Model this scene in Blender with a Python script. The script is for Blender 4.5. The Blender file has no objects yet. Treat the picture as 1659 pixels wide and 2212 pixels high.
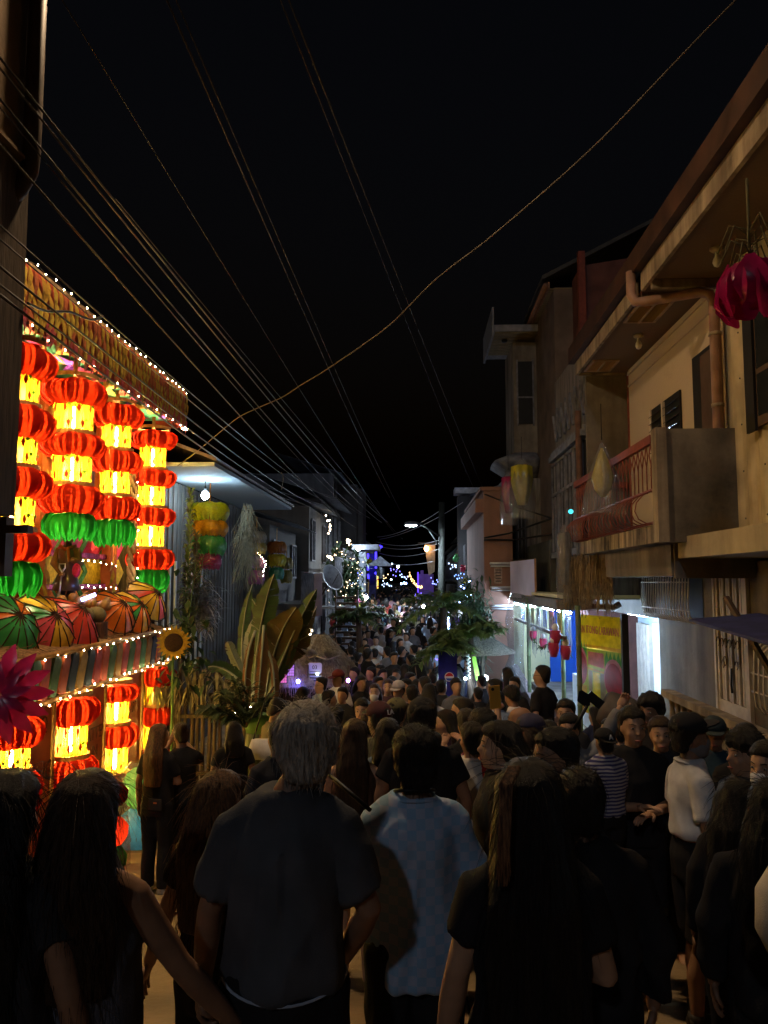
import bpy, bmesh, math, random
from mathutils import Vector, Matrix, Quaternion, noise
R = math.radians
rnd = random.Random(11)
S = bpy.context.scene
COL = S.collection
V = Vector
# ------------------------------------------------------------------ camera
CAMZ = 2.02
PITCH, YAW = R(5.13), R(2.42)
FPX = 1660.0                       # focal length for a frame 1659 x 2212
cd = bpy.data.cameras.new('camera'); cam = bpy.data.objects.new('camera', cd); COL.objects.link(cam)
cd.sensor_fit = 'VERTICAL'; cd.sensor_height = 34.6; cd.sensor_width = 25.95
cd.lens = 34.6 * FPX / 2212
cd.clip_start = 0.05; cd.clip_end = 2000
cam.location = (0, 0, CAMZ); cam.rotation_euler = (R(90) + PITCH, 0, YAW)
S.camera = cam
_f = V((-math.sin(YAW) * math.cos(PITCH), math.cos(YAW) * math.cos(PITCH), math.sin(PITCH)))
_r = V((math.cos(YAW), math.sin(YAW), 0)); _u = _r.cross(_f)
def ray(px, py):
    return _f + _r * ((px - 829.5) / FPX) - _u * ((py - 1106) / FPX)
def at(px, py, Y):
    d = ray(px, py); return V((0, 0, CAMZ)) + d * (Y / d.y)
def atx(px, py, X):
    d = ray(px, py); return V((0, 0, CAMZ)) + d * (X / d.x)
# ------------------------------------------------------------------ night sky, weak sun for an unseen cold lamp behind camera, exposure
W = bpy.data.worlds.new('World'); S.world = W; W.use_nodes = True
nt = W.node_tree; nt.nodes.clear()
sky = nt.nodes.new('ShaderNodeTexSky'); sky.sky_type = 'NISHITA'; sky.sun_disc = False
sky.sun_elevation = R(-4.0); sky.sun_rotation = R(150)
bg = nt.nodes.new('ShaderNodeBackground'); bg.inputs['Strength'].default_value = 0.13
wo = nt.nodes.new('ShaderNodeOutputWorld')
nt.links.new(sky.outputs[0], bg.inputs[0]); nt.links.new(bg.outputs[0], wo.inputs[0])
sd = bpy.data.lights.new('cold_back_sun', 'SUN'); sd.energy = 0.17; sd.angle = R(2.0); sd.color = (0.78, 0.86, 1.0)  # stands in for an unseen cold lamp behind the camera
so = bpy.data.objects.new('cold_back_sun', sd); COL.objects.link(so)
so.rotation_euler = (V((0.22, 0.80, -0.52))).to_track_quat('-Z', 'Y').to_euler()
S.view_settings.view_transform = 'Standard'; S.view_settings.look = 'None'
S.view_settings.exposure = 0.0; S.view_settings.gamma = 1.0; S.view_settings.use_curve_mapping = False
S.cycles.use_denoising = True
try: S.cycles.denoiser = 'OPENIMAGEDENOISE'
except Exception: pass
S.cycles.max_bounces = 6; S.cycles.diffuse_bounces = 3; S.cycles.glossy_bounces = 2
S.cycles.transmission_bounces = 4; S.cycles.transparent_max_bounces = 16
S.cycles.sample_clamp_indirect = 4.0; S.cycles.caustics_reflective = False; S.cycles.caustics_refractive = False
# ------------------------------------------------------------------ materials
MC = {}
def _mat(name):
    m = bpy.data.materials.new(name); m.use_nodes = True
    n = m.node_tree; n.nodes.clear(); return m, n
def mat(name, col, rough=.8, var=.3, scale=6, bump=0.0, bscale=None, metal=0, spec=.3, stretch=None, col2=None, mixscale=None, coat=0):
    """principled with noise-varied colour (object space)"""
    if name in MC: return MC[name]
    m, n = _mat(name); N = n.nodes.new; L = n.links.new
    o = N('ShaderNodeOutputMaterial'); b = N('ShaderNodeBsdfPrincipled'); L(b.outputs[0], o.inputs[0])
    tc = N('ShaderNodeTexCoord'); mp = N('ShaderNodeMapping'); L(tc.outputs['Object'], mp.inputs[0])
    if stretch: mp.inputs['Scale'].default_value = stretch
    nz = N('ShaderNodeTexNoise'); nz.inputs['Scale'].default_value = scale; nz.inputs['Detail'].default_value = 6
    L(mp.outputs[0], nz.inputs['Vector'])
    cr = N('ShaderNodeValToRGB'); L(nz.outputs[0], cr.inputs[0])
    c2 = col2 or tuple(c * (1 - var) for c in col)
    c1 = col if col2 else tuple(min(1, c * (1 + var * .6)) for c in col)
    cr.color_ramp.elements[0].position = .34; cr.color_ramp.elements[1].position = .66
    cr.color_ramp.elements[0].color = (*c2, 1); cr.color_ramp.elements[1].color = (*c1, 1)
    L(cr.outputs[0], b.inputs['Base Color'])
    b.inputs['Roughness'].default_value = rough; b.inputs['Metallic'].default_value = metal
    b.inputs['Specular IOR Level'].default_value = spec
    if coat: b.inputs['Coat Weight'].default_value = coat
    if bump:
        n2 = N('ShaderNodeTexNoise'); n2.inputs['Scale'].default_value = bscale or scale * 4; n2.inputs['Detail'].default_value = 4
        L(mp.outputs[0], n2.inputs['Vector'])
        bp = N('ShaderNodeBump'); bp.inputs['Strength'].default_value = bump; bp.inputs['Distance'].default_value = .02
        L(n2.outputs[0], bp.inputs['Height']); L(bp.outputs[0], b.inputs['Normal'])
    MC[name] = m; return m
def emit(name, col, st):
    if name in MC: return MC[name]
    m, n = _mat(name); o = n.nodes.new('ShaderNodeOutputMaterial'); e = n.nodes.new('ShaderNodeEmission')
    e.inputs[0].default_value = (*col, 1); e.inputs[1].default_value = st
    n.links.new(e.outputs[0], o.inputs[0]); MC[name] = m; return m
def paper(name, col, tl=.2, tr=0.0, dif=None, trc=None, gl=.06, vr=.35):
    """thin coloured paper / plastic: translucent + diffuse (+ see-through share) + gloss"""
    if name in MC: return MC[name]
    m, n = _mat(name); N = n.nodes.new; L = n.links.new
    o = N('ShaderNodeOutputMaterial')
    tc = N('ShaderNodeTexCoord'); nz = N('ShaderNodeTexNoise'); nz.inputs['Scale'].default_value = 9; L(tc.outputs['Object'], nz.inputs['Vector'])
    def ramp(c, v):
        r = N('ShaderNodeValToRGB'); L(nz.outputs[0], r.inputs[0]); r.color_ramp.elements[0].position = .3; r.color_ramp.elements[1].position = .7
        r.color_ramp.elements[0].color = (*[x * (1 - v) for x in c], 1); r.color_ramp.elements[1].color = (*c, 1); return r
    d = N('ShaderNodeBsdfDiffuse'); L(ramp(dif or col, vr).outputs[0], d.inputs[0])
    t = N('ShaderNodeBsdfTranslucent'); L(ramp(col, vr * .85).outputs[0], t.inputs[0])
    a = N('ShaderNodeMixShader'); a.inputs[0].default_value = tl; L(d.outputs[0], a.inputs[1]); L(t.outputs[0], a.inputs[2])
    g = N('ShaderNodeBsdfGlossy'); g.inputs['Roughness'].default_value = .3
    b = N('ShaderNodeMixShader'); b.inputs[0].default_value = gl; L(a.outputs[0], b.inputs[1]); L(g.outputs[0], b.inputs[2])
    last = b
    if tr:
        p = N('ShaderNodeBsdfTransparent'); p.inputs[0].default_value = (*(trc or (1, 1, 1)), 1)
        c = N('ShaderNodeMixShader'); c.inputs[0].default_value = tr; L(b.outputs[0], c.inputs[1]); L(p.outputs[0], c.inputs[2]); last = c
    L(last.outputs[0], o.inputs[0]); MC[name] = m; return m
def film(name, col=(.8, .8, .85), alpha=.25, rough=.12):
    """clear plastic wrap"""
    if name in MC: return MC[name]
    m, n = _mat(name); N = n.nodes.new; L = n.links.new
    o = N('ShaderNodeOutputMaterial'); p = N('ShaderNodeBsdfTransparent')
    b = N('ShaderNodeBsdfPrincipled'); b.inputs['Base Color'].default_value = (*[c * .25 for c in col], 1); b.inputs['Roughness'].default_value = rough
    b.inputs['Specular IOR Level'].default_value = 1.0
    tc = N('ShaderNodeTexCoord'); nz = N('ShaderNodeTexNoise'); nz.inputs['Scale'].default_value = 14; L(tc.outputs['Object'], nz.inputs['Vector'])
    bp = N('ShaderNodeBump'); bp.inputs['Strength'].default_value = .9; bp.inputs['Distance'].default_value = .04
    L(nz.outputs[0], bp.inputs['Height']); L(bp.outputs[0], b.inputs['Normal'])
    x = N('ShaderNodeMixShader'); x.inputs[0].default_value = alpha
    L(p.outputs[0], x.inputs[1]); L(b.outputs[0], x.inputs[2]); L(x.outputs[0], o.inputs[0]); MC[name] = m; return m
def concrete(name, col, stain=(.03, .028, .022), amt=.5, streak=True, rough=.9, sc=3.0):
    """painted or bare cement with vertical rain streaks and blotches"""
    if name in MC: return MC[name]
    m, n = _mat(name); N = n.nodes.new; L = n.links.new
    o = N('ShaderNodeOutputMaterial'); b = N('ShaderNodeBsdfPrincipled'); L(b.outputs[0], o.inputs[0]); b.inputs['Roughness'].default_value = rough
    b.inputs['Specular IOR Level'].default_value = .2
    tc = N('ShaderNodeTexCoord')
    n1 = N('ShaderNodeTexNoise'); n1.inputs['Scale'].default_value = 1.3; n1.inputs['Detail'].default_value = 8; n1.inputs['Roughness'].default_value = .65
    L(tc.outputs['Object'], n1.inputs['Vector'])
    mp = N('ShaderNodeMapping'); mp.inputs['Scale'].default_value = (sc, sc, .45); L(tc.outputs['Object'], mp.inputs[0])
    n2 = N('ShaderNodeTexNoise'); n2.inputs['Scale'].default_value = 1.0; n2.inputs['Detail'].default_value = 5; L(mp.outputs[0], n2.inputs['Vector'])
    mu = N('ShaderNodeMath'); mu.operation = 'MULTIPLY'; L(n1.outputs[0], mu.inputs[0]); L(n2.outputs[0], mu.inputs[1])
    cr = N('ShaderNodeValToRGB'); cr.color_ramp.elements[0].position = .15; cr.color_ramp.elements[1].position = .40
    mc = tuple(c * (1 - amt) + s * amt for c, s in zip(col, stain))
    cr.color_ramp.elements[0].color = (*mc, 1); cr.color_ramp.elements[1].color = (*col, 1)
    L((mu if streak else n1).outputs[0], cr.inputs[0]); L(cr.outputs[0], b.inputs['Base Color'])
    n3 = N('ShaderNodeTexNoise'); n3.inputs['Scale'].default_value = 28; n3.inputs['Detail'].default_value = 5; L(tc.outputs['Object'], n3.inputs['Vector'])
    bp = N('ShaderNodeBump'); bp.inputs['Strength'].default_value = .35; bp.inputs['Distance'].default_value = .015
    L(n3.outputs[0], bp.inputs['Height']); L(bp.outputs[0], b.inputs['Normal'])
    MC[name] = m; return m
# ------------------------------------------------------------------ mesh builder
ORG = {}
class MB:
    def __init__(s): s.v = []; s.f = []; s.mi = []; s.sm = []
    def add(s, vs, fs, mi=0, sm=False):
        k = len(s.v); s.v += [V(p) for p in vs]
        for f in fs: s.f.append([i + k for i in f]); s.mi.append(mi); s.sm.append(sm)
        return s
    def bx(s, x0, x1, y0, y1, z0, z1, mi=0):
        return s.add([(x0, y0, z0), (x1, y0, z0), (x1, y1, z0), (x0, y1, z0), (x0, y0, z1), (x1, y0, z1), (x1, y1, z1), (x0, y1, z1)],
                     [(3, 2, 1, 0), (4, 5, 6, 7), (0, 1, 5, 4), (1, 2, 6, 5), (2, 3, 7, 6), (3, 0, 4, 7)], mi)
    def ob(s, c, ax, ay, az, mi=0):
        """box at centre c with half-axes vectors"""
        c = V(c); P = [c + ax * a + ay * b + az * d for d in (-1, 1) for b in (-1, 1) for a in (-1, 1)]
        return s.add(P, [(0, 2, 3, 1), (4, 5, 7, 6), (0, 1, 5, 4), (1, 3, 7, 5), (3, 2, 6, 7), (2, 0, 4, 6)], mi)
    def bar(s, a, b, w, h, up=V((0, 0, 1)), mi=0):
        a, b = V(a), V(b); d = b - a; x = d.cross(up)
        if x.length < 1e-6: x = V((1, 0, 0))
        x.normalize(); z = x.cross(d).normalized()
        return s.ob((a + b) / 2, d / 2, x * w / 2, z * h / 2, mi)
    def tube(s, pts, r, n=6, mi=0, caps=True, sm=True):
        pts = [V(p) for p in pts]; m = len(pts); rs = r if isinstance(r, (list, tuple)) else [r] * m
        ref = None; vs = []; fs = []
        for i, p in enumerate(pts):
            t = (pts[min(i + 1, m - 1)] - pts[max(i - 1, 0)])
            if t.length < 1e-9: t = V((0, 0, 1))
            t.normalize()
            if ref is None:
                ref = V((1, 0, 0)) if abs(t.x) < .8 else V((0, 1, 0))
            x = (ref - t * ref.dot(t)).normalized(); ref = x; y = t.cross(x)
            for k in range(n):
                a = 2 * math.pi * k / n; vs.append(p + (x * math.cos(a) + y * math.sin(a)) * rs[i])
        for i in range(m - 1):
            for k in range(n): fs.append((i * n + k, i * n + (k + 1) % n, (i + 1) * n + (k + 1) % n, (i + 1) * n + k))
        if caps: fs.append(tuple(range(n - 1, -1, -1))); fs.append(tuple((m - 1) * n + k for k in range(n)))
        return s.add(vs, fs, mi, sm)
    def lathe(s, prof, n=16, c=(0, 0, 0), M=None, mi=0, sm=True, fn=None, close=True):
        """prof: (r, z) list; fn(angle) scales the radius"""
        c = V(c); vs = []; fs = []
        for r, z in prof:
            for k in range(n):
                a = 2 * math.pi * k / n; q = r * (fn(a) if fn else 1); p = V((q * math.cos(a), q * math.sin(a), z)); vs.append(c + (M @ p if M else p))
        for i in range(len(prof) - 1):
            for k in range(n): fs.append((i * n + k, i * n + (k + 1) % n, (i + 1) * n + (k + 1) % n, (i + 1) * n + k))
        if close:
            fs.append(tuple(range(n - 1, -1, -1))); fs.append(tuple((len(prof) - 1) * n + k for k in range(n)))
        return s.add(vs, fs, mi, sm)
    def loft(s, rings, n=12, mi=0, M=None):
        """rings: (centre, rx, ry[, power]) in horizontal planes"""
        vs = []; fs = []
        for g in rings:
            c, rx, ry = V(g[0]), g[1], g[2]; pw = g[3] if len(g) > 3 else 1
            for k in range(n):
                a = 2 * math.pi * k / n; ca, sa = math.cos(a), math.sin(a)
                p = c + V((math.copysign(abs(ca) ** pw, ca) * rx, math.copysign(abs(sa) ** pw, sa) * ry, 0)); vs.append(M @ p if M else p)
        m = len(rings)
        for i in range(m - 1):
            for k in range(n): fs.append((i * n + k, i * n + (k + 1) % n, (i + 1) * n + (k + 1) % n, (i + 1) * n + k))
        fs.append(tuple(range(n - 1, -1, -1))); fs.append(tuple((m - 1) * n + k for k in range(n)))
        return s.add(vs, fs, mi, True)
    def ell(s, c, r, n=10, m=6, M=None, mi=0):
        c = V(c); vs = []; fs = []
        vs.append(V((0, 0, -r[2])))
        for i in range(1, m):
            t = -math.pi / 2 + math.pi * i / m
            for k in range(n):
                a = 2 * math.pi * k / n; vs.append(V((r[0] * math.cos(t) * math.cos(a), r[1] * math.cos(t) * math.sin(a), r[2] * math.sin(t))))
        vs.append(V((0, 0, r[2]))); q = len(vs) - 1
        for k in range(n): fs.append((0, 1 + (k + 1) % n, 1 + k)); fs.append((q, q - n + k, q - n + (k + 1) % n))
        for i in range(m - 2):
            for k in range(n): fs.append((1 + i * n + k, 1 + i * n + (k + 1) % n, 1 + (i + 1) * n + (k + 1) % n, 1 + (i + 1) * n + k))
        return s.add([c + (M @ p if M else p) for p in vs], fs, mi, True)
    def prism(s, poly, o, u, w, d, mi=0):
        """extrude 2-D polygon (in axes u, w at origin o) by vector d"""
        o, u, w, d = V(o), V(u), V(w), V(d); n = len(poly)
        A = [o + u * a + w * b for a, b in poly]; B = [p + d for p in A]
        fs = [tuple(range(n - 1, -1, -1)), tuple(range(n, 2 * n))] + [(i, (i + 1) % n, n + (i + 1) % n, n + i) for i in range(n)]
        return s.add(A + B, fs, mi)
    def blade(s, pts, ws, side=None, fold=.25, mi=0, thick=0.0):
        """leaf along pts with half-widths ws, V-folded along the midrib"""
        pts = [V(p) for p in pts]; vs = []; fs = []; m = len(pts)
        for i, p in enumerate(pts):
            t = (pts[min(i + 1, m - 1)] - pts[max(i - 1, 0)]).normalized()
            x = side - t * side.dot(t) if side else t.cross(V((0, 0, 1)))
            if x.length < 1e-5: x = V((1, 0, 0))
            x.normalize(); up = x.cross(t)
            vs += [p - x * ws[i] + up * ws[i] * fold, p, p + x * ws[i] + up * ws[i] * fold]
        for i in range(m - 1):
            a = i * 3; fs += [(a, a + 1, a + 4, a + 3), (a + 1, a + 2, a + 5, a + 4)]
        return s.add(vs, fs, mi, True)
    def join(s, me, M=None, mi=0):
        vs = [M @ v.co if M else v.co.copy() for v in me.vertices]
        return s.add(vs, [tuple(p.vertices) for p in me.polygons], mi, True)
    def mesh(s, name, mats, off=V((0, 0, 0))):
        me = bpy.data.meshes.new(name); me.from_pydata([p - off for p in s.v], [], s.f)
        for m in (mats if isinstance(mats, (list, tuple)) else [mats]): me.materials.append(m)
        me.polygons.foreach_set('material_index', s.mi); me.polygons.foreach_set('use_smooth', s.sm); me.update(); return me
    def build(s, name, mats, parent=None, off=None):
        """one object; a child is stored relative to its thing's base, a top-level mesh gets its origin at its foot"""
        if parent is not None: o0 = ORG[parent.name]
        elif off is not None: o0 = V(off)
        else:
            xs = [p.x for p in s.v]; ys = [p.y for p in s.v]; o0 = V(((min(xs) + max(xs)) / 2, (min(ys) + max(ys)) / 2, min(p.z for p in s.v)))
        ob = bpy.data.objects.new(name, s.mesh(name, mats, o0)); COL.objects.link(ob)
        if parent is not None: ob.parent = parent
        else: ob.location = o0
        ORG[ob.name] = o0
        return ob
def tag(o, label=None, cat=None, group=None, kind=None):
    if label: o['label'] = label
    if cat: o['category'] = cat
    if group: o['group'] = group
    if kind: o['kind'] = kind
    return o
def thing(name, loc, label, cat, group=None):
    o = bpy.data.objects.new(name, None); COL.objects.link(o); o.location = loc; o.empty_display_size = .1
    ORG[o.name] = V(loc); return tag(o, label, cat, group)
def struct(o): o['kind'] = 'structure'; return o
def stuff(o): o['kind'] = 'stuff'; return o
def place(name, me, parent, M, mat_over=None):
    """a repeated part sharing mesh data, placed with a world matrix under a thing"""
    o = bpy.data.objects.new(name, me); COL.objects.link(o); o.parent = parent
    M = Matrix.Translation(-ORG[parent.name]) @ M; o.matrix_local = M
    if mat_over is not None:
        o.material_slots[0].link = 'OBJECT'; o.material_slots[0].material = mat_over
    return o
def copy_tree(o, parent=None):
    c = o.copy(); COL.objects.link(c)
    if parent is not None: c.parent = parent
    for ch in list(o.children): copy_tree(ch, c)
    return c
def frame(o, x, z):
    """matrix with x axis x and z axis z at o"""
    x = V(x).normalized(); z = V(z); z = (z - x * z.dot(x)).normalized(); y = z.cross(x)
    return Matrix.Translation(V(o)) @ Matrix((x, y, z)).transposed().to_4x4()
def text(s, size, M, m, parent, name='lettering', ext=.003, align='CENTER', sx=1.0):
    cu = bpy.data.curves.new(name, 'FONT'); cu.body = s; cu.size = size; cu.extrude = ext; cu.align_x = align; cu.align_y = 'CENTER'; cu.resolution_u = 2
    t = bpy.data.objects.new(name, cu); COL.objects.link(t)
    me = bpy.data.meshes.new_from_object(t.evaluated_get(bpy.context.evaluated_depsgraph_get()))
    bpy.data.objects.remove(t); me.materials.clear(); me.materials.append(m)
    return place(name, me, parent, M @ Matrix.Diagonal((sx, 1, 1, 1)))
def lerp(a, b, t): return a + (b - a) * t
# ------------------------------------------------------------------ ground profile along the street
GP = [(-60, 2.0), (-5, .3), (0, 0), (2, -.03), (3.5, -.2), (5, -.48), (7.3, -.85), (9.5, -1.05), (12, -1.15), (16, -1.15), (22, -.95), (33, -.5), (45, -.4), (60, -.3), (90, -.1), (700, -.1)]
def gz(y):
    for (a, b), (c, d) in zip(GP, GP[1:]):
        if a <= y <= c:
            t = (y - a) / (c - a); return b + (d - b) * t
    return GP[-1][1] if y > 0 else GP[0][1]
# ------------------------------------------------------------------ setting: street, ground
M_asph = mat('street_concrete', (.27, .19, .10), .85, .35, 2.2, .5, 30, spec=.35)
M_asph2 = mat('street_joint', (.06, .055, .05), .95, .3, 5)
M_soil = mat('dark_soil', (.05, .05, .045), .95, .3, 1)
ys = [-60, -20, -5] + [i * .5 - 2 for i in range(0, 130)] + [70, 80, 100, 160, 400, 700]
b = MB()
vs = []; fs = []
for y in ys:
    for x in (-400, -60, -5.2, 5.2, 60, 400): vs.append((x, y, gz(y) - .05 if abs(x) > 6 else gz(y) - .03))
for i in range(len(ys) - 1):
    for k in range(5): fs.append((i * 6 + k, i * 6 + k + 1, i * 6 + 7 + k, i * 6 + 6 + k))
b.add(vs, fs)
struct(b.build('ground', M_soil))
b = MB(); vs = []; fs = []
for y in ys:
    if y > 160: break
    vs += [(-5.2, y, gz(y) - .02), (5.2, y, gz(y) - .02)]
for i in range(len(vs) // 2 - 1): fs.append((i * 2, i * 2 + 1, i * 2 + 3, i * 2 + 2))
b.add(vs, fs); street = struct(b.build('street', M_asph2))
# concrete slabs with recessed joints (each slab a piece of the street)
yy = -3.0; k = 0
while yy < 21:
    L_ = 2.6
    for x0, x1 in ((-4.3, -2.02), (-2.0, .28), (.3, 2.58), (2.6, 4.3)):
        b = MB(); n = 4; vs = []; fs = []
        for i in range(n + 1):
            y = yy + .015 + (L_ - .03) * i / n
            h = gz(y) + .0 + .006 * math.sin(k * 2.3)
            vs += [(x0, y, h), (x1, y, h)]
        for i in range(n): fs.append((i * 2, i * 2 + 1, i * 2 + 3, i * 2 + 2))
        nn = len(vs); vs += [(p[0], p[1], p[2] - .04) for p in vs]
        fs += [(0, nn, nn + 1, 1), (2 * n, 2 * n + 1, nn + 2 * n + 1, nn + 2 * n)]
        for i in range(n): fs += [(i * 2, i * 2 + 2, nn + i * 2 + 2, nn + i * 2), (i * 2 + 1, nn + i * 2 + 1, nn + i * 2 + 3, i * 2 + 3)]
        b.add(vs, fs); b.build('slab', M_asph, street); k += 1
    yy += L_
# ------------------------------------------------------------------ RIGHT: two-storey house with balcony
M_cream = concrete('cream_painted_wall', (.46, .37, .27), (.20, .14, .09), .35, streak=False)
M_grey = concrete('stained_cement', (.25, .215, .17), (.04, .034, .026), .7)
M_cheek = concrete('balcony_cement', (.23, .19, .135), (.02, .018, .014), .85, sc=1.6)
M_fascia = concrete('fascia_board', (.40, .32, .215), (.05, .035, .025), .8, sc=6)
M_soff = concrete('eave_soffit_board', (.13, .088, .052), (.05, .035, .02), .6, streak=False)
M_gutter = mat('red_brown_roof_edge', (.05, .023, .013), .6, .45, 3)
M_dark = mat('dark_opening', (.012, .011, .010), .6, .2)
M_brown = mat('brown_wood_door', (.09, .055, .035), .6, .3, 4)
M_redp = mat('red_oxide_paint', (.21, .05, .03), .5, .25, 10)
M_pvc = mat('orange_pvc_pipe', (.30, .17, .11), .5, .3, 5)
M_white = mat('weathered_white_paint', (.55, .48, .40), .7, .2, 5)
M_glass = mat('dark_window_glass', (.02, .022, .025), .08, .2, spec=.8)
M_vent = mat('vent_slats', (.34, .22, .12), .7, .3, 6)
M_bulbg = mat('unlit_bulb_glass', (.7, .68, .62), .2, .1)
M_side = mat('corrugated_siding_paint', (.42, .34, .21), .6, .25, 3)
M_nail = mat('nail', (.04, .035, .03), .5)
house = thing('balcony_house', (4.2, 9, gz(9)), 'two storey cream house with red balcony grille over grey ground floor', 'house')
XW, XE, XB, XG = 3.62, 2.77, 2.72, 3.92
b = MB(); b.bx(XG, 9, 5, 12.75, -1.6, 2.25); b.bx(XG, 4.19, 12.75, 16.6, 1.51, 2.25)                       # ground floor
b.build('wall', M_grey, house)
b = MB(); b.bx(XW, 9, 8.98, 13.0, 2.62, 5.62); b.build('wall', M_cream, house)
b = MB(); b.bx(XW - .018, XW - .001, 9.0, 13.0, 5.30, 5.33); b.build('moulding', M_cream, house)
b = MB(); b.bx(XW - .026, XW - .001, 9.0, 13.0, 5.50, 5.56); b.build('moulding', M_cream, house)
# upper siding nearer the camera, vertical corrugation
b = MB(); y = 4.6; i = 0
poly = []
while y <= 8.86:
    ph = i % 4; poly.append((y, (0, .0, .022, .022)[ph])); y += .075; i += 1
vs = []
for (yy_, d) in poly: vs += [(XW - d, yy_, 2.5), (XW - d, yy_, 5.62)]
b.add(vs, [(j * 2, j * 2 + 2, j * 2 + 3, j * 2 + 1) for j in range(len(poly) - 1)])
b.bx(XW + .01, 9, 4.6, 8.97, 2.5, 5.62)
sid = b.build('siding', M_side, house)
b = MB()
for i in range(5):
    for j in range(7):
        b.ell((XW - .028, 5.3 + j * .52 + .1, 2.7 + i * .52), (.008, .012, .012), 6, 3)
stuff(b.build('nail', M_nail, sid))
# slab edges and beams
b = MB(); b.bx(3.02, XG + .3, 5.0, 9.02, 2.28, 2.52); b.build('slab_edge', concrete('slab_band', (.42, .35, .23), (.05, .04, .025), .5), house)
b = MB(); b.bx(2.98, 3.9, 9.03, 9.06, 2.05, 2.47); b.bx(2.95, 3.9, 9.06, 12.9, 2.08, 2.45); b.build('beam', M_grey, house)
b = MB(); b.bx(XB, 3.9, 8.86, 13.2, 2.455, 2.66); b.build('balcony_floor', concrete('balcony_edge', (.36, .28, .17), (.015, .012, .008), .95, sc=9), house)
b = MB(); b.bx(XB + .1, XW - .02, 8.72, 8.85, 2.455, 3.74); b.build('balcony_cheek', M_cheek, house)
b = MB(); b.bx(XB - .02, XB + .10, 8.68, 8.86, 2.455, 3.75); b.build('balcony_post', M_fascia, house)
# balcony grille: top rail, bars with crossed tops, bellied lower bars
ra = thing('balcony_grille', (XB, 9, 2.66), 'red wrought iron balcony grille with bellied lower bars', 'railing')
b = MB(); b.bx(XB - .03, XB + .03, 8.87, 13.2, 3.60, 3.70); b.build('top_rail', M_redp, ra)
b = MB(); b.bx(XB - .012, XB + .012, 8.87, 13.2, 3.05, 3.08); b.bx(XB - .012, XB + .012, 8.87, 13.2, 2.67, 2.70); b.build('bottom_rail', M_redp, ra)
bm1 = MB(); bm1.tube([(0, 0, .38), (0, 0, .70), (0, .06, .82), (0, 0, .94)], .008, 5); bm1.tube([(0, 0, .70), (0, -.06, .82), (0, 0, .94)], .008, 5)
me1 = bm1.mesh('upper_bar', M_redp)
bm2 = MB(); bm2.tube([(-.01, 0, .40), (-.10, 0, .35), (-.18, 0, .26), (-.20, 0, .16), (-.16, 0, .07), (-.08, 0, .025), (-.01, 0, .015)], .0075, 5); me2 = bm2.mesh('bellied_bar', M_redp)
for i in range(25):
    y = 8.95 + i * .172
    place('upper_bar', me1, ra, Matrix.Translation((XB, y, 2.66))); place('bellied_bar', me2, ra, Matrix.Translation((XB, y, 2.66)))
b = MB(); b.bx(XB + .02, 3.6, 13.14, 13.2, 3.6, 3.7)
for i in range(7): b.tube([(XB + .1 + i * .12, 13.17, 2.66), (XB + .1 + i * .12, 13.17, 3.6)], .011, 5)
b.build('end_panel', M_redp, ra)
# roof: soffit panels, fascia, gutter, roof sheet
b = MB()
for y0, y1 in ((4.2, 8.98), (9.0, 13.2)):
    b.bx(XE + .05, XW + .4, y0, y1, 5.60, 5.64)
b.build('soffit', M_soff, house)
b = MB(); b.bx(XE, XE + .045, 4.0, 9.3, 5.57, 5.80); b.bx(XE, XE + .045, 9.52, 13.2, 5.57, 5.78); b.bx(XE + .05, XW, 13.15, 13.2, 5.56, 5.66); b.build('fascia', M_fascia, house)
b = MB(); b.prism([(0, 0), (.11, 0), (.11, .26), (.01, .28)], (XE - .10, 3.6, 5.81), (1, 0, 0), (0, 0, 1), (0, 9.75, 0)); b.build('gutter', M_gutter, house)
b = MB(); b.prism([(0, 0), (4.5, 1.6), (4.5, 1.66), (0, .06)], (XE + .02, 3.6, 6.10), (1, 0, 0), (0, 0, 1), (0, 9.9, 0)); b.build('roof', M_gutter, house)
b = MB(); b.bx(XE + .05, XW, 9.0, 9.07, 5.50, 5.60); b.bx(XE + .05, XW, 9.42, 9.46, 5.55, 5.60); b.build('cross_trim', M_fascia, house)
for (y0, y1) in ((9.62, 10.5), (12.35, 13.0)):
    v_ = MB(); v_.bx(XE + .1, XE + .14, y0, y1, 5.575, 5.60); v_.bx(XE + .5, XE + .54, y0, y1, 5.575, 5.60); v_.bx(XE + .14, XE + .5, y0, y0 + .03, 5.575, 5.60); v_.bx(XE + .14, XE + .5, y1 - .03, y1, 5.575, 5.60); v_.bx(XE + .30, XE + .33, y0, y1, 5.57, 5.597)
    vt = v_.build('vent_frame', M_vent, house)
    sl = MB(); sl.bx(-.18, .18, -.012, .012, -.008, .006); sm_ = sl.mesh('slat', M_vent)
    n = int((y1 - y0) / .045)
    for i in range(n): place('slat', sm_, vt, Matrix.Translation((XE + .32, y0 + .04 + i * (y1 - y0 - .07) / n, 5.588)) @ Matrix.Rotation(R(25), 4, 'X'))
# drain pipe: gutter elbow, horizontal run below the soffit, vertical drop
b = MB(); zt = 5.44
b.tube([(XE - .10, 9.36, 5.84), (XE - .10, 9.36, 5.55), (XE - .06, 9.34, 5.45), (XE + .05, 9.30, zt), (XW - .25, 9.02, zt), (XW - .16, 8.95, zt - .05), (XW - .12, 8.93, zt - .15), (XW - .12, 8.93, 2.6)], .062, 10)
dp = b.build('downpipe', M_pvc, house)
for z in (3.05, 4.05, 4.9):
    b = MB(); b.lathe([(.075, -.02), (.075, .02)], 10, (XW - .12, 8.93, z)); b.build('pipe_clamp', M_fascia, dp)
b = MB(); b.tube([(3.66, 13.06, 5.55), (3.66, 13.06, 2.6)], .06, 8); b.build('red_downpipe', M_redp, house)
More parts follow.
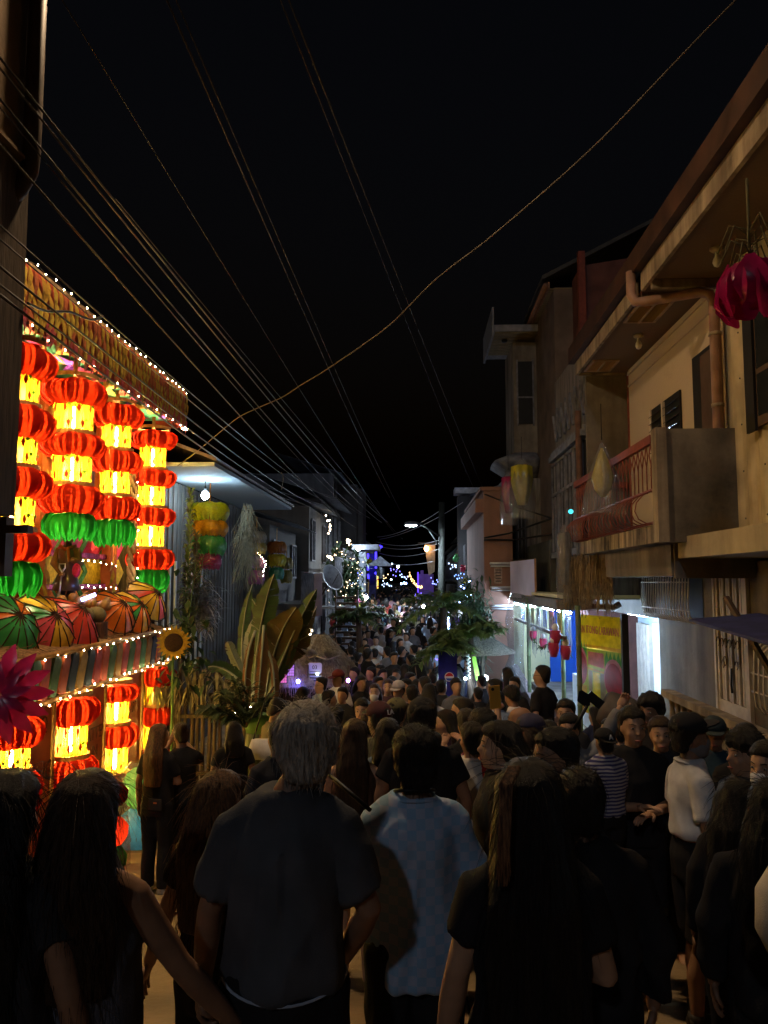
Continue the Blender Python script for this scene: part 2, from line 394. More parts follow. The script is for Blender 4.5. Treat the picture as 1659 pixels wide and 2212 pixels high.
# upper door and louvre window
d = MB(); d.bx(XW - .03, XW - .005, 9.05, 9.95, 2.66, 4.90); fr = d.build('door', M_dark, house)
d = MB(); d.bx(XW - .05, XW - .032, 9.10, 9.62, 2.66, 4.83); d.build('door_leaf', M_brown, fr)
w = MB(); w.bx(XW - .03, XW - .004, 10.45, 11.75, 3.55, 4.62); wf = w.build('window', M_dark, house)
w = MB(); w.bx(XW - .07, XW - .031, 11.08, 11.13, 3.57, 4.6); w.bx(XW - .05, XW - .031, 11.7, 11.75, 3.55, 4.62); w.build('mullion', M_white, wf)
lv = MB(); lv.bx(-.05, .0, -.3, .3, -.004, .004); lm = lv.mesh('louvre_blade', M_glass)
for i in range(9):
    for yc in (10.76, 11.42): place('louvre_blade', lm, wf, Matrix.Translation((XW - .032, yc, 3.64 + i * .11)) @ Matrix.Rotation(R(-35), 4, 'Y'))
# window in the siding
w = MB(); w.bx(XW - .07, XW - .03, 7.1, 8.22, 3.62, 4.95); wf = w.build('window', M_brown, house)
w = MB()
for (y0, y1, z0, z1) in ((7.16, 7.62, 3.72, 4.16), (7.68, 8.0, 3.72, 4.16), (7.16, 7.62, 4.22, 4.85), (7.68, 8.0, 4.22, 4.85)): w.bx(XW - .077, XW - .071, y0, y1, z0, z1)
w.build('pane', M_glass, wf)
w = MB(); w.bx(XW - .10, XW - .072, 8.03, 8.24, 3.58, 5.0); w.build('shutter_gap', M_dark, wf)
# ceiling bulbs (unlit)
for (x, y) in ((3.25, 11.1), (3.25, 8.15)):
    p = thing('ceiling_bulb', (x, y, 5.6), 'unlit round bulb under the eave %s' % ('above the louvre window' if y > 9 else 'above the magenta paper flower'), 'light bulb', 'unlit bulbs under the eave')
    b = MB(); b.lathe([(.075, 0), (.075, -.02), (.04, -.05)], 12, (x, y, 5.6)); b.build('lamp_base', M_fascia, p)
    b = MB(); b.lathe([(.022, -.05), (.025, -.09), (.045, -.13), (.05, -.16), (.035, -.20), (.008, -.215)], 12, (x, y, 5.6)); b.build('globe', M_bulbg, p)
# ground floor: box beam, gate door, window grille
b = MB(); b.bx(XG - .13, XG - .003, 13.0, 16.5, 1.43, 2.06); b.build('roller_box', mat('dark_brown_panel', (.07, .055, .04), .7, .3, 3), house)
gd = MB(); ya, yb = 9.33, 10.25; zb, zt_ = .02, 2.13
gd.bx(XG - .05, XG - .004, ya - .06, ya, zb, zt_); gd.bx(XG - .05, XG - .004, yb, yb + .06, zb, zt_); gd.bx(XG - .05, XG - .004, ya - .06, yb + .06, zt_, zt_ + .06)
gf = gd.build('door_frame', M_white, house)
gate = MB(); gate.bx(XG - .035, XG - .012, ya, yb, zb, .52); gl_ = gate.build('kick_panel', M_white, gf)
gm = MB(); gm.bx(-.012, .012, -.028, .028, 0, zt_ - .55); gme = gm.mesh('gate_slat', M_white)
for i in range(9): place('gate_slat', gme, gf, Matrix.Translation((XG - .03 + .012 * (i % 2), ya + .05 + i * .102, .53)))
b = MB(); b.bx(XG - .008, XG - .003, ya, yb, zb, zt_); b.build('door_back', M_brown, gf)
b = MB()
for i, (yc, zc) in enumerate([(9.55 + .12 * (k % 6), 1.25 + .0 * k) for k in range(6)] + [(9.6, 1.0), (9.95, 1.02), (10.02, .98)]):
    b.tube([(XG - .055, yc + .05 * math.cos(a * .9), zc + (.06 if i % 2 else .05) * math.sin(a * .9)) for a in range(6)], .007, 4)
b.build('scroll', mat('rusty_iron', (.10, .06, .035), .7), gf)
b = MB(); b.tube([(XG - .06, 9.74, .95), (XG - .065, 9.76, .75), (XG - .06, 9.75, .65)], .014, 5); b.build('handle', M_dark, gf)
w = MB(); w.bx(XG - .01, XG - .003, 10.75, 12.95, 1.5, 2.15); wf = w.build('window', M_dark, house)
gb = MB(); gb.tube([(0, 0, 2.16), (-.10, 0, 2.17), (-.18, 0, 2.10), (-.20, 0, 1.7), (-.18, 0, 1.52), (-.10, 0, 1.44), (0, 0, 1.44)], .011, 5); gbm = gb.mesh('grille_bar', M_white)
for i in range(19): place('grille_bar', gbm, wf, Matrix.Translation((XG - .012, 10.75 + i * .12, 0)))
b = MB(); b.tube([(XG - .2, 10.73, 2.0), (XG - .2, 12.96, 2.0)], .010, 5); b.tube([(XG - .2, 10.73, 1.6), (XG - .2, 12.96, 1.6)], .010, 5); b.build('grille_rail', M_white, wf)
# second grille at the picture's edge
w = MB(); w.bx(XG - .01, XG - .003, 8.0, 8.75, .55, 1.6); wf = w.build('window', M_dark, house)
for i in range(7):
    place('grille_bar', gbm, wf, Matrix.Translation((XG - .012, 8.05 + i * .12, .0)) @ Matrix.Translation((0, 0, -.95)) @ Matrix.Diagonal((1, 1, 1.05, 1)))
b = MB(); b.tube([(XG - .2, 8.0, .8), (XG - .2, 8.85, .8)], .010, 5); b.tube([(XG - .2, 8.0, 1.0), (XG - .2, 8.85, 1.0)], .010, 5); b.build('grille_rail', M_white, wf)
# raised walkway with baluster railing before the ground floor
b = MB(); b.bx(3.0, XG, 5.0, 9.8, -1.6, .0); b.build('walkway', M_grey, house)
rl = thing('baluster_railing', (3.05, 8.5, 0), 'low cement baluster railing below the grey house wall', 'railing')
b = MB(); b.bx(2.98, 3.12, 5.0, 9.7, .62, .70); b.build('hand_rail', M_fascia, rl)
bb = MB(); bb.lathe([(.04, 0), (.045, .1), (.028, .22), (.045, .38), (.028, .5), (.04, .62)], 8); bbm = bb.mesh('baluster', M_fascia)
for i in range(23): place('baluster', bbm, rl, Matrix.Translation((3.05, 5.1 + i * .2, 0)))
# blue awning with its wooden prop, at the picture's edge
aw = thing('awning', (3.0, 7.2, 1.2), 'dark blue cloth awning held by a slanting wooden prop', 'awning')
b = MB(); b.ob((2.98, 6.75, 1.62), V((.33, -.02, .03)), V((0, .9, .05)), V((0, 0, .012))); b.build('canopy', mat('navy_cloth', (.03, .035, .12), .8), aw)
b = MB(); b.tube([at(1582, 1338, 7.6), at(1640, 1352, 7.2), at(1690, 1368, 6.9)], .028, 6); b.build('front_bar', mat('blue_pipe', (.06, .07, .16), .5), aw)
b = MB(); b.bar(at(1568, 1290, 7.7), at(1675, 1468, 7.1), .045, .045); b.build('prop', M_brown, aw)
# ------------------------------------------------------------------ RIGHT, further down: old house, bay house, shop, terracotta wall
M_oldw = mat('old_grey_timber', (.17, .15, .13), .85, .45, 3, .4, 20, stretch=(6, 6, .6))
M_oldf = mat('faded_frame_paint', (.15, .15, .165), .75, .4, 6)
M_rust = mat('dark_red_sheet', (.13, .05, .04), .7, .35, 2)
M_slat = mat('eave_slat_paint', (.22, .17, .08), .7, .3, 4)
M_terra = concrete('terracotta_paint', (.28, .145, .10), (.12, .07, .05), .5)
M_pipew = mat('pale_pvc', (.62, .62, .62), .4, .15)
M_cable = mat('black_cable', (.015, .013, .012), .5, .2)
old = thing('old_timber_house', (3.6, 15, gz(15)), 'weathered grey timber house with tall framed windows beyond the balcony', 'house')
b = MB(); b.bx(3.02, 9, 13.34, 16.6, 1.7, 6.3); b.build('wall', M_oldw, old)
b = MB(); b.bx(2.95, 3.75, 13.24, 13.33, 2.3, 5.62); b.build('side_wall', M_grey, old)
b = MB(); b.prism([(3.015, 4.55), (2.86, 4.55), (2.86, 4.66), (2.90, 4.67), (2.90, 4.75), (3.015, 4.75)], (0, 13.34, 0), (1, 0, 0), (0, 0, 1), (0, 3.26, 0)); b.build('cornice', M_oldf, old)
b = MB(); b.bx(2.88, 3.01, 13.34, 16.6, 2.5, 2.62); b.build('sill_band', M_oldf, old)
b = MB()
for i in range(7):
    y = 13.45 + i * .45; b.ob((2.96, y + .2, 5.25), V((0, .16, .3)), V((0, -.02, .012)), V((.02, 0, 0))); b.ob((2.965, y, 5.3), V((0, -.1, .35)), V((0, .012, .006)), V((.015, 0, 0)))
b.build('peeling_board', M_oldf, old)
for i in range(4):
    y0 = 13.5 + i * .78
    w = MB(); w.bx(2.94, 3.015, y0, y0 + .7, 2.64, 4.5); wf = w.build('window', M_dark, old)
    w = MB()
    for (a, c, e, g) in ((y0, y0 + .05, 2.64, 4.5), (y0 + .65, y0 + .7, 2.64, 4.5), (y0 + .05, y0 + .65, 3.8, 3.86), (y0 + .05, y0 + .65, 4.44, 4.5), (y0 + .33, y0 + .37, 2.64, 3.8), (y0 + .33, y0 + .37, 3.86, 4.44)): w.bx(2.90, 2.938, a, c, e, g)
    w.build('frame', M_oldf, wf)
    for (a, c) in ((y0 + .05, y0 + .33), (y0 + .37, y0 + .65)):
        w = MB(); w.bx(2.925, 2.935, a + .005, c - .005, 3.87, 4.43); w.build('pane', mat('blue_grey_glass', (.05, .055, .07), .12, .3, spec=.7), wf)
b = MB(); b.tube([(2.85, 13.45, 5.0), (2.85, 13.45, 1.62), (2.9, 13.3, 1.58), (3.3, 13.1, 1.58), (3.4, 13.1, 1.64)], .055, 8); b.build('rusty_downpipe', mat('rust_pipe', (.13, .07, .045), .7, .4, 8), old)
b = MB(); b.bx(2.86, 3.0, 16.6, 20, 1.56, 2.9, 0); b.build('lower_facade', mat('dark_green_board', (.06, .06, .05), .8, .4, 2), old)
tall = thing('tall_red_building', (6, 17, gz(17)), 'dark red three storey building rising behind the balcony house roof', 'building')
b = MB(); b.prism([(0, 0), (6, 0), (6, 10.9), (0, 10.0)], (3.66, 16.7, -1), (1, 0, 0), (0, 0, 1), (0, .9, 0)); b.build('wall', M_rust, tall)
b = MB(); b.bx(3.6, 3.75, 16.6, 16.75, 2, 9.3); b.build('corner_board', M_redp, tall)
bay = thing('bay_house', (4, 19.5, gz(19)), 'narrow house with overhanging bay window and slatted eaves under a gutter', 'house')
b = MB(); b.bx(3.25, 9, 17.7, 22.5, 1.5, 8.9); b.build('wall', mat('dusky_wall', (.15, .11, .085), .85, .3, 2), bay)
eb = MB(); eb.bx(3.10, 3.14, 17.6, 22.5, 8.85, 9.0); eb.tube([(3.05, 17.6, 8.92), (3.05, 22.0, 8.92)], .07, 6); eb.build('gutter', mat('rust_gutter', (.25, .13, .08), .6), bay)
sl = MB(); sl.bx(0, .55, -.06, .06, 0, .02); slm = sl.mesh('eave_slat', M_slat)
for i in range(24): place('eave_slat', slm, bay, Matrix.Translation((3.15, 17.75 + i * .14, 8.86)))
b = MB(); b.prism([(-.1, 0), (3, 1.6), (3, 1.7), (-.1, .1)], (3.05, 17.5, 9.02), (1, 0, 0), (0, 0, 1), (0, 5, 0)); b.build('roof', mat('dark_roof_sheet', (.07, .065, .06), .7, .3), bay)
b = MB(); b.bx(2.62, 3.24, 20.4, 22.2, 5.4, 8.45); b.build('bay', M_grey, bay)
b = MB(); b.bx(2.08, 3.24, 20.0, 22.6, 8.62, 8.8); b.bx(2.02, 2.07, 19.9, 22.6, 8.5, 9.25); b.build('bay_roof', mat('pale_zinc', (.22, .22, .24), .5, .3), bay)
sl = MB(); sl.bx(-.55, .55, -.12, .12, 0, .02); slm = sl.mesh('soffit_board', M_slat)
for i in range(8): place('soffit_board', slm, bay, Matrix.Translation((2.66, 20.15 + i * .26, 8.59)))
b = MB(); b.lathe([(.07, 0), (.09, -.03), (.06, -.07)], 10, (2.42, 20.6, 8.58)); b.build('lamp_socket', M_dark, bay)
w = MB(); w.bx(2.74, 3.12, 20.36, 20.395, 6.2, 7.9); wf = w.build('window', M_dark, bay)
w = MB(); w.bx(2.70, 2.74, 20.35, 20.39, 6.15, 7.95); w.bx(3.12, 3.16, 20.35, 20.39, 6.15, 7.95); w.bx(2.74, 3.12, 20.35, 20.39, 6.9, 6.94); w.build('frame', M_oldf, wf)
b = MB(); b.loft([((2.95, 21, 4.75), .32, .5, .4), ((2.8, 21, 5.0), .5, .9, .4), ((2.7, 21, 5.15), .62, 1.0, .4), ((2.7, 21, 5.22), .62, 1.0, .4), ((2.9, 21, 5.42), .35, .7, .4)], 16); b.build('cornice', M_oldf, bay)
b = MB(); b.bx(2.3, 3.24, 20.1, 22.0, 1.6, 4.7); b.build('lower_bay', M_oldw, bay)
w = MB(); w.bx(2.42, 2.85, 20.06, 20.095, 2.6, 4.4); wf = w.build('window', M_dark, bay)
b = MB()
for i in range(5): b.tube([(2.46 + i * .09, 20.03, 2.6), (2.46 + i * .09, 20.03, 4.4)], .012, 5)
b.build('bar', M_oldf, wf)
# terracotta wall end with clamps and a paper notice
ter = thing('terracotta_building', (2.1, 20, gz(19.5)), 'tall terracotta painted wall end with pale pipe clamps beside the shop', 'building')
b = MB(); b.bx(1.70, 2.42, 19.5, 26, -1.5, 4.30); b.build('wall', M_terra, ter)
b = MB(); b.bx(1.50, 1.698, 19.52, 26, 3.75, 4.1); b.bx(1.62, 2.5, 19.45, 26, 4.305, 4.4); b.build('coping', M_terra, ter)
for z in (2.46, 1.86, 1.40):
    b = MB(); b.tube([(1.86, 19.48, z), (1.9, 19.43, z), (2.4, 19.43, z)], .035, 6); b.tube([(1.86, 19.46, z - .07), (2.4, 19.42, z - .07)], .022, 6); b.build('pipe_clamp', M_pipew, ter)
n_ = thing('paper_notice', (2.05, 19.48, 1.9), 'torn paper notice pasted on the terracotta wall end', 'notice')
b = MB(); b.bx(1.95, 2.15, 19.485, 19.495, 1.95, 2.38); b.build('sheet', mat('brown_paper', (.35, .25, .2), .9, .4, 12), n_)
b = MB()
for i in range(5): b.bx(1.98, 2.12, 19.478, 19.483, 2.0 + i * .07, 2.03 + i * .07)
b.build('print', mat('print_grey', (.12, .09, .08), .9), n_)
b = MB(); b.tube([(1.74, 19.4, 4.2), (2.4, 18.5, 3.8), (3.0, 16.4, 3.3)], .02, 5); b.tube([(1.7, 19.4, 3.1), (2.3, 19.2, 3.2), (3.0, 17, 3.4)], .025, 5); b.tube([(1.7, 19.4, 3.05), (2.4, 19.1, 3.03), (3.0, 17, 3.05)], .025, 5)
tag(b.build('wall_cable', M_cable), 'drooping cables strung across the terracotta wall end', 'cable')
# wall-end pipe left of the shop
# ---- signboard above the shop
sg = thing('signboard', (2.7, 17.6, 1.7), 'lavender lit signboard with purple tables hung above the shop front', 'sign')
SA, SB = V((2.30, 18.9, 0)), V((2.55, 16.7, 0)); d_ = (SB - SA).normalized(); n2 = V((-d_.y, d_.x, 0)) * -1
b = MB(); b.ob((SA + SB) / 2 + V((0, 0, 2.06)), (SB - SA) / 2, V((0, 0, .43)), n2 * .02); b.build('panel', mat('lavender_panel', (.72, .66, .95), .5, .15, 1.5), sg)
cc = (SA + SB) / 2
b = MB()
for i in range(4):
    for j in range(3): b.ob(SA + (SB - SA) * (.14 + i * .2) + V((0, 0, 1.78 + j * .25)) - n2 * .03, (SB - SA) * .07, V((0, 0, .085)), n2 * .004)
b.build('printed_block', mat('violet_print', (.22, .14, .75), .5, .3, 3), sg)
b = MB(); b.bar(SB + V((0, 0, 1.62)), SB + V((0, 0, 2.5)), .04, .04); b.build('edge_strip', mat('orange_edge', (.4, .2, .1), .5), sg)
# ---- the shop: beam, back walls, tubes, counter
shop = thing('shop', (3.4, 17, gz(16)), 'open shop front glowing blue and white behind tinsel and hanging pots', 'shop')
M_shopc = mat('shop_cream_wall', (.75, .72, .42), .7, .1, 2); M_shopb = mat('shop_blue_wall', (.03, .14, .62), .6, .15, 2)
b = MB(); b.bx(2.4, 3.02, 13.4, 20.0, 1.52, 1.70); b.build('beam', M_oldw, shop)
b = MB(); b.bx(4.2, 4.3, 17.2, 20.25, -1, 2.4); b.bx(3.43, 4.2, 20.2, 20.3, -1, 2.4); b.build('blue_wall', M_shopb, shop)
b = MB(); b.bx(2.45, 3.42, 20.2, 20.3, -1, 2.4); b.build('end_wall', M_shopc, shop)
b = MB(); b.bx(2.5, 4.3, 13.3, 20.3, 1.72, 1.78); b.build('ceiling', M_shopc, shop)
b = MB(); b.bx(2.9, 4.3, 13.3, 20.3, -1.1, -.55); b.build('floor', M_grey, shop)
tb = MB(); tb.tube([(0, -.6, 0), (0, .6, 0)], .022, 6)
M_blue = emit('blue_white_tube', (.45, .68, 1.0), 230)
tbm = tb.mesh('light_tube', M_blue)
for (x, y) in ((2.75, 14.6), (2.72, 16.2), (2.6, 17.8), (2.5, 19.2), (3.4, 17.6), (3.7, 18.9)): place('light_tube', tbm, shop, Matrix.Translation((x, y, 1.45 if x < 3 else 1.6)))  # inner pair of tubes added to brighten the end wall
b = MB(); b.bx(2.5, 2.56, 13.4, 20, 1.02, 1.08); b.build('cross_bar', M_brown, shop)
b = MB(); b.prism([(19.6, -1.0), (15.2, -1.0), (15.2, -.55), (19.6, -.05)], (2.35, 0, 0), (0, 1, 0), (0, 0, 1), (.16, 0, 0)); b.build('half_wall', mat('mosaic_wall', (.23, .17, .17), .7, .5, 18), shop)
b = MB(); b.bx(3.0, 3.5, 13.8, 15.2, -.6, .25); b.build('counter', mat('pale_counter', (.6, .66, .7), .4, .1), shop)
for i in range(6):
    b = MB(); b.bx(3.05 + (i % 2) * .2, 3.2 + (i % 2) * .2, 13.9 + i * .2, 14.05 + i * .2, .25, .42 + .06 * (i % 3)); b.build('goods_box', mat('shop_goods', (.5, .5, .5), .5, .5, 9), shop)
# wall posters high in the shop
for i in range(7):
    c = [(.6, .55, .15), (.55, .2, .25), (.2, .3, .7), (.7, .7, .7)][i % 4]
    b = MB(); b.bx(2.57, 2.58, 13.9 + i * .8, 14.35 + i * .8, 1.1, 1.44); b.build('poster', mat('poster_%d' % (i % 4), c, .6, .4, 7), shop)
# bamboo poles
M_bam = mat('green_bamboo', (.13, .17, .08), .5, .3, 5)
for i, (px, Y, zt) in enumerate(((1247, 12.4, 1.5), (1213, 14.2, 1.5), (1140, 16.9, 1.5))):
    p0 = at(px, 1255, Y); b = MB(); z = gz(Y) + .0; pts = []; rs = []
    while z < zt:
        pts += [(p0.x, Y, z), (p0.x, Y, z + .28), (p0.x, Y, z + .3)]; rs += [.042, .040, .048]; z += .31
    b.tube(pts, rs, 8)
    tag(b.build('bamboo_pole', M_bam), ('green bamboo pole standing beside the yellow banner', 'green bamboo pole behind the red hanging pots', 'bamboo pole beside the clear plastic sheet')[i], 'pole', 'bamboo poles of the shop front')
# clear plastic sheet bundle
b = MB(); p = [at(1118, 1285, 16.2), at(1112, 1340, 16.1), at(1115, 1420, 16.0), at(1105, 1490, 15.9)]
b.tube(p, [.16, .2, .15, .3], 12)
tag(b.build('plastic_sheet', film('milky_film', (.75, .8, .82), .38, .2)), 'clear plastic sheet hung in a gathered column beside terracotta wall', 'plastic sheet')
# tinsel strips
for i, (px, w_, lab) in enumerate(((1160, 42, 'silver tinsel fringe hung before the cream shop wall'), (1210, 46, 'silver tinsel fringe hung before the blue shop wall'))):
    b = MB()
    for k in range(70):
        Y = 15.4 - i * 1.2 + rnd.uniform(-.3, .3); p0 = at(px + rnd.uniform(-w_ / 2, w_ / 2), 1330 + rnd.uniform(-8, 10), Y); L_ = rnd.uniform(.35, .75)
        b.bar(p0, p0 + V((rnd.uniform(-.03, .03), 0, -L_)), .012, .003)
    stuff(tag(b.build('tinsel_fringe', mat('tinsel', (.55, .58, .6), .25, .3, 20, metal=.7)), lab, 'tinsel'))
# straw fringe hanging below the balcony end
b = MB()
for k in range(420):
    t = rnd.random(); px = lerp(1218, 1322, t); Y = lerp(13.1, 12.2, t) + rnd.uniform(-.2, .2)
    p0 = at(px, 1195 + rnd.uniform(0, 40), Y); L_ = rnd.uniform(.3, .78)
    b.tube([p0, p0 + V((rnd.uniform(-.02, .02), rnd.uniform(-.02, .02), -L_ * .5)), p0 + V((rnd.uniform(-.05, .05), rnd.uniform(-.04, .04), -L_))], .006, 3, caps=False)
stuff(tag(b.build('straw_fringe', mat('dry_straw', (.32, .22, .11), .8, .4, 9)), 'long dry straw fringe hanging below the balcony end', 'straw fringe'))
# hanging pots with white tops
M_potr = mat('magenta_pot', (.42, .03, .09), .5, .2); M_potw = mat('white_tuft', (.7, .7, .72), .7, .2); M_vine = mat('vine_green', (.06, .13, .03), .7, .4, 8)
for i, (px, py, lab) in enumerate(((1152, 1372, 'small red pot hanging by the bamboo pole at the sheet'), (1173, 1388, 'small magenta pot hanging over the cream wall'), (1200, 1375, 'white topped red pot hung highest before blue wall'), (1196, 1402, 'large ribbed magenta pot hanging below the white topped one'), (1222, 1408, 'red pot hung next to the thick bamboo pole'))):
    Y = 13.6 + (1.6 if i < 2 else 0); p = at(px, py, Y); s_ = .8 if i < 2 else 1.05
    t = thing('hanging_pot', p, lab, 'pot', 'red pots hanging at the shop')
    b = MB(); b.lathe([(.05 * s_, -.13 * s_), (.085 * s_, -.02 * s_), (.095 * s_, .02 * s_), (.085 * s_, .06 * s_), (.09 * s_, .1 * s_)], 12, p); b.build('pot', M_potr, t)
    b = MB(); b.ell(p + V((0, 0, .15 * s_)), (.06 * s_, .06 * s_, .07 * s_), 10, 6); b.build('tuft', M_potw, t)
    b = MB(); b.tube([p + V((0, 0, .2)), p + V((.01, 0, .55))], .006, 4); b.build('cord', M_cable, t)
b = MB()
for (a, c) in (((1150, 1375), (1176, 1395)), ((1176, 1395), (1200, 1360)), ((1188, 1405), (1201, 1355)), ((1203, 1355), (1232, 1415))):
    for k in range(36):
        t = rnd.random(); p = at(lerp(a[0], c[0], t), lerp(a[1], c[1], t) + 10 * math.sin(t * 3.14), 13.9); q = p + V((rnd.uniform(-.07, .07), rnd.uniform(-.05, .05), rnd.uniform(-.08, .05)))
        b.blade([p, lerp(p, q, .5), q], [.006, .02, .003])
stuff(tag(b.build('vine_garland', M_vine), 'green leafy garland linking the hanging red pots', 'garland'))
# yellow banner
BA, BB = at(1250, 1325, 13.7), at(1344, 1338, 12.45); BA.z = BB.z = 1.44
bn = thing('banner', (BA + BB) / 2 - V((0, 0, 1.6)), 'yellow painted banner with two red mango shapes between green pillars', 'banner')
u_ = (BB - BA); wl = u_.length; u_.normalize(); nrm = u_.cross(V((0, 0, 1))).normalized()
if nrm.y > 0: nrm = -nrm
HB = 1.66
def bpt(a, c, e=0): return BA + u_ * (a * wl) + V((0, 0, -c * HB)) + nrm * e
M_by, M_bg, M_bp, M_br, M_bo, M_bl, M_bt = [paper('banner_' + n, c, .35, 0, gl=.02) for n, c in (('yellow', (.85, .74, .04)), ('green', (.07, .34, .06)), ('pink', (.66, .22, .26)), ('red', (.38, .025, .045)), ('orange', (.70, .44, .06)), ('lime', (.42, .58, .09)), ('taupe', (.34, .31, .18)))]
b = MB(); b.add([bpt(i / 8, j / 10, .0) for j in range(11) for i in range(9)], [(j * 9 + i, j * 9 + i + 1, j * 9 + i + 10, j * 9 + i + 9) for j in range(10) for i in range(8)], 0, True); b.build('cloth', M_bo, bn)
def bshape(name, poly, m, e):
    b = MB(); b.add([bpt(a, c, e) for a, c in poly], [tuple(range(len(poly)))]); return b.build(name, m, bn)
bshape('title_panel', [(0, 0), (.95, 0), (.95, .30), (0, .30)], M_by, .005)
bshape('painted_beam', [(0, .30), (.95, .30), (.95, .33), (0, .33)], M_bo, .006)
bshape('green_field', [(0, .34), (1, .34), (1, 1), (0, 1)], M_bl, .005)
bshape('pink_field', [(.22, .37), (.58, .37), (.6, .52), (.22, .5)], M_bp, .009)
bshape('painted_beam', [(.2, .53), (.62, .55), (.62, .57), (.2, .55)], M_bo, .010)
bshape('pale_pillar', [(.22, .56), (.31, .56), (.31, 1), (.22, 1)], M_bt, .009); bshape('pale_pillar', [(.5, .57), (.62, .57), (.62, 1), (.5, 1)], M_bt, .009)
bshape('yellow_path', [(.33, .57), (.48, .57), (.5, 1), (.33, 1)], M_by, .009)
for cx, rx, cy in ((.06, .13, .55), (.8, .19, .62)):
    el = lambda k, q: [(max(0, cx + rx * k * math.cos(a * .314)), cy - .02 * (k > 1) + .17 * k * math.sin(a * .314)) for a in range(20)]
    bshape('painted_leaf', [(max(0, cx - rx), cy - .12)] + [(max(0, cx - rx + rx * 2 * j / 9), cy - (.28 if j % 2 else .20)) for j in range(10)] + [(cx + rx, cy - .12)], M_bg, .010)
    bshape('pink_outline', el(1.12, 0), M_bp, .013); bshape('red_fruit', el(1.0, 0), M_br, .017)
    bshape('ochre_base', [(max(0, cx - rx * .9), cy + .17), (cx + rx * .9, cy + .17), (cx + rx * .9, 1), (max(0, cx - rx * .9), 1)], M_bo, .008)
text('AN ITONG LARAWAN', .19, frame(bpt(.48, .15, .012), u_, nrm), M_bp, bn, sx=.62)
# tubes added out of sight behind the banner to light its cloth
for q in ((3.45, 13.9, .95), (3.45, 14.4, .25)): place('light_tube', tbm, shop, Matrix.Translation(q))
# dark post and lit doorway past the banner
b = MB(); p = at(1350, 1330, 12.3); b.bx(p.x - .05, p.x + .05, 12.3, 12.4, gz(12.4), 1.5); tag(b.build('door_post', M_dark), 'black square post between the yellow banner and lit doorway', 'post')
dr = thing('lit_doorway', (4.6, 13.6, -.6), 'bright doorway with white door leaf and posters inside', 'doorway')
M_tealw = mat('pale_teal_wall', (.55, .66, .68), .7, .12, 3)
b = MB(); b.bx(4.7, 4.8, 12.78, 17.1, -.8, 2.2); b.bx(3.95, 4.7, 12.76, 12.80, -.8, 2.2); b.bx(3.95, 4.8, 12.8, 17.1, 1.45, 1.5); b.bx(3.95, 4.7, 17.0, 17.1, -.8, 1.45); b.build('inner_wall', M_tealw, dr)
b = MB(); b.bx(3.95, 4.7, 12.8, 17.0, -.85, -.5); b.build('floor', M_grey, dr)
for k in range(4):
    b = MB(); b.bx(4.60 - k * .01, 4.68, 16.3 - k * .26, 16.48 - k * .26, -.5, 1.15); b.build('curtain_strip', M_white, dr)
b = MB(); b.bx(4.58, 4.66, 14.75, 15.3, -.5, 1.2); b.build('door_leaf', mat('bright_white_door', (.8, .82, .85), .5, .05), dr)
for k in range(4):
    b = MB(); b.bx(4.67, 4.69, 13.8, 14.5, -.2 + k * .36, .10 + k * .36); b.build('poster', mat('grey_poster', (.45, .5, .52), .6, .5, 12), dr)
place('light_tube', tbm, dr, Matrix.Translation((4.1, 14.6, 1.40)))  # assumed tube giving the doorway its inner light
# ---- hanging ornaments wrapped in plastic
M_fy = paper('yellow_cloth', (.6, .5, .05), .3); M_fr = paper('rose_cloth', (.5, .04, .12), .3); M_fm = paper('magenta_cloth', (.62, .02, .16), .25, dif=(.30, .008, .075), gl=.012)
M_film = film('clear_wrap', (.85, .85, .88), .34, .1)
def wrapped(px, y0, y1, Y, wpx, m, lab, bag=False):
    s = Y / FPX; c = at(px, y0, Y); h = (y1 - y0) * s; w_ = wpx * s / 2
    t = thing('wrapped_ornament', c - V((0, 0, h)), lab, 'ornament', 'ornaments wrapped in clear plastic')
    pl = lambda a: 1 + .13 * math.sin(a * 6 + px) + .06 * math.sin(a * 13)
    b = MB(); b.lathe([(w_ * .06, -.02), (w_ * .30, -h * .2), (w_ * .55, -h * .45), (w_ * .42, -h * .62), (w_ * .12, -h * .74)] if bag else [(w_ * .5, 0), (w_ * .8, -.03), (w_ * .82, -h * .3), (w_ * .6, -h * .55), (w_ * .35, -h * .75)], 28, c, fn=pl); b.build('cloth', m, t)
    b = MB(); b.lathe([(.015, h * .06), (w_ * .22, -h * .05), (w_ * .62, -h * .35), (w_ * .95, -h * .7), (w_ * 1.1, -h)] if bag else [(.02, h * .12), (w_ * .55, 0), (w_ * .95, -h * .3), (w_ * 1.05, -h * .7), (w_ * .9, -h)], 24, c, fn=lambda a: 1 + .09 * math.sin(a * 5 + 1) + .05 * math.sin(a * 11), close=False); b.build('wrap', M_film, t)
    b = MB(); b.tube([c + V((0, 0, h * .1)), c + V((0, 0, h * .1 + .5))], .006, 4); b.build('cord', M_cable, t)
wrapped(1127, 1005, 1120, 16.2, 52, M_fy, 'yellow cloth ornament in plastic hung beside the timber house')
wrapped(1098, 1030, 1135, 17.5, 36, M_fr, 'rose cloth ornament in plastic behind the yellow one')
wrapped(1300, 965, 1112, 10.4, 82, M_fy, 'large plastic bag of gold cloth tied on red balcony grille', True)
wrapped(1218, 1150, 1300, 12.9, 34, mat('grey_cloth', (.16, .15, .14), .9), 'grey cloth bundle in plastic hanging at the balcony corner')
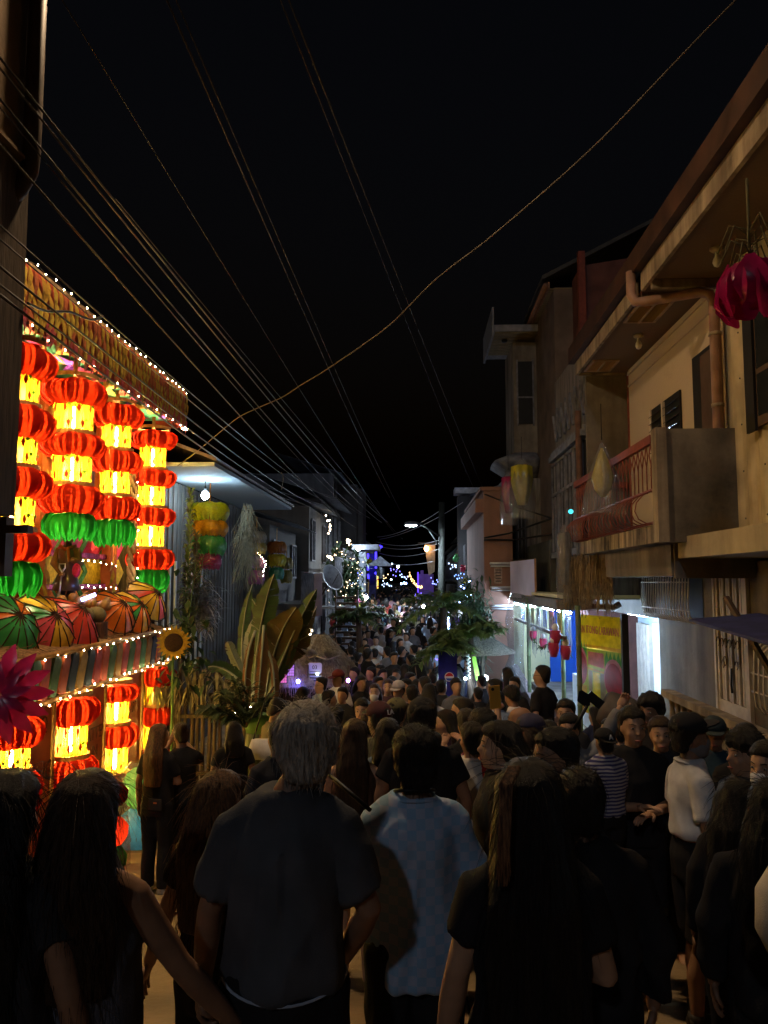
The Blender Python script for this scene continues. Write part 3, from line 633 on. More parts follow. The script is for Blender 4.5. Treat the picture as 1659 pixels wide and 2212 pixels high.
# magenta paper flower hung under the eave
fc = at(1622, 585, 5.9)
t = thing('paper_flower', fc - V((0, 0, .5)), 'big drooping magenta paper flower hanging under the near eave', 'flower')
b = MB(); b.tube([fc + V((0, 0, .75)), fc + V((0, 0, .1))], .012, 5)
for k in range(16):
    a = k * 2.4; r_ = .12 + .16 * rnd.random(); z0 = .35 - .018 * k
    b.tube([fc + V((0, 0, z0)), fc + V((math.cos(a) * r_ * .6, math.sin(a) * r_ * .6, z0 + .08)), fc + V((math.cos(a) * r_, math.sin(a) * r_, z0 - .12))], .007, 4)
b.build('stem', mat('dry_stem', (.09, .075, .03), .8), t)
for k in range(11):
    a = k * 2 * math.pi / 11 + .3; q = fc + V((math.cos(a) * .15, math.sin(a) * .15, .03 * math.sin(k * 2))); L_ = .36 + .07 * math.sin(k * 5)
    o_ = V((math.cos(a), math.sin(a), 0)); b = MB()
    b.blade([q + V((0, 0, .05)), q + o_ * .05 - V((0, 0, L_ * .3)), q + o_ * .06 - V((0, 0, L_ * .65)), q + o_ * .02 - V((0, 0, L_ * .9)), q + o_ * .0 - V((0, 0, L_))], [.03, .11, .125, .07, .01], side=V((-o_.y, o_.x, 0)), fold=-.3); b.build('petal', M_fm, t)
b = MB(); b.ell(at(1233, 1105, 13.0), (.045, .045, .04), 8, 5); tag(b.build('indicator_lamp', emit('teal_lamp', (.05, .5, .6), 2.5)), 'tiny teal indicator lamp glowing by the rusty pipe', 'lamp')
# grey folded tent cover resting on a frame in front of the banner
b = MB(); p0, p1 = at(1300, 1525, 9.2), at(1405, 1575, 9.0)
b.tube([p0, lerp(p0, p1, .1), lerp(p0, p1, .5) + V((0, 0, .02)), p1], [.17, .21, .22, .2], 14)
tc_ = tag(b.build('tarp_roll', mat('grey_tarp', (.10, .085, .075), .6, .3, 5)), 'grey rolled tarpaulin lying on legs before the yellow banner', 'tarpaulin')
b = MB(); b.tube([at(1345, 1560, 9.1), at(1342, 1600, 9.1) * 1 + V((0, 0, -1.2))], .03, 6); b.tube([at(1395, 1570, 9.0), at(1395, 1600, 9.0) + V((0, 0, -1.2))], .03, 6); b.build('leg', M_dark, tc_)
# ------------------------------------------------------------------ LEFT: house corner at the picture's edge
M_dusk = concrete('brown_plaster', (.26, .17, .09), (.06, .04, .025), .6)
nh = thing('corner_house', (-3.4, 4.2, gz(4)), 'dark overhanging house corner with rain pipe at the street edge', 'house')
XL1 = at(43, 850, 5.0).x; XL0 = at(70, 200, 5.0).x; XP = at(92, 200, 4.9).x
b = MB(); b.bx(-6.0, XL1, 4.4, 5.0, 2.45, 4.85); b.build('wall', mat('dark_plank_wall', (.085, .06, .038), .8, .45, 3, .4, 12, stretch=(8, 8, .8)), nh)
b = MB(); b.bx(-6.0, XL0, 4.3, 5.0, 4.88, 8.0); b.build('upper_wall', M_dusk, nh)
b = MB(); b.bx(XL1 - .07, XL1, 4.9, 5.0, 2.05, 2.44); b.bx(XL1, XL1 + .17, 4.85, 4.92, 2.33, 2.38); b.build('corner_post', M_brown, nh)
b = MB(); b.tube([(XP - .06, 4.9, 8.0), (XP - .06, 4.9, 4.95), (XP - .07, 4.9, 4.80), (XP - .13, 4.88, 4.66), (XP - .22, 4.86, 4.55)], .06, 10); b.build('downpipe', mat('rust_brown_pipe', (.06, .035, .02), .6, .4, 6), nh)
b = MB(); b.bx(-6, XL1 + .05, 4.25, 5.0, 4.853, 4.877); b.build('ledge', M_dusk, nh)
b = MB(); b.tube([(XL1 - .2, 4.38, 4.84), (XL1 - .22, 4.36, 4.6), (XL1 - .24, 4.36, 2.5)], .05, 8); b.build('thin_pipe', M_pvc, nh)
# ------------------------------------------------------------------ assumed sodium lamp, added just above the picture to light house and wires
sl_ = thing('street_lamp', (-3.4, 5.2, gz(5)), 'assumed warm sodium street lamp, out of view above the corner house pipe', 'street lamp')
b = MB(); b.tube([(-3.4, 5.2, gz(5)), (-3.4, 5.2, 7.9)], [.13, .09], 10); b.tube([(-3.4, 5.2, 7.6), (-2.9, 5.6, 8.1), (-2.2, 6.1, 8.15)], .035, 6); b.build('pole', mat('assumed_lamp_pole', (.16, .14, .12), .7), sl_)
b = MB(); b.loft([((-2.0, 6.2, 8.0), .26, .17, .7), ((-2.0, 6.2, 8.10), .28, .18, .7), ((-2.0, 6.2, 8.2), .15, .1, .7)], 16); b.build('head', mat('assumed_lamp_pole', (.2, .2, .2)), sl_)
b = MB(); b.ell((-2.0, 6.2, 7.985), (.20, .13, .07), 14, 6); b.build('lens', emit('assumed_sodium_lens', (1.0, .69, .40), 1000), sl_)
# ------------------------------------------------------------------ lantern house
lh = thing('lantern_house', (-5, 10, gz(10)), 'festival house with leaf covered canopy and decorated balcony counter', 'house')
M_redb = mat('orange_red_backing', (.36, .05, .018), .8, .35, 5); M_grn = mat('green_painted_ceiling', (.06, .27, .13), .75, .35, 2)
M_lp = mat('festival_red_panel', (.40, .10, .04), .7, .35, 2.5)
b = MB(); b.bx(-9, -5.15, 6.0, 12.9, -1.3, 5.6); b.build('wall', mat('red_brown_wall', (.33, .10, .05), .8, .4, 2), lh)
# canopy soffit and front board
CX = -3.9
b = MB(); b.bx(-5.14, CX - .03, 6.4, 12.55, 4.70, 4.74); b.build('canopy_ceiling', M_grn, lh)
b = MB(); b.prism([(0, 0), (.05, 0), (.05, .6), (0, .6)], (CX - .03, 6.4, 4.58), (1, 0, 0), (0.0, 0, 1), (0, 6.17, 0)); b.bx(-4.4, CX - .03, 12.56, 12.6, 4.58, 5.18)
fb = b.build('canopy_board', M_redb, lh)
b = MB(); b.prism([(0, 0), (-1.4, .5), (-1.4, .54), (0, .04)], (CX, 6.3, 5.2), (1, 0, 0), (0, 0, 1), (0, 6.4, 0)); b.build('canopy_roof', M_dusk, lh)
def leafmesh(name, L_, w_, m):
    b = MB(); b.blade([(0, 0, 0), (0, .012, -L_ * .3), (0, .014, -L_ * .65), (0, .004, -L_)], [w_ * .3, w_, w_ * .75, .004], side=V((1, 0, 0)), fold=.3); return b.mesh(name, m)
lc = [mat('leaf_ochre', (.36, .24, .035), .7, .5, 14), mat('leaf_amber', (.34, .19, .025), .7, .5, 14), mat('leaf_rust', (.30, .08, .03), .7, .4, 14), mat('leaf_pinkred', (.30, .05, .06), .7, .4, 14)]
lm = [leafmesh('kiping_leaf', .29, .05, m) for m in lc]
# leaves of the front board (x axis along street, leaf face towards the street +X)
for r_ in range(4):
    for i in range(48):
        y = 6.5 + i * .127 + (.06 if r_ % 2 else 0); z = 5.16 - r_ * .135
        m = lm[(rnd.choice([0, 0, 1, 1, 2]) if r_ < 3 else rnd.choice([2, 3, 3, 0]))]
        M = frame((CX + .025 + .008 * (3 - r_), y, z), (0, 1, 0), (0, 0, 1)) @ Matrix.Rotation(R(rnd.uniform(-12, 12)), 4, 'Y')
        place('leaf', m, fb, M @ Matrix.Rotation(R(180), 4, 'Z'))
# leaves under the ceiling
cl = bpy.data.objects['canopy_ceiling']
cc_ = [mat('petal_pink', (.62, .08, .22), .7, .3, 10), mat('petal_yellow', (.6, .45, .06), .7, .3, 10), mat('petal_violet', (.28, .08, .5), .7, .3, 10), mat('petal_coral', (.62, .13, .07), .7, .3, 10)]
cm = [leafmesh('ceiling_leaf', .42, .10, m) for m in cc_]
for i in range(15):
    for j in range(4):
        y = 6.7 + i * .4 + rnd.uniform(-.06, .06); x = CX - .22 - j * .28
        place('ceiling_leaf', cm[(i + j * 2 + rnd.randint(0, 1)) % 4], cl, Matrix.Translation((x, y, 4.688)) @ Matrix.Rotation(R(rnd.uniform(-25, 25)), 4, 'Z') @ Matrix.Rotation(R(-90), 4, 'X'))
# ---- fairy lights
M_fairy = emit('fairy_bulb', (1, .74, .40), 110); M_wire = mat('thin_wire', (.05, .045, .04), .5)
def fairy(name, pts, n, lab, m=M_fairy, r=.0075, sag=.02, jit=.02, tri=True):
    pts = [V(p) for p in pts]; W_ = MB(); B = MB(); P = []
    for i in range(n):
        t = i / (n - 1) * (len(pts) - 1); k = min(int(t), len(pts) - 2); p = lerp(pts[k], pts[k + 1], t - k) + V((rnd.uniform(-jit, jit) * .4, rnd.uniform(-jit, jit), -sag * (i % 2) + rnd.uniform(-jit, jit)))
        P.append(p); B.ell(p, (r, r, r * 1.4), 6, 3)
    W_.tube(P, .004, 3)
    o = tag(W_.build(name, M_wire), lab, 'fairy lights'); stuff(B.build('bulb', m, o)); return o
fairy('fairy_lights', [(CX + .06, 6.6, 5.21), (CX + .06, 12.5, 5.17)], 31, 'string of tiny white lights along the canopy top edge')
fairy('fairy_lights', [(CX + .06, 6.6, 4.56), (CX + .06, 12.55, 4.56), (CX - .1, 12.6, 4.62)], 33, 'string of tiny white lights along the canopy lower edge')
fairy('fairy_lights', [(-3.55, 6.3, 1.27), (-3.55, 11.0, 1.33)], 24, 'string of tiny lights along the counter edge above the planks')
fairy('fairy_lights', [(-3.5, 6.3, .86), (-3.52, 11.3, .92)], 25, 'string of tiny lights below the row of painted planks')
fairy('fairy_lights', [(-4.3, 11.6, 3.9), (-4.28, 11.7, 1.7)], 13, 'upright string of lights beside the braided rope column')
fairy('fairy_lights', [(-4.8, 9.4, 2.85), (-4.75, 12.0, 2.72)], 14, 'string of lights above the magenta chevron row')
fairy('fairy_lights', [(-4.78, 9.4, 2.38), (-4.75, 12.0, 2.28)], 14, 'string of lights above the yellow chevron row')
fairy('fairy_lights', [(-4.76, 9.4, 1.98), (-4.75, 12.0, 1.92)], 14, 'string of lights above the orange chevron row')
# ---- lantern strings
M_bulb = emit('lantern_bulb', (1.0, .72, .36), 1050)
M_yel = paper('yellow_lantern_sheet', (.95, .85, .02), .10, .50, dif=(.40, .34, .02), vr=.06, trc=(1.0, .84, .30))
M_red = paper('red_lantern_petal', (1.0, .05, .008), .12, 0, dif=(.20, .012, .006), gl=.0, vr=.12)
M_gre = paper('green_lantern_petal', (.03, .62, .06), .30, 0, dif=(.015, .20, .03), gl=.0, vr=.12)
M_hoop = mat('bamboo_hoop', (.42, .22, .07), .6, .3, 8); M_rib = mat('dark_rib', (.06, .03, .015), .7)
M_pr = mat('print_red', (.45, .02, .01), .7); M_pg = mat('print_green', (.12, .42, .03), .7)
PROTO = {}
def petals(kind):
    """ring of overlapping rounded petals, unit radius 1, unit height 1 hanging from z=0 to -1"""
    if kind in PROTO: return PROTO[kind]
    b = MB(); n = 26
    for k in range(n):
        a = 2 * math.pi * k / n + .05 * math.sin(k * 3.7); d = V((math.cos(a), math.sin(a), 0)); s_ = V((-math.sin(a), math.cos(a), 0)); j = 1 + .05 * math.sin(k * 7.3); dz = .03 * math.sin(k * 5.1)
        if kind == 'bud': prof = [(.60, 0, .05), (.84, -.10, .12), (.97, -.38, .14), (.96, -.68, .13), (.86, -.92, .08), (.78, -1.04 - .06 * (k % 2), .012)]
        elif kind == 'cone': prof = [(.72, 0, .08), (.98, -.12, .12), (.86, -.45, .11), (.62, -.75, .08), (.35, -1.0, .03)]
        else: prof = [(.50, .0, .06), (.78, -.03, .11), (.96, -.24, .14), (1.0, -.5, .15), (.94, -.76, .13), (.76, -.97, .09), (.60, -1.0, .05)]
        tw = .10 + .05 * math.sin(k * 2.9)
        vs = []
        for r_, z, w_ in prof:
            for q in (-1, -.4, .4, 1): vs.append(d * (r_ * j + tw * q * w_ * 7 * .55 - .05 * (q * q)) + s_ * (w_ * 1.25 * q) + V((0, 0, z + dz)))
        fs = []
        for i in range(len(prof) - 1):
            for q in (0, 1, 2): fs.append((i * 4 + q, i * 4 + q + 1, i * 4 + q + 5, i * 4 + q + 4))
        b.add(vs, fs, 0, True)
    PROTO[kind] = b; return b
def pm(kind, m):
    key = kind + m.name
    if key not in PROTO: PROTO[key] = petals(kind).mesh('petal_ring', m)
    return PROTO[key]
def proto(key, fn):
    if key not in PROTO: PROTO[key] = fn()
    return PROTO[key]
def _sheet():
    b = MB(); n = 24; vs = []
    for k in range(n):
        a = 2 * math.pi * k / n; r_ = 1 + (.02 if k % 2 else -.02)
        vs += [(r_ * math.cos(a), r_ * math.sin(a), 0), (r_ * math.cos(a), r_ * math.sin(a), -1)]
    return b.add(vs, [(k * 2, k * 2 + 1, (k * 2 + 3) % (2 * n), (k * 2 + 2) % (2 * n)) for k in range(n)]).mesh('yellow_sheet', M_yel)
def _ribs():
    b = MB()
    for k in range(16):
        a = 2 * math.pi * (k + .5) / 16; p = V((1.03 * math.cos(a), 1.03 * math.sin(a), 0)); b.tube([p, p - V((0, 0, 1))], .016, 3)
    return b.mesh('rib', M_rib)
def _prints():
    b = MB()
    for k in range(9):
        for z, s_ in ((-.25, 1), (-.74, 1)):
            a = 2 * math.pi * k / 9 + (.2 if z < -.5 else 0); d = V((math.cos(a), math.sin(a), 0)); t = V((-d.y, d.x, 0)); c = d * 1.06 + V((0, 0, z))
            b.add([c + V((0, 0, .17)), c + t * .11, c - V((0, 0, .17)), c - t * .11], [(0, 1, 2, 3)])
            c2 = d * 1.055 + V((0, 0, z + (.12 if s_ else 0))) + t * .2
            b.add([c2 + V((0, 0, .07)), c2 + t * .14, c2 - V((0, 0, .07)), c2 - t * .1], [(0, 1, 2, 3)], 1)
    return b.mesh('printed_leaf', [M_pr, M_pg])
def _hoop():
    b = MB(); n = 24; vs = []
    for z, r_ in ((0, 1), (-.13, 1), (-.13, .94), (0, .94)):
        for k in range(n): a = 2 * math.pi * k / n; vs.append((r_ * math.cos(a), r_ * math.sin(a), z))
    fs = []
    for i in range(4):
        for k in range(n): fs.append((i * n + k, i * n + (k + 1) % n, ((i + 1) % 4) * n + (k + 1) % n, ((i + 1) % 4) * n + k))
    return b.add(vs, fs).mesh('hoop', M_hoop)
def _bulb():
    b = MB(); b.lathe([(.05, -.5), (.10, -.45), (.10, .45), (.05, .5)], 6); return b.mesh('bulb', M_bulb)
def lantern(x, y, ztop, D, tiers, lab, pole=0.0, group='upper lantern strings of the festival house', green=True, scale=1.0):
    """tiers: list of ('r'|'y'|'g'|'c', height)"""
    t = thing('lantern_string', (x, y, ztop - sum(h for _, h in tiers)), lab, 'lantern', group)
    rr = D / 2; ry = rr * .56; T = lambda z, sx, sz: Matrix.Translation((x, y, z)) @ Matrix.Rotation(x * 7 + y, 4, 'Z') @ Matrix.Diagonal((sx, sx, sz, 1))
    z = ztop
    if pole:
        b = MB(); b.tube([(x, y, z), (x, y, z + pole)], .028 * scale, 6); b.build('hanging_pole', M_hoop, t)
    hoop = proto('hoop', _hoop)
    place('hoop', hoop, t, T(z + .05, rr * .72, .35))
    for k, h in tiers:
        if k == 'r': place('petal_ring', pm('ring', M_red), t, T(z - .03, rr, h * 1.02)); 
        elif k == 'g': place('petal_ring', pm('bud', M_gre), t, T(z - .03, rr * .84, h)); place('hoop', hoop, t, T(z + .01, ry * 1.05, .35))
        elif k == 'c': place('petal_ring', pm('cone', M_red), t, T(z, rr, h))
        else:
            s_ = place('yellow_sheet', proto('sheet', _sheet), t, T(z, ry, h))
            for nm, q in (('rib', proto('ribs', _ribs)), ('printed_leaf', proto('prints', _prints))):
                o = bpy.data.objects.new(nm, q); COL.objects.link(o); o.parent = s_
            place('hoop', hoop, t, T(z - h + .015, ry * 1.2, .40))
        if k in 'yr' :
            place('bulb', proto('bulb', _bulb), t, Matrix.Translation((x, y, z - h / 2)) @ Matrix.Diagonal((.16 * scale, .16 * scale, h * (.8 if k == 'y' else .45), 1)))
        z -= h
    return t
def upper(px, Y, D, seq, lab, pole):
    """seq: list of (kind, top px, bottom px)"""
    x = at(px, 1000, Y).x
    zs = [(k, at(px, a, Y).z, at(px, c, Y).z) for k, a, c in seq]
    return lantern(x, Y, zs[0][1], D, [(k, (zs[i][1] - (zs[i + 1][1] if i + 1 < len(zs) else zs[i][2]))) for i, (k, a, c) in enumerate(zs)], lab, pole)
upper(30, 7.8, .76, [('r', 748, 0), ('y', 812, 0), ('r', 876, 0), ('y', 944, 0), ('r', 1008, 0), ('y', 1070, 0), ('r', 1142, 0), ('g', 1206, 1278)], 'long red and yellow lantern string half hidden by the corner house', .0)
upper(156, 8.9, .76, [('r', 822, 0), ('y', 872, 0), ('r', 936, 0), ('y', 982, 0), ('r', 1046, 0), ('g', 1104, 1158)], 'biggest red and yellow lantern string with dark green bud below, above the statue', .28)
upper(250, 10.5, .70, [('r', 874, 0), ('y', 918, 0), ('r', 972, 0), ('y', 1016, 0), ('r', 1070, 0), ('g', 1118, 1172)], 'lantern string between the biggest one and the longest one, green bud over rope column', .25)
upper(330, 12.0, .72, [('r', 930, 0), ('y', 965, 0), ('r', 1013, 0), ('y', 1048, 0), ('r', 1095, 0), ('y', 1132, 0), ('r', 1183, 0), ('g', 1226, 1272)], 'longest lantern string at the canopy end with three yellow drums', .22)
def lower(px, Y, D, seq, lab):
    x = at(px, 1500, Y).x
    zs = [(k, at(px, a, Y).z, at(px, c, Y).z if c else 0) for k, a, c in seq]
    return lantern(x, Y, zs[0][1], D, [(k, (zs[i][1] - (zs[i + 1][1] if i + 1 < len(zs) else zs[i][2]))) for i, (k, a, c) in enumerate(zs)], lab, 0, 'lower lantern strings under the counter')
lower(30, 7.2, .56, [('r', 1545, 0), ('y', 1604, 0), ('r', 1662, 0), ('c', 1725, 1790)], 'low lantern string below the magenta pinwheel flower')
lower(156, 8.5, .60, [('r', 1502, 0), ('y', 1558, 0), ('r', 1630, 0), ('y', 1694, 0), ('c', 1778, 1850)], 'low lantern string with two bright drums before lettered panels')
lower(252, 9.8, .54, [('r', 1475, 0), ('y', 1508, 0), ('r', 1560, 0), ('y', 1606, 0), ('c', 1668, 1740)], 'low lantern string behind the head of the long haired girl')
lower(336, 11.2, .58, [('r', 1438, 0), ('y', 1476, 0), ('r', 1520, 0), ('y', 1562, 0), ('c', 1615, 1665)], 'low lantern string nearest the sunflower and the couple')
# lettered panels between the low lanterns
def panel(Y0, Y1, z0, z1, x, words, lab):
    t = thing('lettered_panel', (x, (Y0 + Y1) / 2, z0), lab, 'panel', 'lettered panels under the counter')
    b = MB(); b.bx(x - .02, x, Y0, Y1, z0, z1); b.build('board', M_lp, t)
    b = MB(); b.bx(x, x + .02, Y0, Y0 + .05, z0, z1); b.bx(x, x + .02, Y1 - .06, Y1, z0, z1); b.build('frame', mat('tan_frame', (.45, .26, .10), .7), t)
    for s_, sz, z in words: text(s_, sz, frame((x + .006, (Y0 + Y1) / 2, z), (0, 1, 0), (1, 0, 0)), mat('carved_letter', (.14, .035, .015), .8), t, sx=.8)
    return t
panel(7.55, 8.15, -.95, .75, -3.84, [('OQ', .22, .55), ('ZING', .30, .05), ('IN', .2, -.6)], 'red panel lettered ZING between the two bright low lanterns')
panel(8.95, 9.55, -.95, .85, -3.86, [('A PINI', .17, .45), ('PATTEN', .22, .2), ('IN', .22, -.02), ('2 BEST', .13, -.4)], 'red panel lettered in small carved lines behind the low lanterns')
panel(10.2, 10.9, -.95, .85, -3.88, [('ART', .2, .3)], 'narrow red panel between the two farther low lanterns')
b = MB(); b.bx(-5.14, -3.95, 6.0, 12.0, -1.3, .86); b.build('lower_wall', M_lp, lh)
# ---- counter band of painted planks
b = MB(); b.bx(-5.1, -3.66, 6.0, 11.2, .86, 1.26); cb = b.build('counter_front', mat('brown_backing', (.12, .07, .035), .85), lh)
b = MB(); b.tube([(-3.56, 6.0, 1.29), (-3.57, 11.1, 1.33)], .028, 6); b.tube([(-3.56, 6.0, .84), (-3.57, 11.3, .89)], .024, 6); b.build('counter_rail', M_hoop, lh)
pc = [(.42, .06, .05), (.03, .035, .07), (.35, .19, .04), (.09, .24, .10), (.5, .10, .05), (.07, .15, .05), (.42, .09, .03), (.02, .04, .05), (.42, .26, .05)]
pl_ = []
for i, c in enumerate(pc):
    b = MB(); poly = [(-.075, -.17), (-.03, -.20), (.04, -.20), (.08, -.16), (.08, .17), (.03, .20), (-.04, .20), (-.075, .16)]
    b.prism(poly, (0, 0, 0), (1, 0, 0), (0, 0, 1), (0, .03, 0), 0)
    for z in (-.1, .06): b.prism([(-.02, z), (.03, z - .015), (.035, z + .03), (-.015, z + .04)], (0, -.004, 0), (1, 0, 0), (0, 0, 1), (0, .002, 0), 1)
    pl_.append(b.mesh('painted_plank', [mat('plank_paint_%d' % i, c, .6, .35, 9), M_dark]))
order = [0, 1, 2, 3, 4, 5, 6, 7, 8, 7, 0, 4, 5, 2, 0, 5, 4, 3, 2, 1, 6, 5]
for i, k in enumerate(order):
    y = 6.55 + i * .205
    place('painted_plank', pl_[k], cb, frame((-3.60, y, 1.075), (0, 1, 0), (0, 0, 1)) @ Matrix.Rotation(R(16 + rnd.uniform(-5, 5)), 4, 'Y') @ Matrix.Rotation(R(180), 4, 'Z'))
# ---- straw slope of the counter
b = MB(); b.prism([(0, 0), (-1.3, .42), (-1.3, -.1), (0, -.1)], (-3.62, 6.0, 1.30), (1, 0, 0), (0, 0, 1), (0, 5.3, 0)); b.build('straw_bed', mat('straw_bed', (.33, .18, .08), .9, .5, 20, .6, 40), lh)
b = MB()
for i in range(500):
    t = rnd.random(); p = V((-3.62 - 1.25 * t, rnd.uniform(6.1, 11.2), 1.31 + .4 * t)); q = p + V((rnd.uniform(-.14, .14), rnd.uniform(-.14, .14), rnd.uniform(.0, .05))); b.tube([p, q], .004, 3, caps=False)
stuff(tag(b.build('loose_straw', mat('dry_straw', (.32, .22, .11))), 'loose straw strewn over the counter among paper umbrellas', 'straw'))
# ---- paper umbrellas
UC = {'g': paper('umb_green', (.05, .38, .12), .45), 'o': paper('umb_orange', (.8, .2, .02), .45), 'y': paper('umb_yellow', (.8, .52, .04), .45), 'p': paper('umb_pink', (.75, .10, .16), .45), 'r': paper('umb_red', (.75, .07, .04), .45)}
def umbrella(px, py, Y, R_, cols, axis, lab):
    c = at(px, py, Y); ax = V(axis).normalized(); t = thing('paper_umbrella', c, lab, 'umbrella', 'paper umbrellas on the counter')
    ref = V((0, 0, 1)) if abs(ax.z) < .9 else V((1, 0, 0)); x = ax.cross(ref).normalized(); y = ax.cross(x)
    n = len(cols); ribs = MB()
    P = lambda a, r_, h: c + (x * math.cos(a) + y * math.sin(a)) * r_ * R_ + ax * h * R_
    for k, cc in enumerate(cols):
        a0, a1 = 2 * math.pi * k / n, 2 * math.pi * (k + 1) / n; am = (a0 + a1) / 2; b = MB()
        vs = []
        for r_, h in ((.04, .62), (.3, .52), (.62, .30), (.97, 0)):
            vs += [P(a0, r_, h), P(am, r_ * .97, h - .02), P(a1, r_, h)]
        fs = []
        for i in range(3):
            for q in (0, 1): fs.append((i * 3 + q, i * 3 + q + 1, i * 3 + q + 4, i * 3 + q + 3))
        b.add(vs, fs, 0, True); b.build('gore', UC[cc], t)
        ribs.tube([P(a0, .04, .64), P(a0, .62, .32), P(a0, 1.06, -.03)], .008, 4)
    ribs.tube([P(2 * math.pi * k / 24, 1.0, -.02) for k in range(25)], .007, 4, caps=False); ribs.tube([c + ax * R_ * .68, c - ax * R_ * .7], .014, 5)
    ribs.build('rib', M_rib, t)
    bb = MB(); bb.ell(c + ax * R_ * .25, (.03, .03, .03), 6, 4); bb.build('bulb', emit('umbrella_bulb', (1, .6, .25), 22), t)
umbrella(14, 1352, 7.4, .36, 'gggggggoogggo', (.75, -.35, .45), 'green paper umbrella with orange crown at the picture edge')
umbrella(92, 1352, 8.0, .38, 'pppyyypppyyygg', (.72, -.35, .45), 'pink and yellow paper umbrella with green crown')
umbrella(148, 1348, 8.6, .42, 'rrrrprrrrrpr', (.5, -.1, .5), 'plain red paper umbrella leaning beside the palm trunk stumps')
umbrella(246, 1322, 9.7, .33, 'oooooooyyooo', (.72, -.3, .55), 'orange ribbed paper umbrella beside the dark stumps')
umbrella(284, 1322, 10.2, .33, 'ogoyogoogyog', (.75, -.3, .5), 'orange and green paper umbrella between two others')
umbrella(318, 1298, 10.6, .34, 'yyyryyyyryyr', (.72, -.25, .55), 'yellow and red paper umbrella closest to the sunflower')
# stumps of bundled palm wood with coconuts
M_bark = mat('fibrous_bark', (.13, .06, .035), .9, .5, 5, .6, 20, stretch=(8, 8, .7)); M_husk = mat('coconut_husk', (.16, .13, .06), .8, .4, 8); M_gourd = mat('tan_gourd', (.42, .23, .09), .6, .35, 6)
for i, (px, Y) in enumerate(((182, 8.95), (208, 9.15))):
    c = at(px, 1255, Y); b = MB(); b.lathe([(.16, 1.2), (.15, 1.35), (.145, 1.50), (.15, 1.53)], 18, (c.x, Y, 0), fn=lambda a: 1 + .06 * math.sin(a * 9))
    tag(b.build('fibre_stump', M_bark), ('brown fibrous stump nearer the red umbrella', 'brown fibrous stump nearer the orange umbrella')[i], 'stump', 'fibre stumps on the counter')
    b = MB(); b.ell((c.x + .02, Y - .02, 1.61), (.12, .12, .105), 12, 8); tag(b.build('coconut', M_husk), ('green brown coconut on the stump nearer the red umbrella', 'green brown coconut on the stump nearer the orange umbrella')[i], 'coconut', 'coconuts on the stumps')
gs = MB()
for i in range(34):
    px = rnd.uniform(132, 232); Y = 9.3 + rnd.uniform(-.15, .3); p = at(px, rnd.uniform(1288, 1326), Y); s_ = rnd.uniform(.035, .07)
    g = MB(); g.ell(p, (s_, s_ * .9, s_ * rnd.uniform(.8, 1.3)), 9, 6); tag(g.build('gourd', M_gourd), 'small tan gourd in the heap before the statue' if i % 2 else 'tan root vegetable in the heap before the statue', 'gourd', 'tan gourds and roots heaped before the statue')
# ---- chevron wall
CHC = {'m': mat('chev_magenta', (.55, .02, .14), .7, .35, 20, stretch=(1, 8, 1)), 'y': mat('chev_yellow', (.62, .42, .02), .7, .3, 20), 'o': mat('chev_orange', (.62, .15, .02), .7, .3, 20), 'g': mat('chev_green', (.06, .22, .04), .7, .4, 20), 'v': mat('chev_violet', (.25, .03, .22), .7, .4, 20)}
cw = thing('chevron_wall', (-4.95, 10.6, 1.6), 'rows of pleated chevron papers in magenta, yellow and orange behind the statue', 'decoration')
def chev(y, z, h, w_, c, k):
    b = MB(); b.prism([(0, h / 2), (w_, h / 2), (w_ + h * .55, 0), (w_, -h / 2), (0, -h / 2), (h * .55, 0)], (-4.94 + .012 * (k % 3), y, z), (0, 1, 0), (0, 0, 1), (.03, 0, 0)); b.build('chevron', CHC[c], cw)
for row, (z, h, main) in enumerate(((2.62, .42, 'm'), (2.16, .42, 'y'), (1.72, .40, 'o'))):
    y = 6.4; k = 0
    while y < 12.2:
        w_ = .62 if k % 2 == 0 else .13
        chev(y, z, h, w_, main if k % 2 == 0 else 'g', k); y += w_ + .012; k += 1
for z in (2.87, 2.39, 1.94):
    b = MB()
    for i in range(90):
        y = 6.4 + i * .065; a = rnd.uniform(0, 6.28); b.bx(-4.9, -4.82, y, y + .06, z - .028 - rnd.random() * .015, z + .028 + rnd.random() * .012)
    b.build('garland', CHC['v'], cw)
M_pil = mat('leaf_pillar', (.40, .10, .03), .8, .3, 5)
for (px, Y) in ((140, 9.6), (268, 11.9)):
    p = at(px, 1100, Y); b = MB(); b.bx(-5.05, -4.75, Y - .12, Y + .12, 1.5, 4.7); pb = b.build('pillar', M_pil, lh)
    for i in range(14): place('leaf', lm[i % 2], pb, frame((-4.735, Y + rnd.uniform(-.07, .07), 4.5 - i * .21), (0, 1, 0), (0, 0, 1)) @ Matrix.Rotation(R(180 + rnd.uniform(-20, 20)), 4, 'Z') @ Matrix.Rotation(R(rnd.uniform(-40, 40)), 4, 'Y'))
M_rope = mat('pale_rope', (.45, .33, .20), .8, .3, 12)
for i, (px, Y, z0, z1) in enumerate(((182, 9.75, 2.7, 4.5), (288, 11.75, 1.75, 3.9))):
    p = at(px, 1100, Y); b = MB()
    for ph in (0, 2.09, 4.19):
        b.tube([(p.x + .045 * math.cos(ph + k * .7), Y + .045 * math.sin(ph + k * .7), lerp(z1, z0, k / 40)) for k in range(41)], .035, 5)
    tag(b.build('braided_rope', M_rope), ('pale braided rope hanging behind the biggest lantern', 'tan braided rope column beside the yellow chevron tips')[i], 'rope')
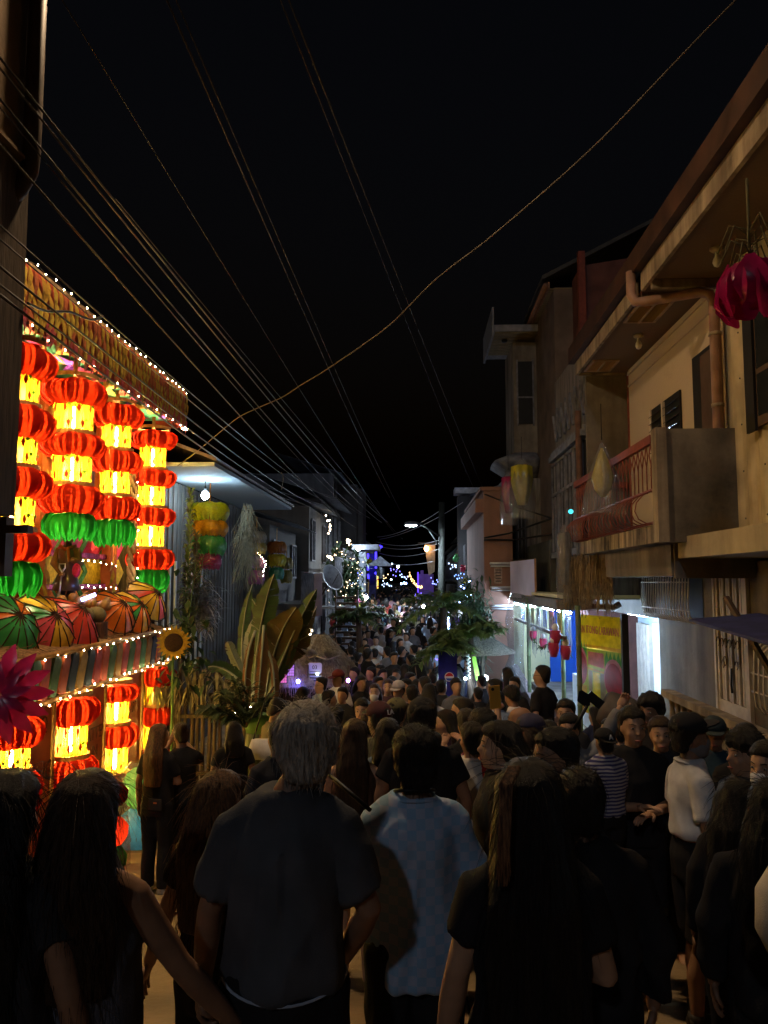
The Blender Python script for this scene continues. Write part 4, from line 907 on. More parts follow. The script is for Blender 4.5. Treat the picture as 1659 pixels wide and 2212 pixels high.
# ---- carved statue of a farmer in dark coat with shovel
sc_ = at(142, 1312, 9.45); sx, sy, sz = sc_
st = thing('statue', (sx, sy, 1.62), 'carved farmer statue in dark pleated coat holding a bright shovel', 'statue')
M_coat = mat('dark_carved_coat', (.075, .05, .04), .35, .4, 6, spec=.6, coat=.4); M_brn = mat('brown_sleeve', (.17, .09, .035), .5, .3, 5); M_flesh = mat('carved_flesh', (.25, .13, .07), .5)
b = MB(); z0 = 1.68
b.loft([((sx, sy, z0 + .22), .175, .13), ((sx, sy, z0 + .36), .14, .10), ((sx, sy, z0 + .47), .10, .075), ((sx, sy, z0 + .49), .105, .08), ((sx, sy, z0 + .60), .125, .09), ((sx, sy, z0 + .72), .12, .08), ((sx, sy, z0 + .79), .05, .045), ((sx, sy, z0 + .83), .045, .045)], 20); b.build('coat', M_coat, st)
b = MB(); b.loft([((sx, sy, z0 + .82), .05, .05), ((sx, sy, z0 + .86), .075, .08), ((sx, sy, z0 + .93), .08, .09), ((sx, sy, z0 + 1.0), .06, .07), ((sx, sy, z0 + 1.03), .02, .02)], 14); b.build('head', M_flesh, st)
b = MB(); b.lathe([(.17, .99), (.10, 1.0), (.085, 1.08), (.03, 1.11)], 16, (sx, sy, z0)); b.build('hat', M_brn, st)
for s_ in (-1, 1):
    e = (sx + .16 * s_, sy - .02, z0 + .56); h = (sx + (.02 if s_ < 0 else .14), sy - .17, z0 + (.42 if s_ < 0 else .60))
    b = MB(); b.tube([(sx + .10 * s_, sy, z0 + .74), e, h], [.055, .05, .035], 8); b.build('sleeve', M_brn, st)
    b = MB(); b.ell(h, (.03, .03, .03), 8, 5)
    for q in range(4): b.tube([V(h) + V((-.02 + q * .013, -.02, 0)), V(h) + V((-.02 + q * .013, -.045, -.02))], .007, 4)
    b.build('hand', M_flesh, st)
    b = MB(); b.tube([(sx + .06 * s_, sy, z0 + .25), (sx + .065 * s_, sy - .01, z0 + .1), (sx + .07 * s_, sy, z0 - .04)], [.06, .05, .045], 8); b.ell((sx + .07 * s_, sy - .05, z0 - .04), (.04, .085, .03), 8, 5); b.build('leg', M_coat, st)
b = MB(); b.tube([(sx - .10, sy + .01, z0 + .78), (sx, sy - .08, z0 + .73), (sx + .1, sy + .01, z0 + .78)], .022, 6); b.tube([(sx + .04, sy - .085, z0 + .75), (sx + .07, sy - .1, z0 + .58)], .018, 6); b.build('scarf', mat('orange_scarf', (.42, .13, .03), .7), st)
sh = V((sx + .0, sy - .2, z0)); M_shv = mat('bright_steel', (.55, .62, .85), .3, .1, metal=.4)
t = thing('shovel', sh, 'bright steel shovel with D handle held by the statue', 'shovel')
b = MB(); b.tube([sh + V((0, 0, .12)), sh + V((.02, .02, .46))], .011, 6); b.build('shaft', M_shv, t)
b = MB(); b.tube([sh + V((.02, .02, .45)), sh + V((-.015, .02, .5)), sh + V((-.015, .02, .55)), sh + V((.055, .02, .55)), sh + V((.055, .02, .5)), sh + V((.02, .02, .45))], .01, 5); b.build('grip', M_shv, t)
b = MB(); b.prism([(-.06, .14), (.06, .14), (.065, .03), (0, -.04), (-.065, .03)], sh + V((0, -.01, 0)), (1, 0, 0), (0, 0, 1), (0, .012, 0)); b.build('blade', M_shv, t)
b = MB(); b.tube([at(176, 1296, 9.2), at(206, 1284, 9.3)], .022, 8); tag(b.build('reflection_bar', emit('blue_reflection_glow', (.25, .35, 1.0), 14)), 'short glowing blue bar drawn for a tube reflection on the gourds', 'tube lamp')  # glowing bar drawn in place of a blue tube light's reflection
# fan of magenta and teal held by statue
b = MB(); b.ell((sx + .19, sy - .16, z0 + .47), (.055, .02, .09), 10, 6); tag(b.build('cloth_ball', CHC['m']), 'magenta cloth ball hanging at the statue sleeve', 'ornament')
# ---- magenta pinwheel flower at the picture edge
pf = at(0, 1500, 5.6); t = thing('pinwheel_flower', pf, 'big magenta pointed petal flower on the counter corner', 'flower')
ax = V((.35, -.9, .1)).normalized(); x = ax.cross(V((0, 0, 1))).normalized(); y = x.cross(ax)
for k in range(14):
    a = 2 * math.pi * k / 14; d = x * math.cos(a) + y * math.sin(a); b = MB()
    b.blade([pf + d * .03, pf + d * .16 + ax * .06, pf + d * .27 + ax * .05, pf + d * .37], [.012, .055, .05, .004], side=d.cross(ax), fold=.35); b.build('petal', paper('pinwheel_magenta', (.62, .02, .20), .3, dif=(.5, .02, .16)), t)
for k in range(9):
    a = 2 * math.pi * k / 9 + .2; d = x * math.cos(a) + y * math.sin(a); b = MB()
    b.blade([pf + d * .02 + ax * .08, pf + d * .12 + ax * .13, pf + d * .22 + ax * .1], [.01, .045, .004], side=d.cross(ax), fold=.35); b.build('petal', paper('pinwheel_magenta', (.62, .02, .20)), t)
# plastic bagged ornament and cone umbrella beside the couple
def bagged(px, y0, y1, Y, wpx, parts, lab):
    s = Y / FPX; c = at(px, y0, Y); h = (y1 - y0) * s; w_ = wpx * s / 2
    t = thing('bagged_ornament', c - V((0, 0, h)), lab, 'ornament', 'bagged ornaments by the low lanterns')
    for (m, a, d, w2) in parts:
        b = MB(); b.lathe([(w_ * .5 * w2, -h * a), (w_ * w2, -h * lerp(a, d, .3)), (w_ * .9 * w2, -h * lerp(a, d, .7)), (w_ * .45 * w2, -h * d)], 20, c, fn=lambda q: 1 + .08 * math.sin(q * 7)); b.build('cloth', m, t)
    b = MB(); b.lathe([(w_ * .5, .1), (w_ * .8, -h * .2), (w_ * 1.15, -h * .6), (w_ * 1.25, -h), (w_ * .8, -h * 1.02)], 20, c, fn=lambda q: 1 + .08 * math.sin(q * 5), close=False); b.build('wrap', M_film, t)
    b = MB(); b.ell(c - V((0, 0, h * .55)), (.03, .03, .1), 6, 4); b.build('bulb', emit('added_fill_bulb', (1, .7, .4), 90), t)  # bulb added inside so the cloth glows
bagged(255, 1690, 1885, 8.2, 46, [(M_red, .02, .25, .9), (M_red, .38, .66, 1.0), (M_gre, .68, .98, .95)], 'red and green lit ornament in a clear bag beside the girl')
b0 = MB()
tq = at(300, 1740, 9.0)
t = thing('bagged_ornament', tq - V((0, 0, .35)), 'green and blue paper ornament in a cloudy bag beside the couple', 'ornament', 'bagged ornaments by the low lanterns')
b = MB(); b.ell(tq + V((0, 0, .2)), (.2, .2, .24), 16, 8); b.build('green_ball', paper('leaf_green_paper', (.10, .42, .10), .4), t)
b = MB(); b.lathe([(.06, 0), (.19, -.1), (.22, -.32), (.20, -.45)], 24, tq, fn=lambda a: 1 + .07 * math.sin(a * 12)); b.build('blue_skirt', paper('sky_blue_paper', (.03, .30, .55), .4), t)
b = MB(); b.lathe([(.1, .5), (.28, .3), (.33, -.1), (.32, -.5)], 20, tq, fn=lambda a: 1 + .07 * math.sin(a * 5), close=False); b.build('wrap', film('cloudy_wrap', (.7, .75, .75), .3, .3), t)

b = MB()
for k in range(24): a = k * .2618; b.bar(tq + V((.06 * math.cos(a), .06 * math.sin(a), .005)), tq + V((.232 * math.cos(a), .232 * math.sin(a), -.33)), .006, .004)
b.build('rib', M_rib, t)
for z in (.2, -.2): b = MB(); b.ell(tq + V((0, 0, z)), (.03, .03, .06), 6, 4); b.build('bulb', emit('added_fill_bulb', (1, .7, .4), 90), t)  # bulbs added inside to light ball and skirt
# ------------------------------------------------------------------ LEFT neighbour with the cold bulb
M_pale = concrete('pale_painted_eave', (.34, .38, .40), (.12, .12, .12), .5, streak=False); M_bd = mat('grey_board', (.10, .09, .08), .85, .5, 3, stretch=(6, 6, .5)); M_tin = mat('rusty_tin', (.13, .10, .085), .6, .4, 4)
nb = thing('neighbour_house', (-5, 16, gz(16)), 'old board house with pale eave lit by one cold white bulb', 'house')
b = MB(); b.bx(-9, -4.75, 13.2, 21, -1.4, 3.95); b.build('wall', M_bd, nb)
b = MB(); b.bx(-4.75, -3.45, 12.9, 21, 3.98, 4.05); b.build('eave', M_pale, nb)
b = MB(); b.prism([(0, 0), (-4, 1.5), (-4, 1.55), (0, .06)], (-3.4, 12.8, 4.06), (1, 0, 0), (0, 0, 1), (0, 8.4, 0)); b.build('roof', M_tin, nb)
pl = MB(); pl.bx(0, .03, -.10, .10, 0, 4.9); plm = pl.mesh('wall_board', M_bd)
for i in range(26): place('wall_board', plm, nb, Matrix.Translation((-4.75 + .004 * (i % 3), 13.35 + i * .29, -.95)))
for y in (13.6, 15.4):
    w = MB(); w.bx(-4.71, -4.66, y, y + 1.1, .3, 2.4); wf = w.build('window', M_dark, nb)
    w = MB()
    for k in range(4): w.bx(-4.655, -4.62, y + k * .34, y + k * .34 + .07, .3, 2.4)
    w.build('frame', mat('blue_white_frame', (.45, .5, .55), .6), wf)
bp_ = at(443, 1070, 14.6)
t = thing('hanging_bulb', bp_, 'bright cold white bulb hanging under the pale eave', 'light bulb')
b = MB(); b.ell(bp_, (.075, .075, .085), 12, 8); b.build('globe', emit('cold_bulb', (.55, .80, 1.0), 330), t)
b = MB(); b.tube([bp_ + V((0, 0, .09)), bp_ + V((0, 0, .18))], .03, 8); b.tube([bp_ + V((0, 0, .18)), (bp_.x, bp_.y, 3.98)], .008, 4); b.build('socket', M_cable, t)
# tiers of cloth petals hanging
def tiers(px, Y, wpx, seq, lab, group=None):
    c = at(px, 1255, Y); s = Y / FPX; rr = wpx * s / 2
    zt = at(px, seq[0][1], Y).z; zb_ = at(px, seq[-1][2], Y).z
    t = thing('petal_tiers', (c.x, Y, zb_), lab, 'ornament', 'tiered petal ornaments of the left houses')
    for m, a, d, k in seq:
        za, zd = at(px, a, Y).z, at(px, d, Y).z
        key = 'tier' + m.name
        if key not in PROTO: PROTO[key] = petals('bud').mesh('petal_tier', m)
        o = place('petal_tier', PROTO[key], t, Matrix.Translation((c.x, Y, za)) @ Matrix.Diagonal((rr * k, rr * k, za - zd, 1)))
    b = MB(); b.tube([(c.x, Y, zt + .35), (c.x, Y, zb_ + .1)], .012, 5); b.build('stem', M_hoop, t)
T_ = lambda n, c: paper('tier_' + n, c, .4, 0, dif=tuple(x * .8 for x in c))
tiers(450, 13.6, 84, [(T_('lime', (.55, .62, .02)), 1086, 1122, 1), (T_('amber', (.72, .36, .01)), 1124, 1156, .95), (T_('green', (.08, .45, .12)), 1158, 1196, .88), (T_('rose', (.50, .05, .18)), 1196, 1228, .64)], 'four tier ornament of lime, amber, green and rose petals by the cold bulb')
tiers(553, 18, 44, [(T_('straw', (.3, .26, .2)), 1148, 1172, .95), (T_('olive', (.35, .28, .06)), 1172, 1195, 1), (T_('mauve', (.32, .14, .30)), 1202, 1226, .9), (T_('plum', (.34, .09, .26)), 1232, 1260, .85)], 'olive and mauve tiered ornament topped with pale straw')
tiers(597, 19.5, 42, [(T_('rust', (.40, .14, .02)), 1170, 1194, 1), (T_('yellow', (.55, .48, .03)), 1197, 1222, .98), (T_('teal', (.06, .34, .22)), 1226, 1250, .8)], 'rust, yellow and teal tiered ornament with small lights')
tiers(618, 21, 30, [(T_('olive', (.35, .28, .06)), 1205, 1228, 1), (T_('olive', (.35, .28, .06)), 1232, 1258, .9)], 'dull olive tiered ornament farther along the eave')
p = at(560, 1200, 17.6); fairy('fairy_lights', [at(556, 1194, 17.7), at(575, 1215, 17.9), at(568, 1240, 17.7)], 14, 'few warm lights winding round the mauve ornament')
# dried grass figure and fronds
b = MB()
for k in range(520):
    c = at(435 + rnd.gauss(0, 14), 1310 + rnd.gauss(0, 24), 13.4 + rnd.uniform(-.2, .2)); a = rnd.uniform(0, 6.28); L_ = rnd.uniform(.12, .34)
    d = V((math.cos(a), math.sin(a) * .6, rnd.uniform(-.9, .5))); b.blade([c, c + d * L_ * .5, c + d * L_ + V((0, 0, -.06))], [.008, .016, .002])
stuff(tag(b.build('dried_leaf_bundle', mat('dried_grey_leaf', (.34, .33, .31), .8, .5, 12)), 'grey bundle of dried curled leaves below the four tier ornament', 'dried leaves'))
M_frond = mat('palm_frond', (.13, .20, .06), .6, .45, 6); M_frondd = mat('dry_frond', (.22, .20, .13), .8, .4, 8)
def frond(b, p0, d, L_, droop, n=26, w_=.028, leaf=.38, mi=0):
    d = V(d).normalized(); side = d.cross(V((0, 0, 1))).normalized(); pts = [p0 + d * L_ * t - V((0, 0, droop * L_ * t * t)) for t in [i / 8 for i in range(9)]]
    b.tube(pts, [.018 * (1 - i / 10) + .003 for i in range(9)], 4, mi)
    for i in range(n):
        t = .15 + .85 * i / n; k = min(int(t * 8), 7); q = lerp(pts[k], pts[k + 1], t * 8 - k); l = leaf * (1 - .55 * abs(t - .5)) * rnd.uniform(.8, 1.1)
        for s_ in (-1, 1):
            e = (side * s_ * .8 + d * .6 + V((0, 0, rnd.uniform(-.5, .1)))).normalized(); b.blade([q, q + e * l * .5, q + e * l - V((0, 0, l * .25))], [w_ * .5, w_, .002], mi=mi)
for i, (px, py0, py1, Y, m, lab) in enumerate(((398, 1420, 1060, 12.9, M_frond, 'tall upright palm frond at the canopy end of the festival house'), (415, 1400, 1150, 13.1, M_frondd, 'drier upright palm frond beside the pale eave house'))):
    b = MB(); p0 = at(px, py0, Y); frond(b, p0, (.02, 0, 1), (at(px, py1, Y).z - p0.z), .0, 40, .022, .5); frond(b, p0, (.12, -.1, 1), 1.8, .1, 30, .02, .4)
    tag(b.build('palm_frond', m), lab, 'palm frond', 'upright palm fronds')
b = MB()
for k in range(260):
    p0 = at(lerp(525, 545, rnd.random()), lerp(1085, 1200, rnd.random()), 15.5 + rnd.random()); a = rnd.uniform(-1, 1); b.tube([p0, p0 + V((a * .12, 0, -.25)), p0 + V((a * .3, rnd.uniform(-.1, .1), -rnd.uniform(.4, 1.0)))], .005, 3, caps=False)
stuff(tag(b.build('dry_grass_drape', M_frondd), 'dry grass drape hanging from the pale eave corner', 'dried grass'))
# ---- sunflower by the counter
sf = at(375, 1388, 10.4)
t = thing('sunflower', V((sf.x, sf.y, gz(10.4))), 'large paper sunflower with dark centre at the end of the counter', 'flower')
ax = V((.30, -.95, .05)).normalized(); x = ax.cross(V((0, 0, 1))).normalized(); y = x.cross(ax)
M4 = Matrix((x, y, ax)).transposed()
b = MB(); b.lathe([(.005, .05), (.09, .045), (.125, .02), (.125, -.02)], 18, sf, M=M4); b.build('disc', mat('seed_brown', (.05, .025, .01), .9, .5, 60, .8, 90), t)
for k in range(22):
    a = 2 * math.pi * k / 22; d = x * math.cos(a) + y * math.sin(a); b = MB()
    b.blade([sf + d * .10, sf + d * .16 + ax * .01, sf + d * .235 - ax * .01], [.018, .028, .003], side=d.cross(ax)); b.build('petal', mat('sunflower_yellow', (.50, .30, .02), .7, .3, 20), t)
b = MB(); b.tube([sf - ax * .03, sf - ax * .1 - V((0, 0, .8)), V((sf.x - .02, sf.y + .1, gz(10.4)))], .02, 6); b.build('stem', M_vine, t)
b = MB()
for k in range(130):
    c = sf + V((rnd.gauss(.05, .22), rnd.uniform(.05, .4), rnd.gauss(-.05, .3))); a = rnd.uniform(0, 6.28); d = V((math.cos(a), -.4, math.sin(a))).normalized(); b.blade([c, c + d * .07, c + d * .15 - V((0, 0, .03))], [.01, .045, .003])
stuff(b.build('leaf', mat('dark_foliage', (.035, .07, .025), .7, .4, 8), t))
# ---- banana plant
bc = V((at(545, 1500, 10.2).x, 10.2, gz(10.2)))
t = thing('banana_plant', bc, 'banana plant with broad green and browned leaves standing before thatched stalls', 'plant')
M_bg1 = mat('banana_green', (.04, .085, .025), .5, .3, 3, stretch=(1, 1, 4), spec=.5); M_bg2 = mat('banana_olive', (.075, .06, .018), .6, .35, 3, spec=.3); M_bg3 = mat('banana_dry', (.14, .075, .028), .8, .4, 4); M_bg4 = mat('banana_pale', (.26, .30, .24), .5, .25, 3)
b = MB(); b.tube([bc, bc + V((0, 0, .7)), bc + V((.03, 0, 1.5))], [.13, .11, .07], 12); b.tube([bc + V((.25, .1, 0)), bc + V((.28, .1, 1.2))], [.08, .05], 10); b.build('trunk', mat('banana_stem', (.13, .15, .07), .6, .4, 4, stretch=(6, 6, .6)), t)
def bleaf(base, mid, tip, w_, m, Y0=10.2, Y1=10.0, roll=.35):
    p0, p1, p2 = at(*base, Y0), at(*mid, (Y0 + Y1) / 2), at(*tip, Y1); n = 9; pts = []; ws = []
    for i in range(n):
        q = i / (n - 1); pts.append(p0 * (1 - q) ** 2 + p1 * 2 * q * (1 - q) + p2 * q * q); ws.append(w_ * Y0 / FPX * max(.03, min(1, 5 * q - .05)) * (1 if q < .8 else max(.05, (1 - q) * 5)) * (1 + .06 * math.sin(i * 2.7)))
    side = V((-(p2 - p0).z, 0, (p2 - p0).x)).normalized(); b = MB(); K2 = 30; q_ = random.Random(int(base[0] * 7 + tip[1]))
    def P_(u): k = min(int(u * (n - 1)), n - 2); f = u * (n - 1) - k; return lerp(pts[k], pts[k + 1], f), ws[k] * (1 - f) + ws[k + 1] * f, (pts[k + 1] - pts[k]).normalized()
    for sd_ in (-1, 1):
        grp = 0; dr = 0; sl_ = 0
        for k in range(K2):
            if grp <= 0: grp = q_.randint(2, 8); dr = q_.uniform(-.05, .30); sl_ = q_.uniform(.1, .35); gap = .16
            else: gap = 0
            grp -= 1; u0, u1 = (k + gap) / K2, (k + 1) / K2; vs = []
            for u in (u0, u1):
                c, w__, t_ = P_(min(u, .999)); up = side.cross(t_)
                o1 = c + side * sd_ * w__ * .55 + t_ * w__ * .25 + up * w__ * roll * .55; o2 = c + side * sd_ * w__ * (.98 + .04 * math.sin(k * 1.9)) + t_ * w__ * (.45 + sl_ * .3) + up * w__ * roll * .8 - V((0, 0, w__ * dr))
                vs += [c, o1, o2]
            b.add(vs, [(0, 1, 4, 3), (1, 2, 5, 4)], 0, True)
    lf = b.build('leaf', m, t)
    b = MB(); b.tube([p_ + V((0, -.008, 0)) for p_ in pts], [.02 * (1 - .8 * i / n) for i in range(n)], 5); b.build('midrib', M_bg4, lf)
for a in (((548, 1500), (556, 1340), (592, 1240), 24, M_bg1, 10.2, 9.9, .4), ((572, 1520), (586, 1380), (640, 1312), 34, M_bg2, 10.2, 9.7, .12), ((575, 1520), (625, 1370), (684, 1272), 17, M_bg1, 10.1, 9.7, .8), ((540, 1520), (522, 1420), (560, 1318), 17, M_bg4, 10.3, 10.5, .3), ((536, 1520), (505, 1390), (545, 1262), 12, M_bg1, 10.3, 10.6, .4),
          ((552, 1362), (520, 1430), (533, 1575), 10, M_bg3, 9.9, 9.75, 1.5), ((570, 1350), (566, 1420), (553, 1555), 12, M_bg3, 9.85, 9.7, 1.3), ((575, 1400), (600, 1440), (590, 1540), 9, M_bg3, 9.9, 9.8, 1.5), ((600, 1480), (640, 1400), (684, 1310), 11, M_bg2, 10.3, 10.6, .5), ((560, 1480), (606, 1400), (668, 1372), 26, M_bg2, 10.4, 10.0, .2), ((530, 1470), (500, 1410), (492, 1385), 11, M_bg4, 10.2, 10, .3), ((560, 1500), (590, 1330), (535, 1285), 15, M_bg1, 10.4, 10.9, .4), ((545, 1500), (490, 1430), (450, 1440), 15, M_bg1, 10.2, 9.8, .4)): bleaf(*a)
for (px, py, Y, tilt, k, lab) in ((470, 1440, 9.6, -1, 9, 'low palm clump between the sunflower and the banana plant'), (560, 1520, 11.5, 1, 5, 'small palm clump behind the banana stem')):
    b = MB(); p0 = at(px + 60, py + 130, Y)
    for i in range(k): a = rnd.uniform(-1.2, .6) + (0 if tilt < 0 else 1); frond(b, p0, (math.sin(a) * 1.1, rnd.uniform(-.4, .1), 1 - .2 * abs(a)), rnd.uniform(.55, .95), .35, 22, .024, .28)
    g = tag(b.build('palm_clump', mat('dark_palm', (.05, .075, .035), .6, .4, 6)), lab, 'plant'); 
# ---- slatted side of a stall between the festival house and the banana plant
bf = thing('bamboo_fence', V((-2.9, 11.2, gz(11.2))), 'dark slatted bamboo screen behind the couple and the banana stem', 'fence')
M_slt = mat('dark_bamboo_slat', (.07, .05, .03), .8, .5, 4, .4, 14, stretch=(6, 6, .6))
for k in range(22):
    x_ = -3.85 + k * .085; h_ = 1.75 + .22 * math.sin(k * 1.7) + .1 * math.sin(k * 4.1); b = MB(); b.tube([(x_, 11.2 + .02 * math.sin(k), gz(11.2)), (x_ + .02 * math.sin(k * 2), 11.2, gz(11.2) + h_)], .03, 6); b.build('slat', M_slt, bf)
for z_ in (.4, 1.2):
    b = MB(); b.bar((-3.9, 11.15, gz(11.2) + z_), (-2.0, 11.15, gz(11.2) + z_), .04, .05); b.build('rail', M_slt, bf)
b = MB()
for k in range(150):
    p0 = V((rnd.uniform(-3.9, -2.1), 11.1 + rnd.uniform(-.1, .1), gz(11.2) + 1.75 + rnd.uniform(-.2, .15))); a = rnd.uniform(-1, 1); b.blade([p0, p0 + V((a * .1, -.05, -.1)), p0 + V((a * .22, -.1, -rnd.uniform(.2, .5)))], [.01, .025, .003])
stuff(b.build('dry_leaf', M_frondd, bf))
# ---- thatched stalls with 03 sign
M_thatch = mat('thatch', (.30, .27, .21), .95, .5, 10, 1.0, 30, stretch=(3, 3, .8)); M_post = mat('stall_post', (.08, .055, .04), .8)
def stall(px, py_apex, py_eave, wpx, Y, lab, depth=1.0, flat=.0):
    s = Y / FPX; c = at(px, py_eave, Y); za = at(px, py_apex, Y).z; w_ = wpx * s / 2
    t = thing('thatched_stall', (c.x, Y, gz(Y)), lab, 'stall', 'thatched stalls beside the banana plant')
    b = MB(); n = 40
    for k in range(5):
        z0 = lerp(za, c.z, k / 5); r0, r1 = w_ * (.15 + .85 * k / 5), w_ * (.15 + .85 * (k + 1.35) / 5)
        b.lathe([(r0, z0), (r1, lerp(za, c.z, (k + 1.3) / 5))], n, (c.x, Y, 0), fn=lambda a: 1 + .03 * math.sin(a * 13 + k), close=False)
    th = b.build('thatch_roof', M_thatch, t)
    b = MB()
    for k in range(650):
        q = rnd.random() ** .5; a = rnd.uniform(math.pi, 2 * math.pi) if rnd.random() < .85 else rnd.uniform(0, 6.28); r0 = w_ * (.15 + .85 * q); z0 = lerp(za, c.z, q) + .02; d = V((math.cos(a), math.sin(a), 0)); p0 = V((c.x, Y, z0)) + d * r0; L_ = rnd.uniform(.12, .26)
        b.tube([p0, p0 + d * L_ * .55 - V((0, 0, L_ * .5)), p0 + d * L_ * .8 - V((0, 0, L_ * (1.15)))], .006, 3, caps=False)
    stuff(b.build('loose_reed', mat('loose_reed', (.27, .23, .17), .9, .5, 12), th))
    for sx_ in (-1, 1):
        for sy_ in (-1, 1): b = MB(); b.tube([(c.x + sx_ * w_ * .7, Y + sy_ * w_ * .6, gz(Y)), (c.x + sx_ * w_ * .7, Y + sy_ * w_ * .6, c.z + .3)], .03, 6); b.build('post', M_post, t)
    b = MB(); b.bx(c.x - w_ * .75, c.x + w_ * .75, Y - w_ * .5, Y + w_ * .6, gz(Y) + .75, gz(Y) + .82); b.build('table_top', M_post, t)
    b = MB(); b.bx(c.x - w_ * .8, c.x + w_ * .8, Y + w_ * .62, Y + w_ * .68, gz(Y), c.z + .25); b.build('back_panel', M_dark, t)
    return t
st3 = stall(692, 1370, 1466, 190, 14.6, 'thatched stall carrying the 03 sign and two woven wings')
stall(604, 1366, 1466, 190, 14.0, 'wider thatched stall between the 03 stall and the banana plant')
stall(645, 1366, 1410, 120, 17.0, 'grey sheet topped stall behind the two thatched ones')
sp = at(680, 1443, 13.55); t = thing('number_sign', sp - V((0, 0, .1)), 'white sign reading 03 hung on the thatched stall', 'sign')
b = MB(); b.prism([(-.12, -.07), (-.10, -.095), (.10, -.095), (.12, -.07), (.12, .07), (.10, .09), (-.10, .09), (-.12, .07)], sp, (1, 0, 0), (0, 0, 1), (0, .012, 0)); b.build('board', mat('white_board', (.50, .54, .58), .4, .1), t)
text('03', .095, frame(sp + V((0, -.006, .01)), (1, 0, 0), (0, -1, 0)), M_dark, t)
b = MB(); b.bx(sp.x - .09, sp.x + .09, sp.y - .005, sp.y - .001, sp.z - .068, sp.z - .058); b.build('rule', M_dark, t)
b = MB(); b.ell(sp + V((.05, -.02, -.10)), (.022, .022, .022), 8, 5); b.build('clip_lamp', emit('cold_clip', (.7, .85, 1), 22), t)
b = MB(); b.bx(sp.x - .12, sp.x + .12, sp.y, sp.y + .01, sp.z - .36, sp.z - .13)
t2 = tag(b.build('price_board', mat('grey_board2', (.30, .32, .34), .6, .2, 3)), 'grey lettered board under the 03 sign', 'sign')
b = MB()
for k in range(4): b.bx(sp.x - .10, sp.x + .10 - .03 * (k % 2), sp.y - .004, sp.y - .001, sp.z - .18 - k * .05, sp.z - .16 - k * .05)
b.build('text_line', M_dark, t2)
for i, s_ in enumerate((-1, 1)):
    b = MB(); c = at(683 + s_ * 24, 1408, 14.0)
    for k in range(120):
        q = c + V((rnd.gauss(0, .10), rnd.uniform(-.03, .03), rnd.gauss(0, .05))); a = rnd.uniform(-.5, .5) + s_ * .6; d = V((math.cos(a), -.2, -math.sin(a) * s_)); b.blade([q, q + d * .05, q + d * .10], [.012, .016, .003])
    b.tube([c + V((-.22, 0, -.07)), c + V((0, -.05, -.14)), c + V((.24, 0, -.05))], .016, 5)
    stuff(tag(b.build('woven_wing', mat('pale_weave', (.42, .40, .34), .9, .5, 12)), ('pale woven wing on the stall roof nearer the banana plant', 'pale woven wing on the stall roof nearer the crowd')[i], 'ornament', 'woven wings on the stall'))
# small coloured lantern windows in the stall
for i, (px, py, c, lab) in enumerate(((596, 1466, (.15, .4, .9), 'blue'), (612, 1463, (.9, .2, .6), 'pink'), (575, 1488, (.1, .7, .7), 'turquoise'), (559, 1476, (1, .25, .3), 'coral'), (628, 1448, (.6, .25, .9), 'violet'))):
    p = at(px, py, 12.9); t = thing('pane_lantern', p - V((0, 0, .09)), 'small %s lit pane lantern hanging in the stall' % lab, 'lantern', 'small lit pane lanterns in the stall')
    b = MB()
    for x_ in range(3):
        for z_ in range(4): b.bx(p.x - .055 + x_ * .038, p.x - .055 + x_ * .038 + .033, p.y, p.y + .01, p.z - .09 + z_ * .047, p.z - .09 + z_ * .047 + .04)
    b.build('pane', emit('pane_' + lab, c, .9), t)
    b = MB(); b.bx(p.x - .065, p.x + .065, p.y + .011, p.y + .05, p.z - .1, p.z + .105); b.build('frame', M_dark, t)
for px, py, c, lab, st in ((644, 1472, (.12, .12, 1), 'blue point lamp inside the wider thatched stall', 160), (700, 1486, (.2, .2, 1), 'tiny blue lamp beside the bearded man in white', 60), (631, 1449, (1, .5, .3), 'tiny warm lamp under the wider stall thatch', 30), (752, 1470, (.35, .12, .9), 'violet lamp at the crowd edge of the 03 stall', 60)):
    p = at(px, py, 13.2); b = MB(); b.ell(p, (.03, .03, .035), 8, 5); tag(b.build('point_lamp', emit('pl%d' % px, c, st)), lab, 'lamp')
fairy('fairy_lights', [at(508, 1540, 10.0), at(520, 1500, 10), at(545, 1535, 9.9), at(560, 1545, 9.9)], 14, 'warm fairy lights at the foot of the banana plant')
b = MB(); p = at(560, 1560, 9.8); b.lathe([(.16, -.12), (.2, 0), (.19, .06), (.12, .1)], 18, p); tag(b.build('green_basin', mat('green_basin', (.12, .28, .08), .5)), 'light green basin on the stall beside the banana stem', 'basin')
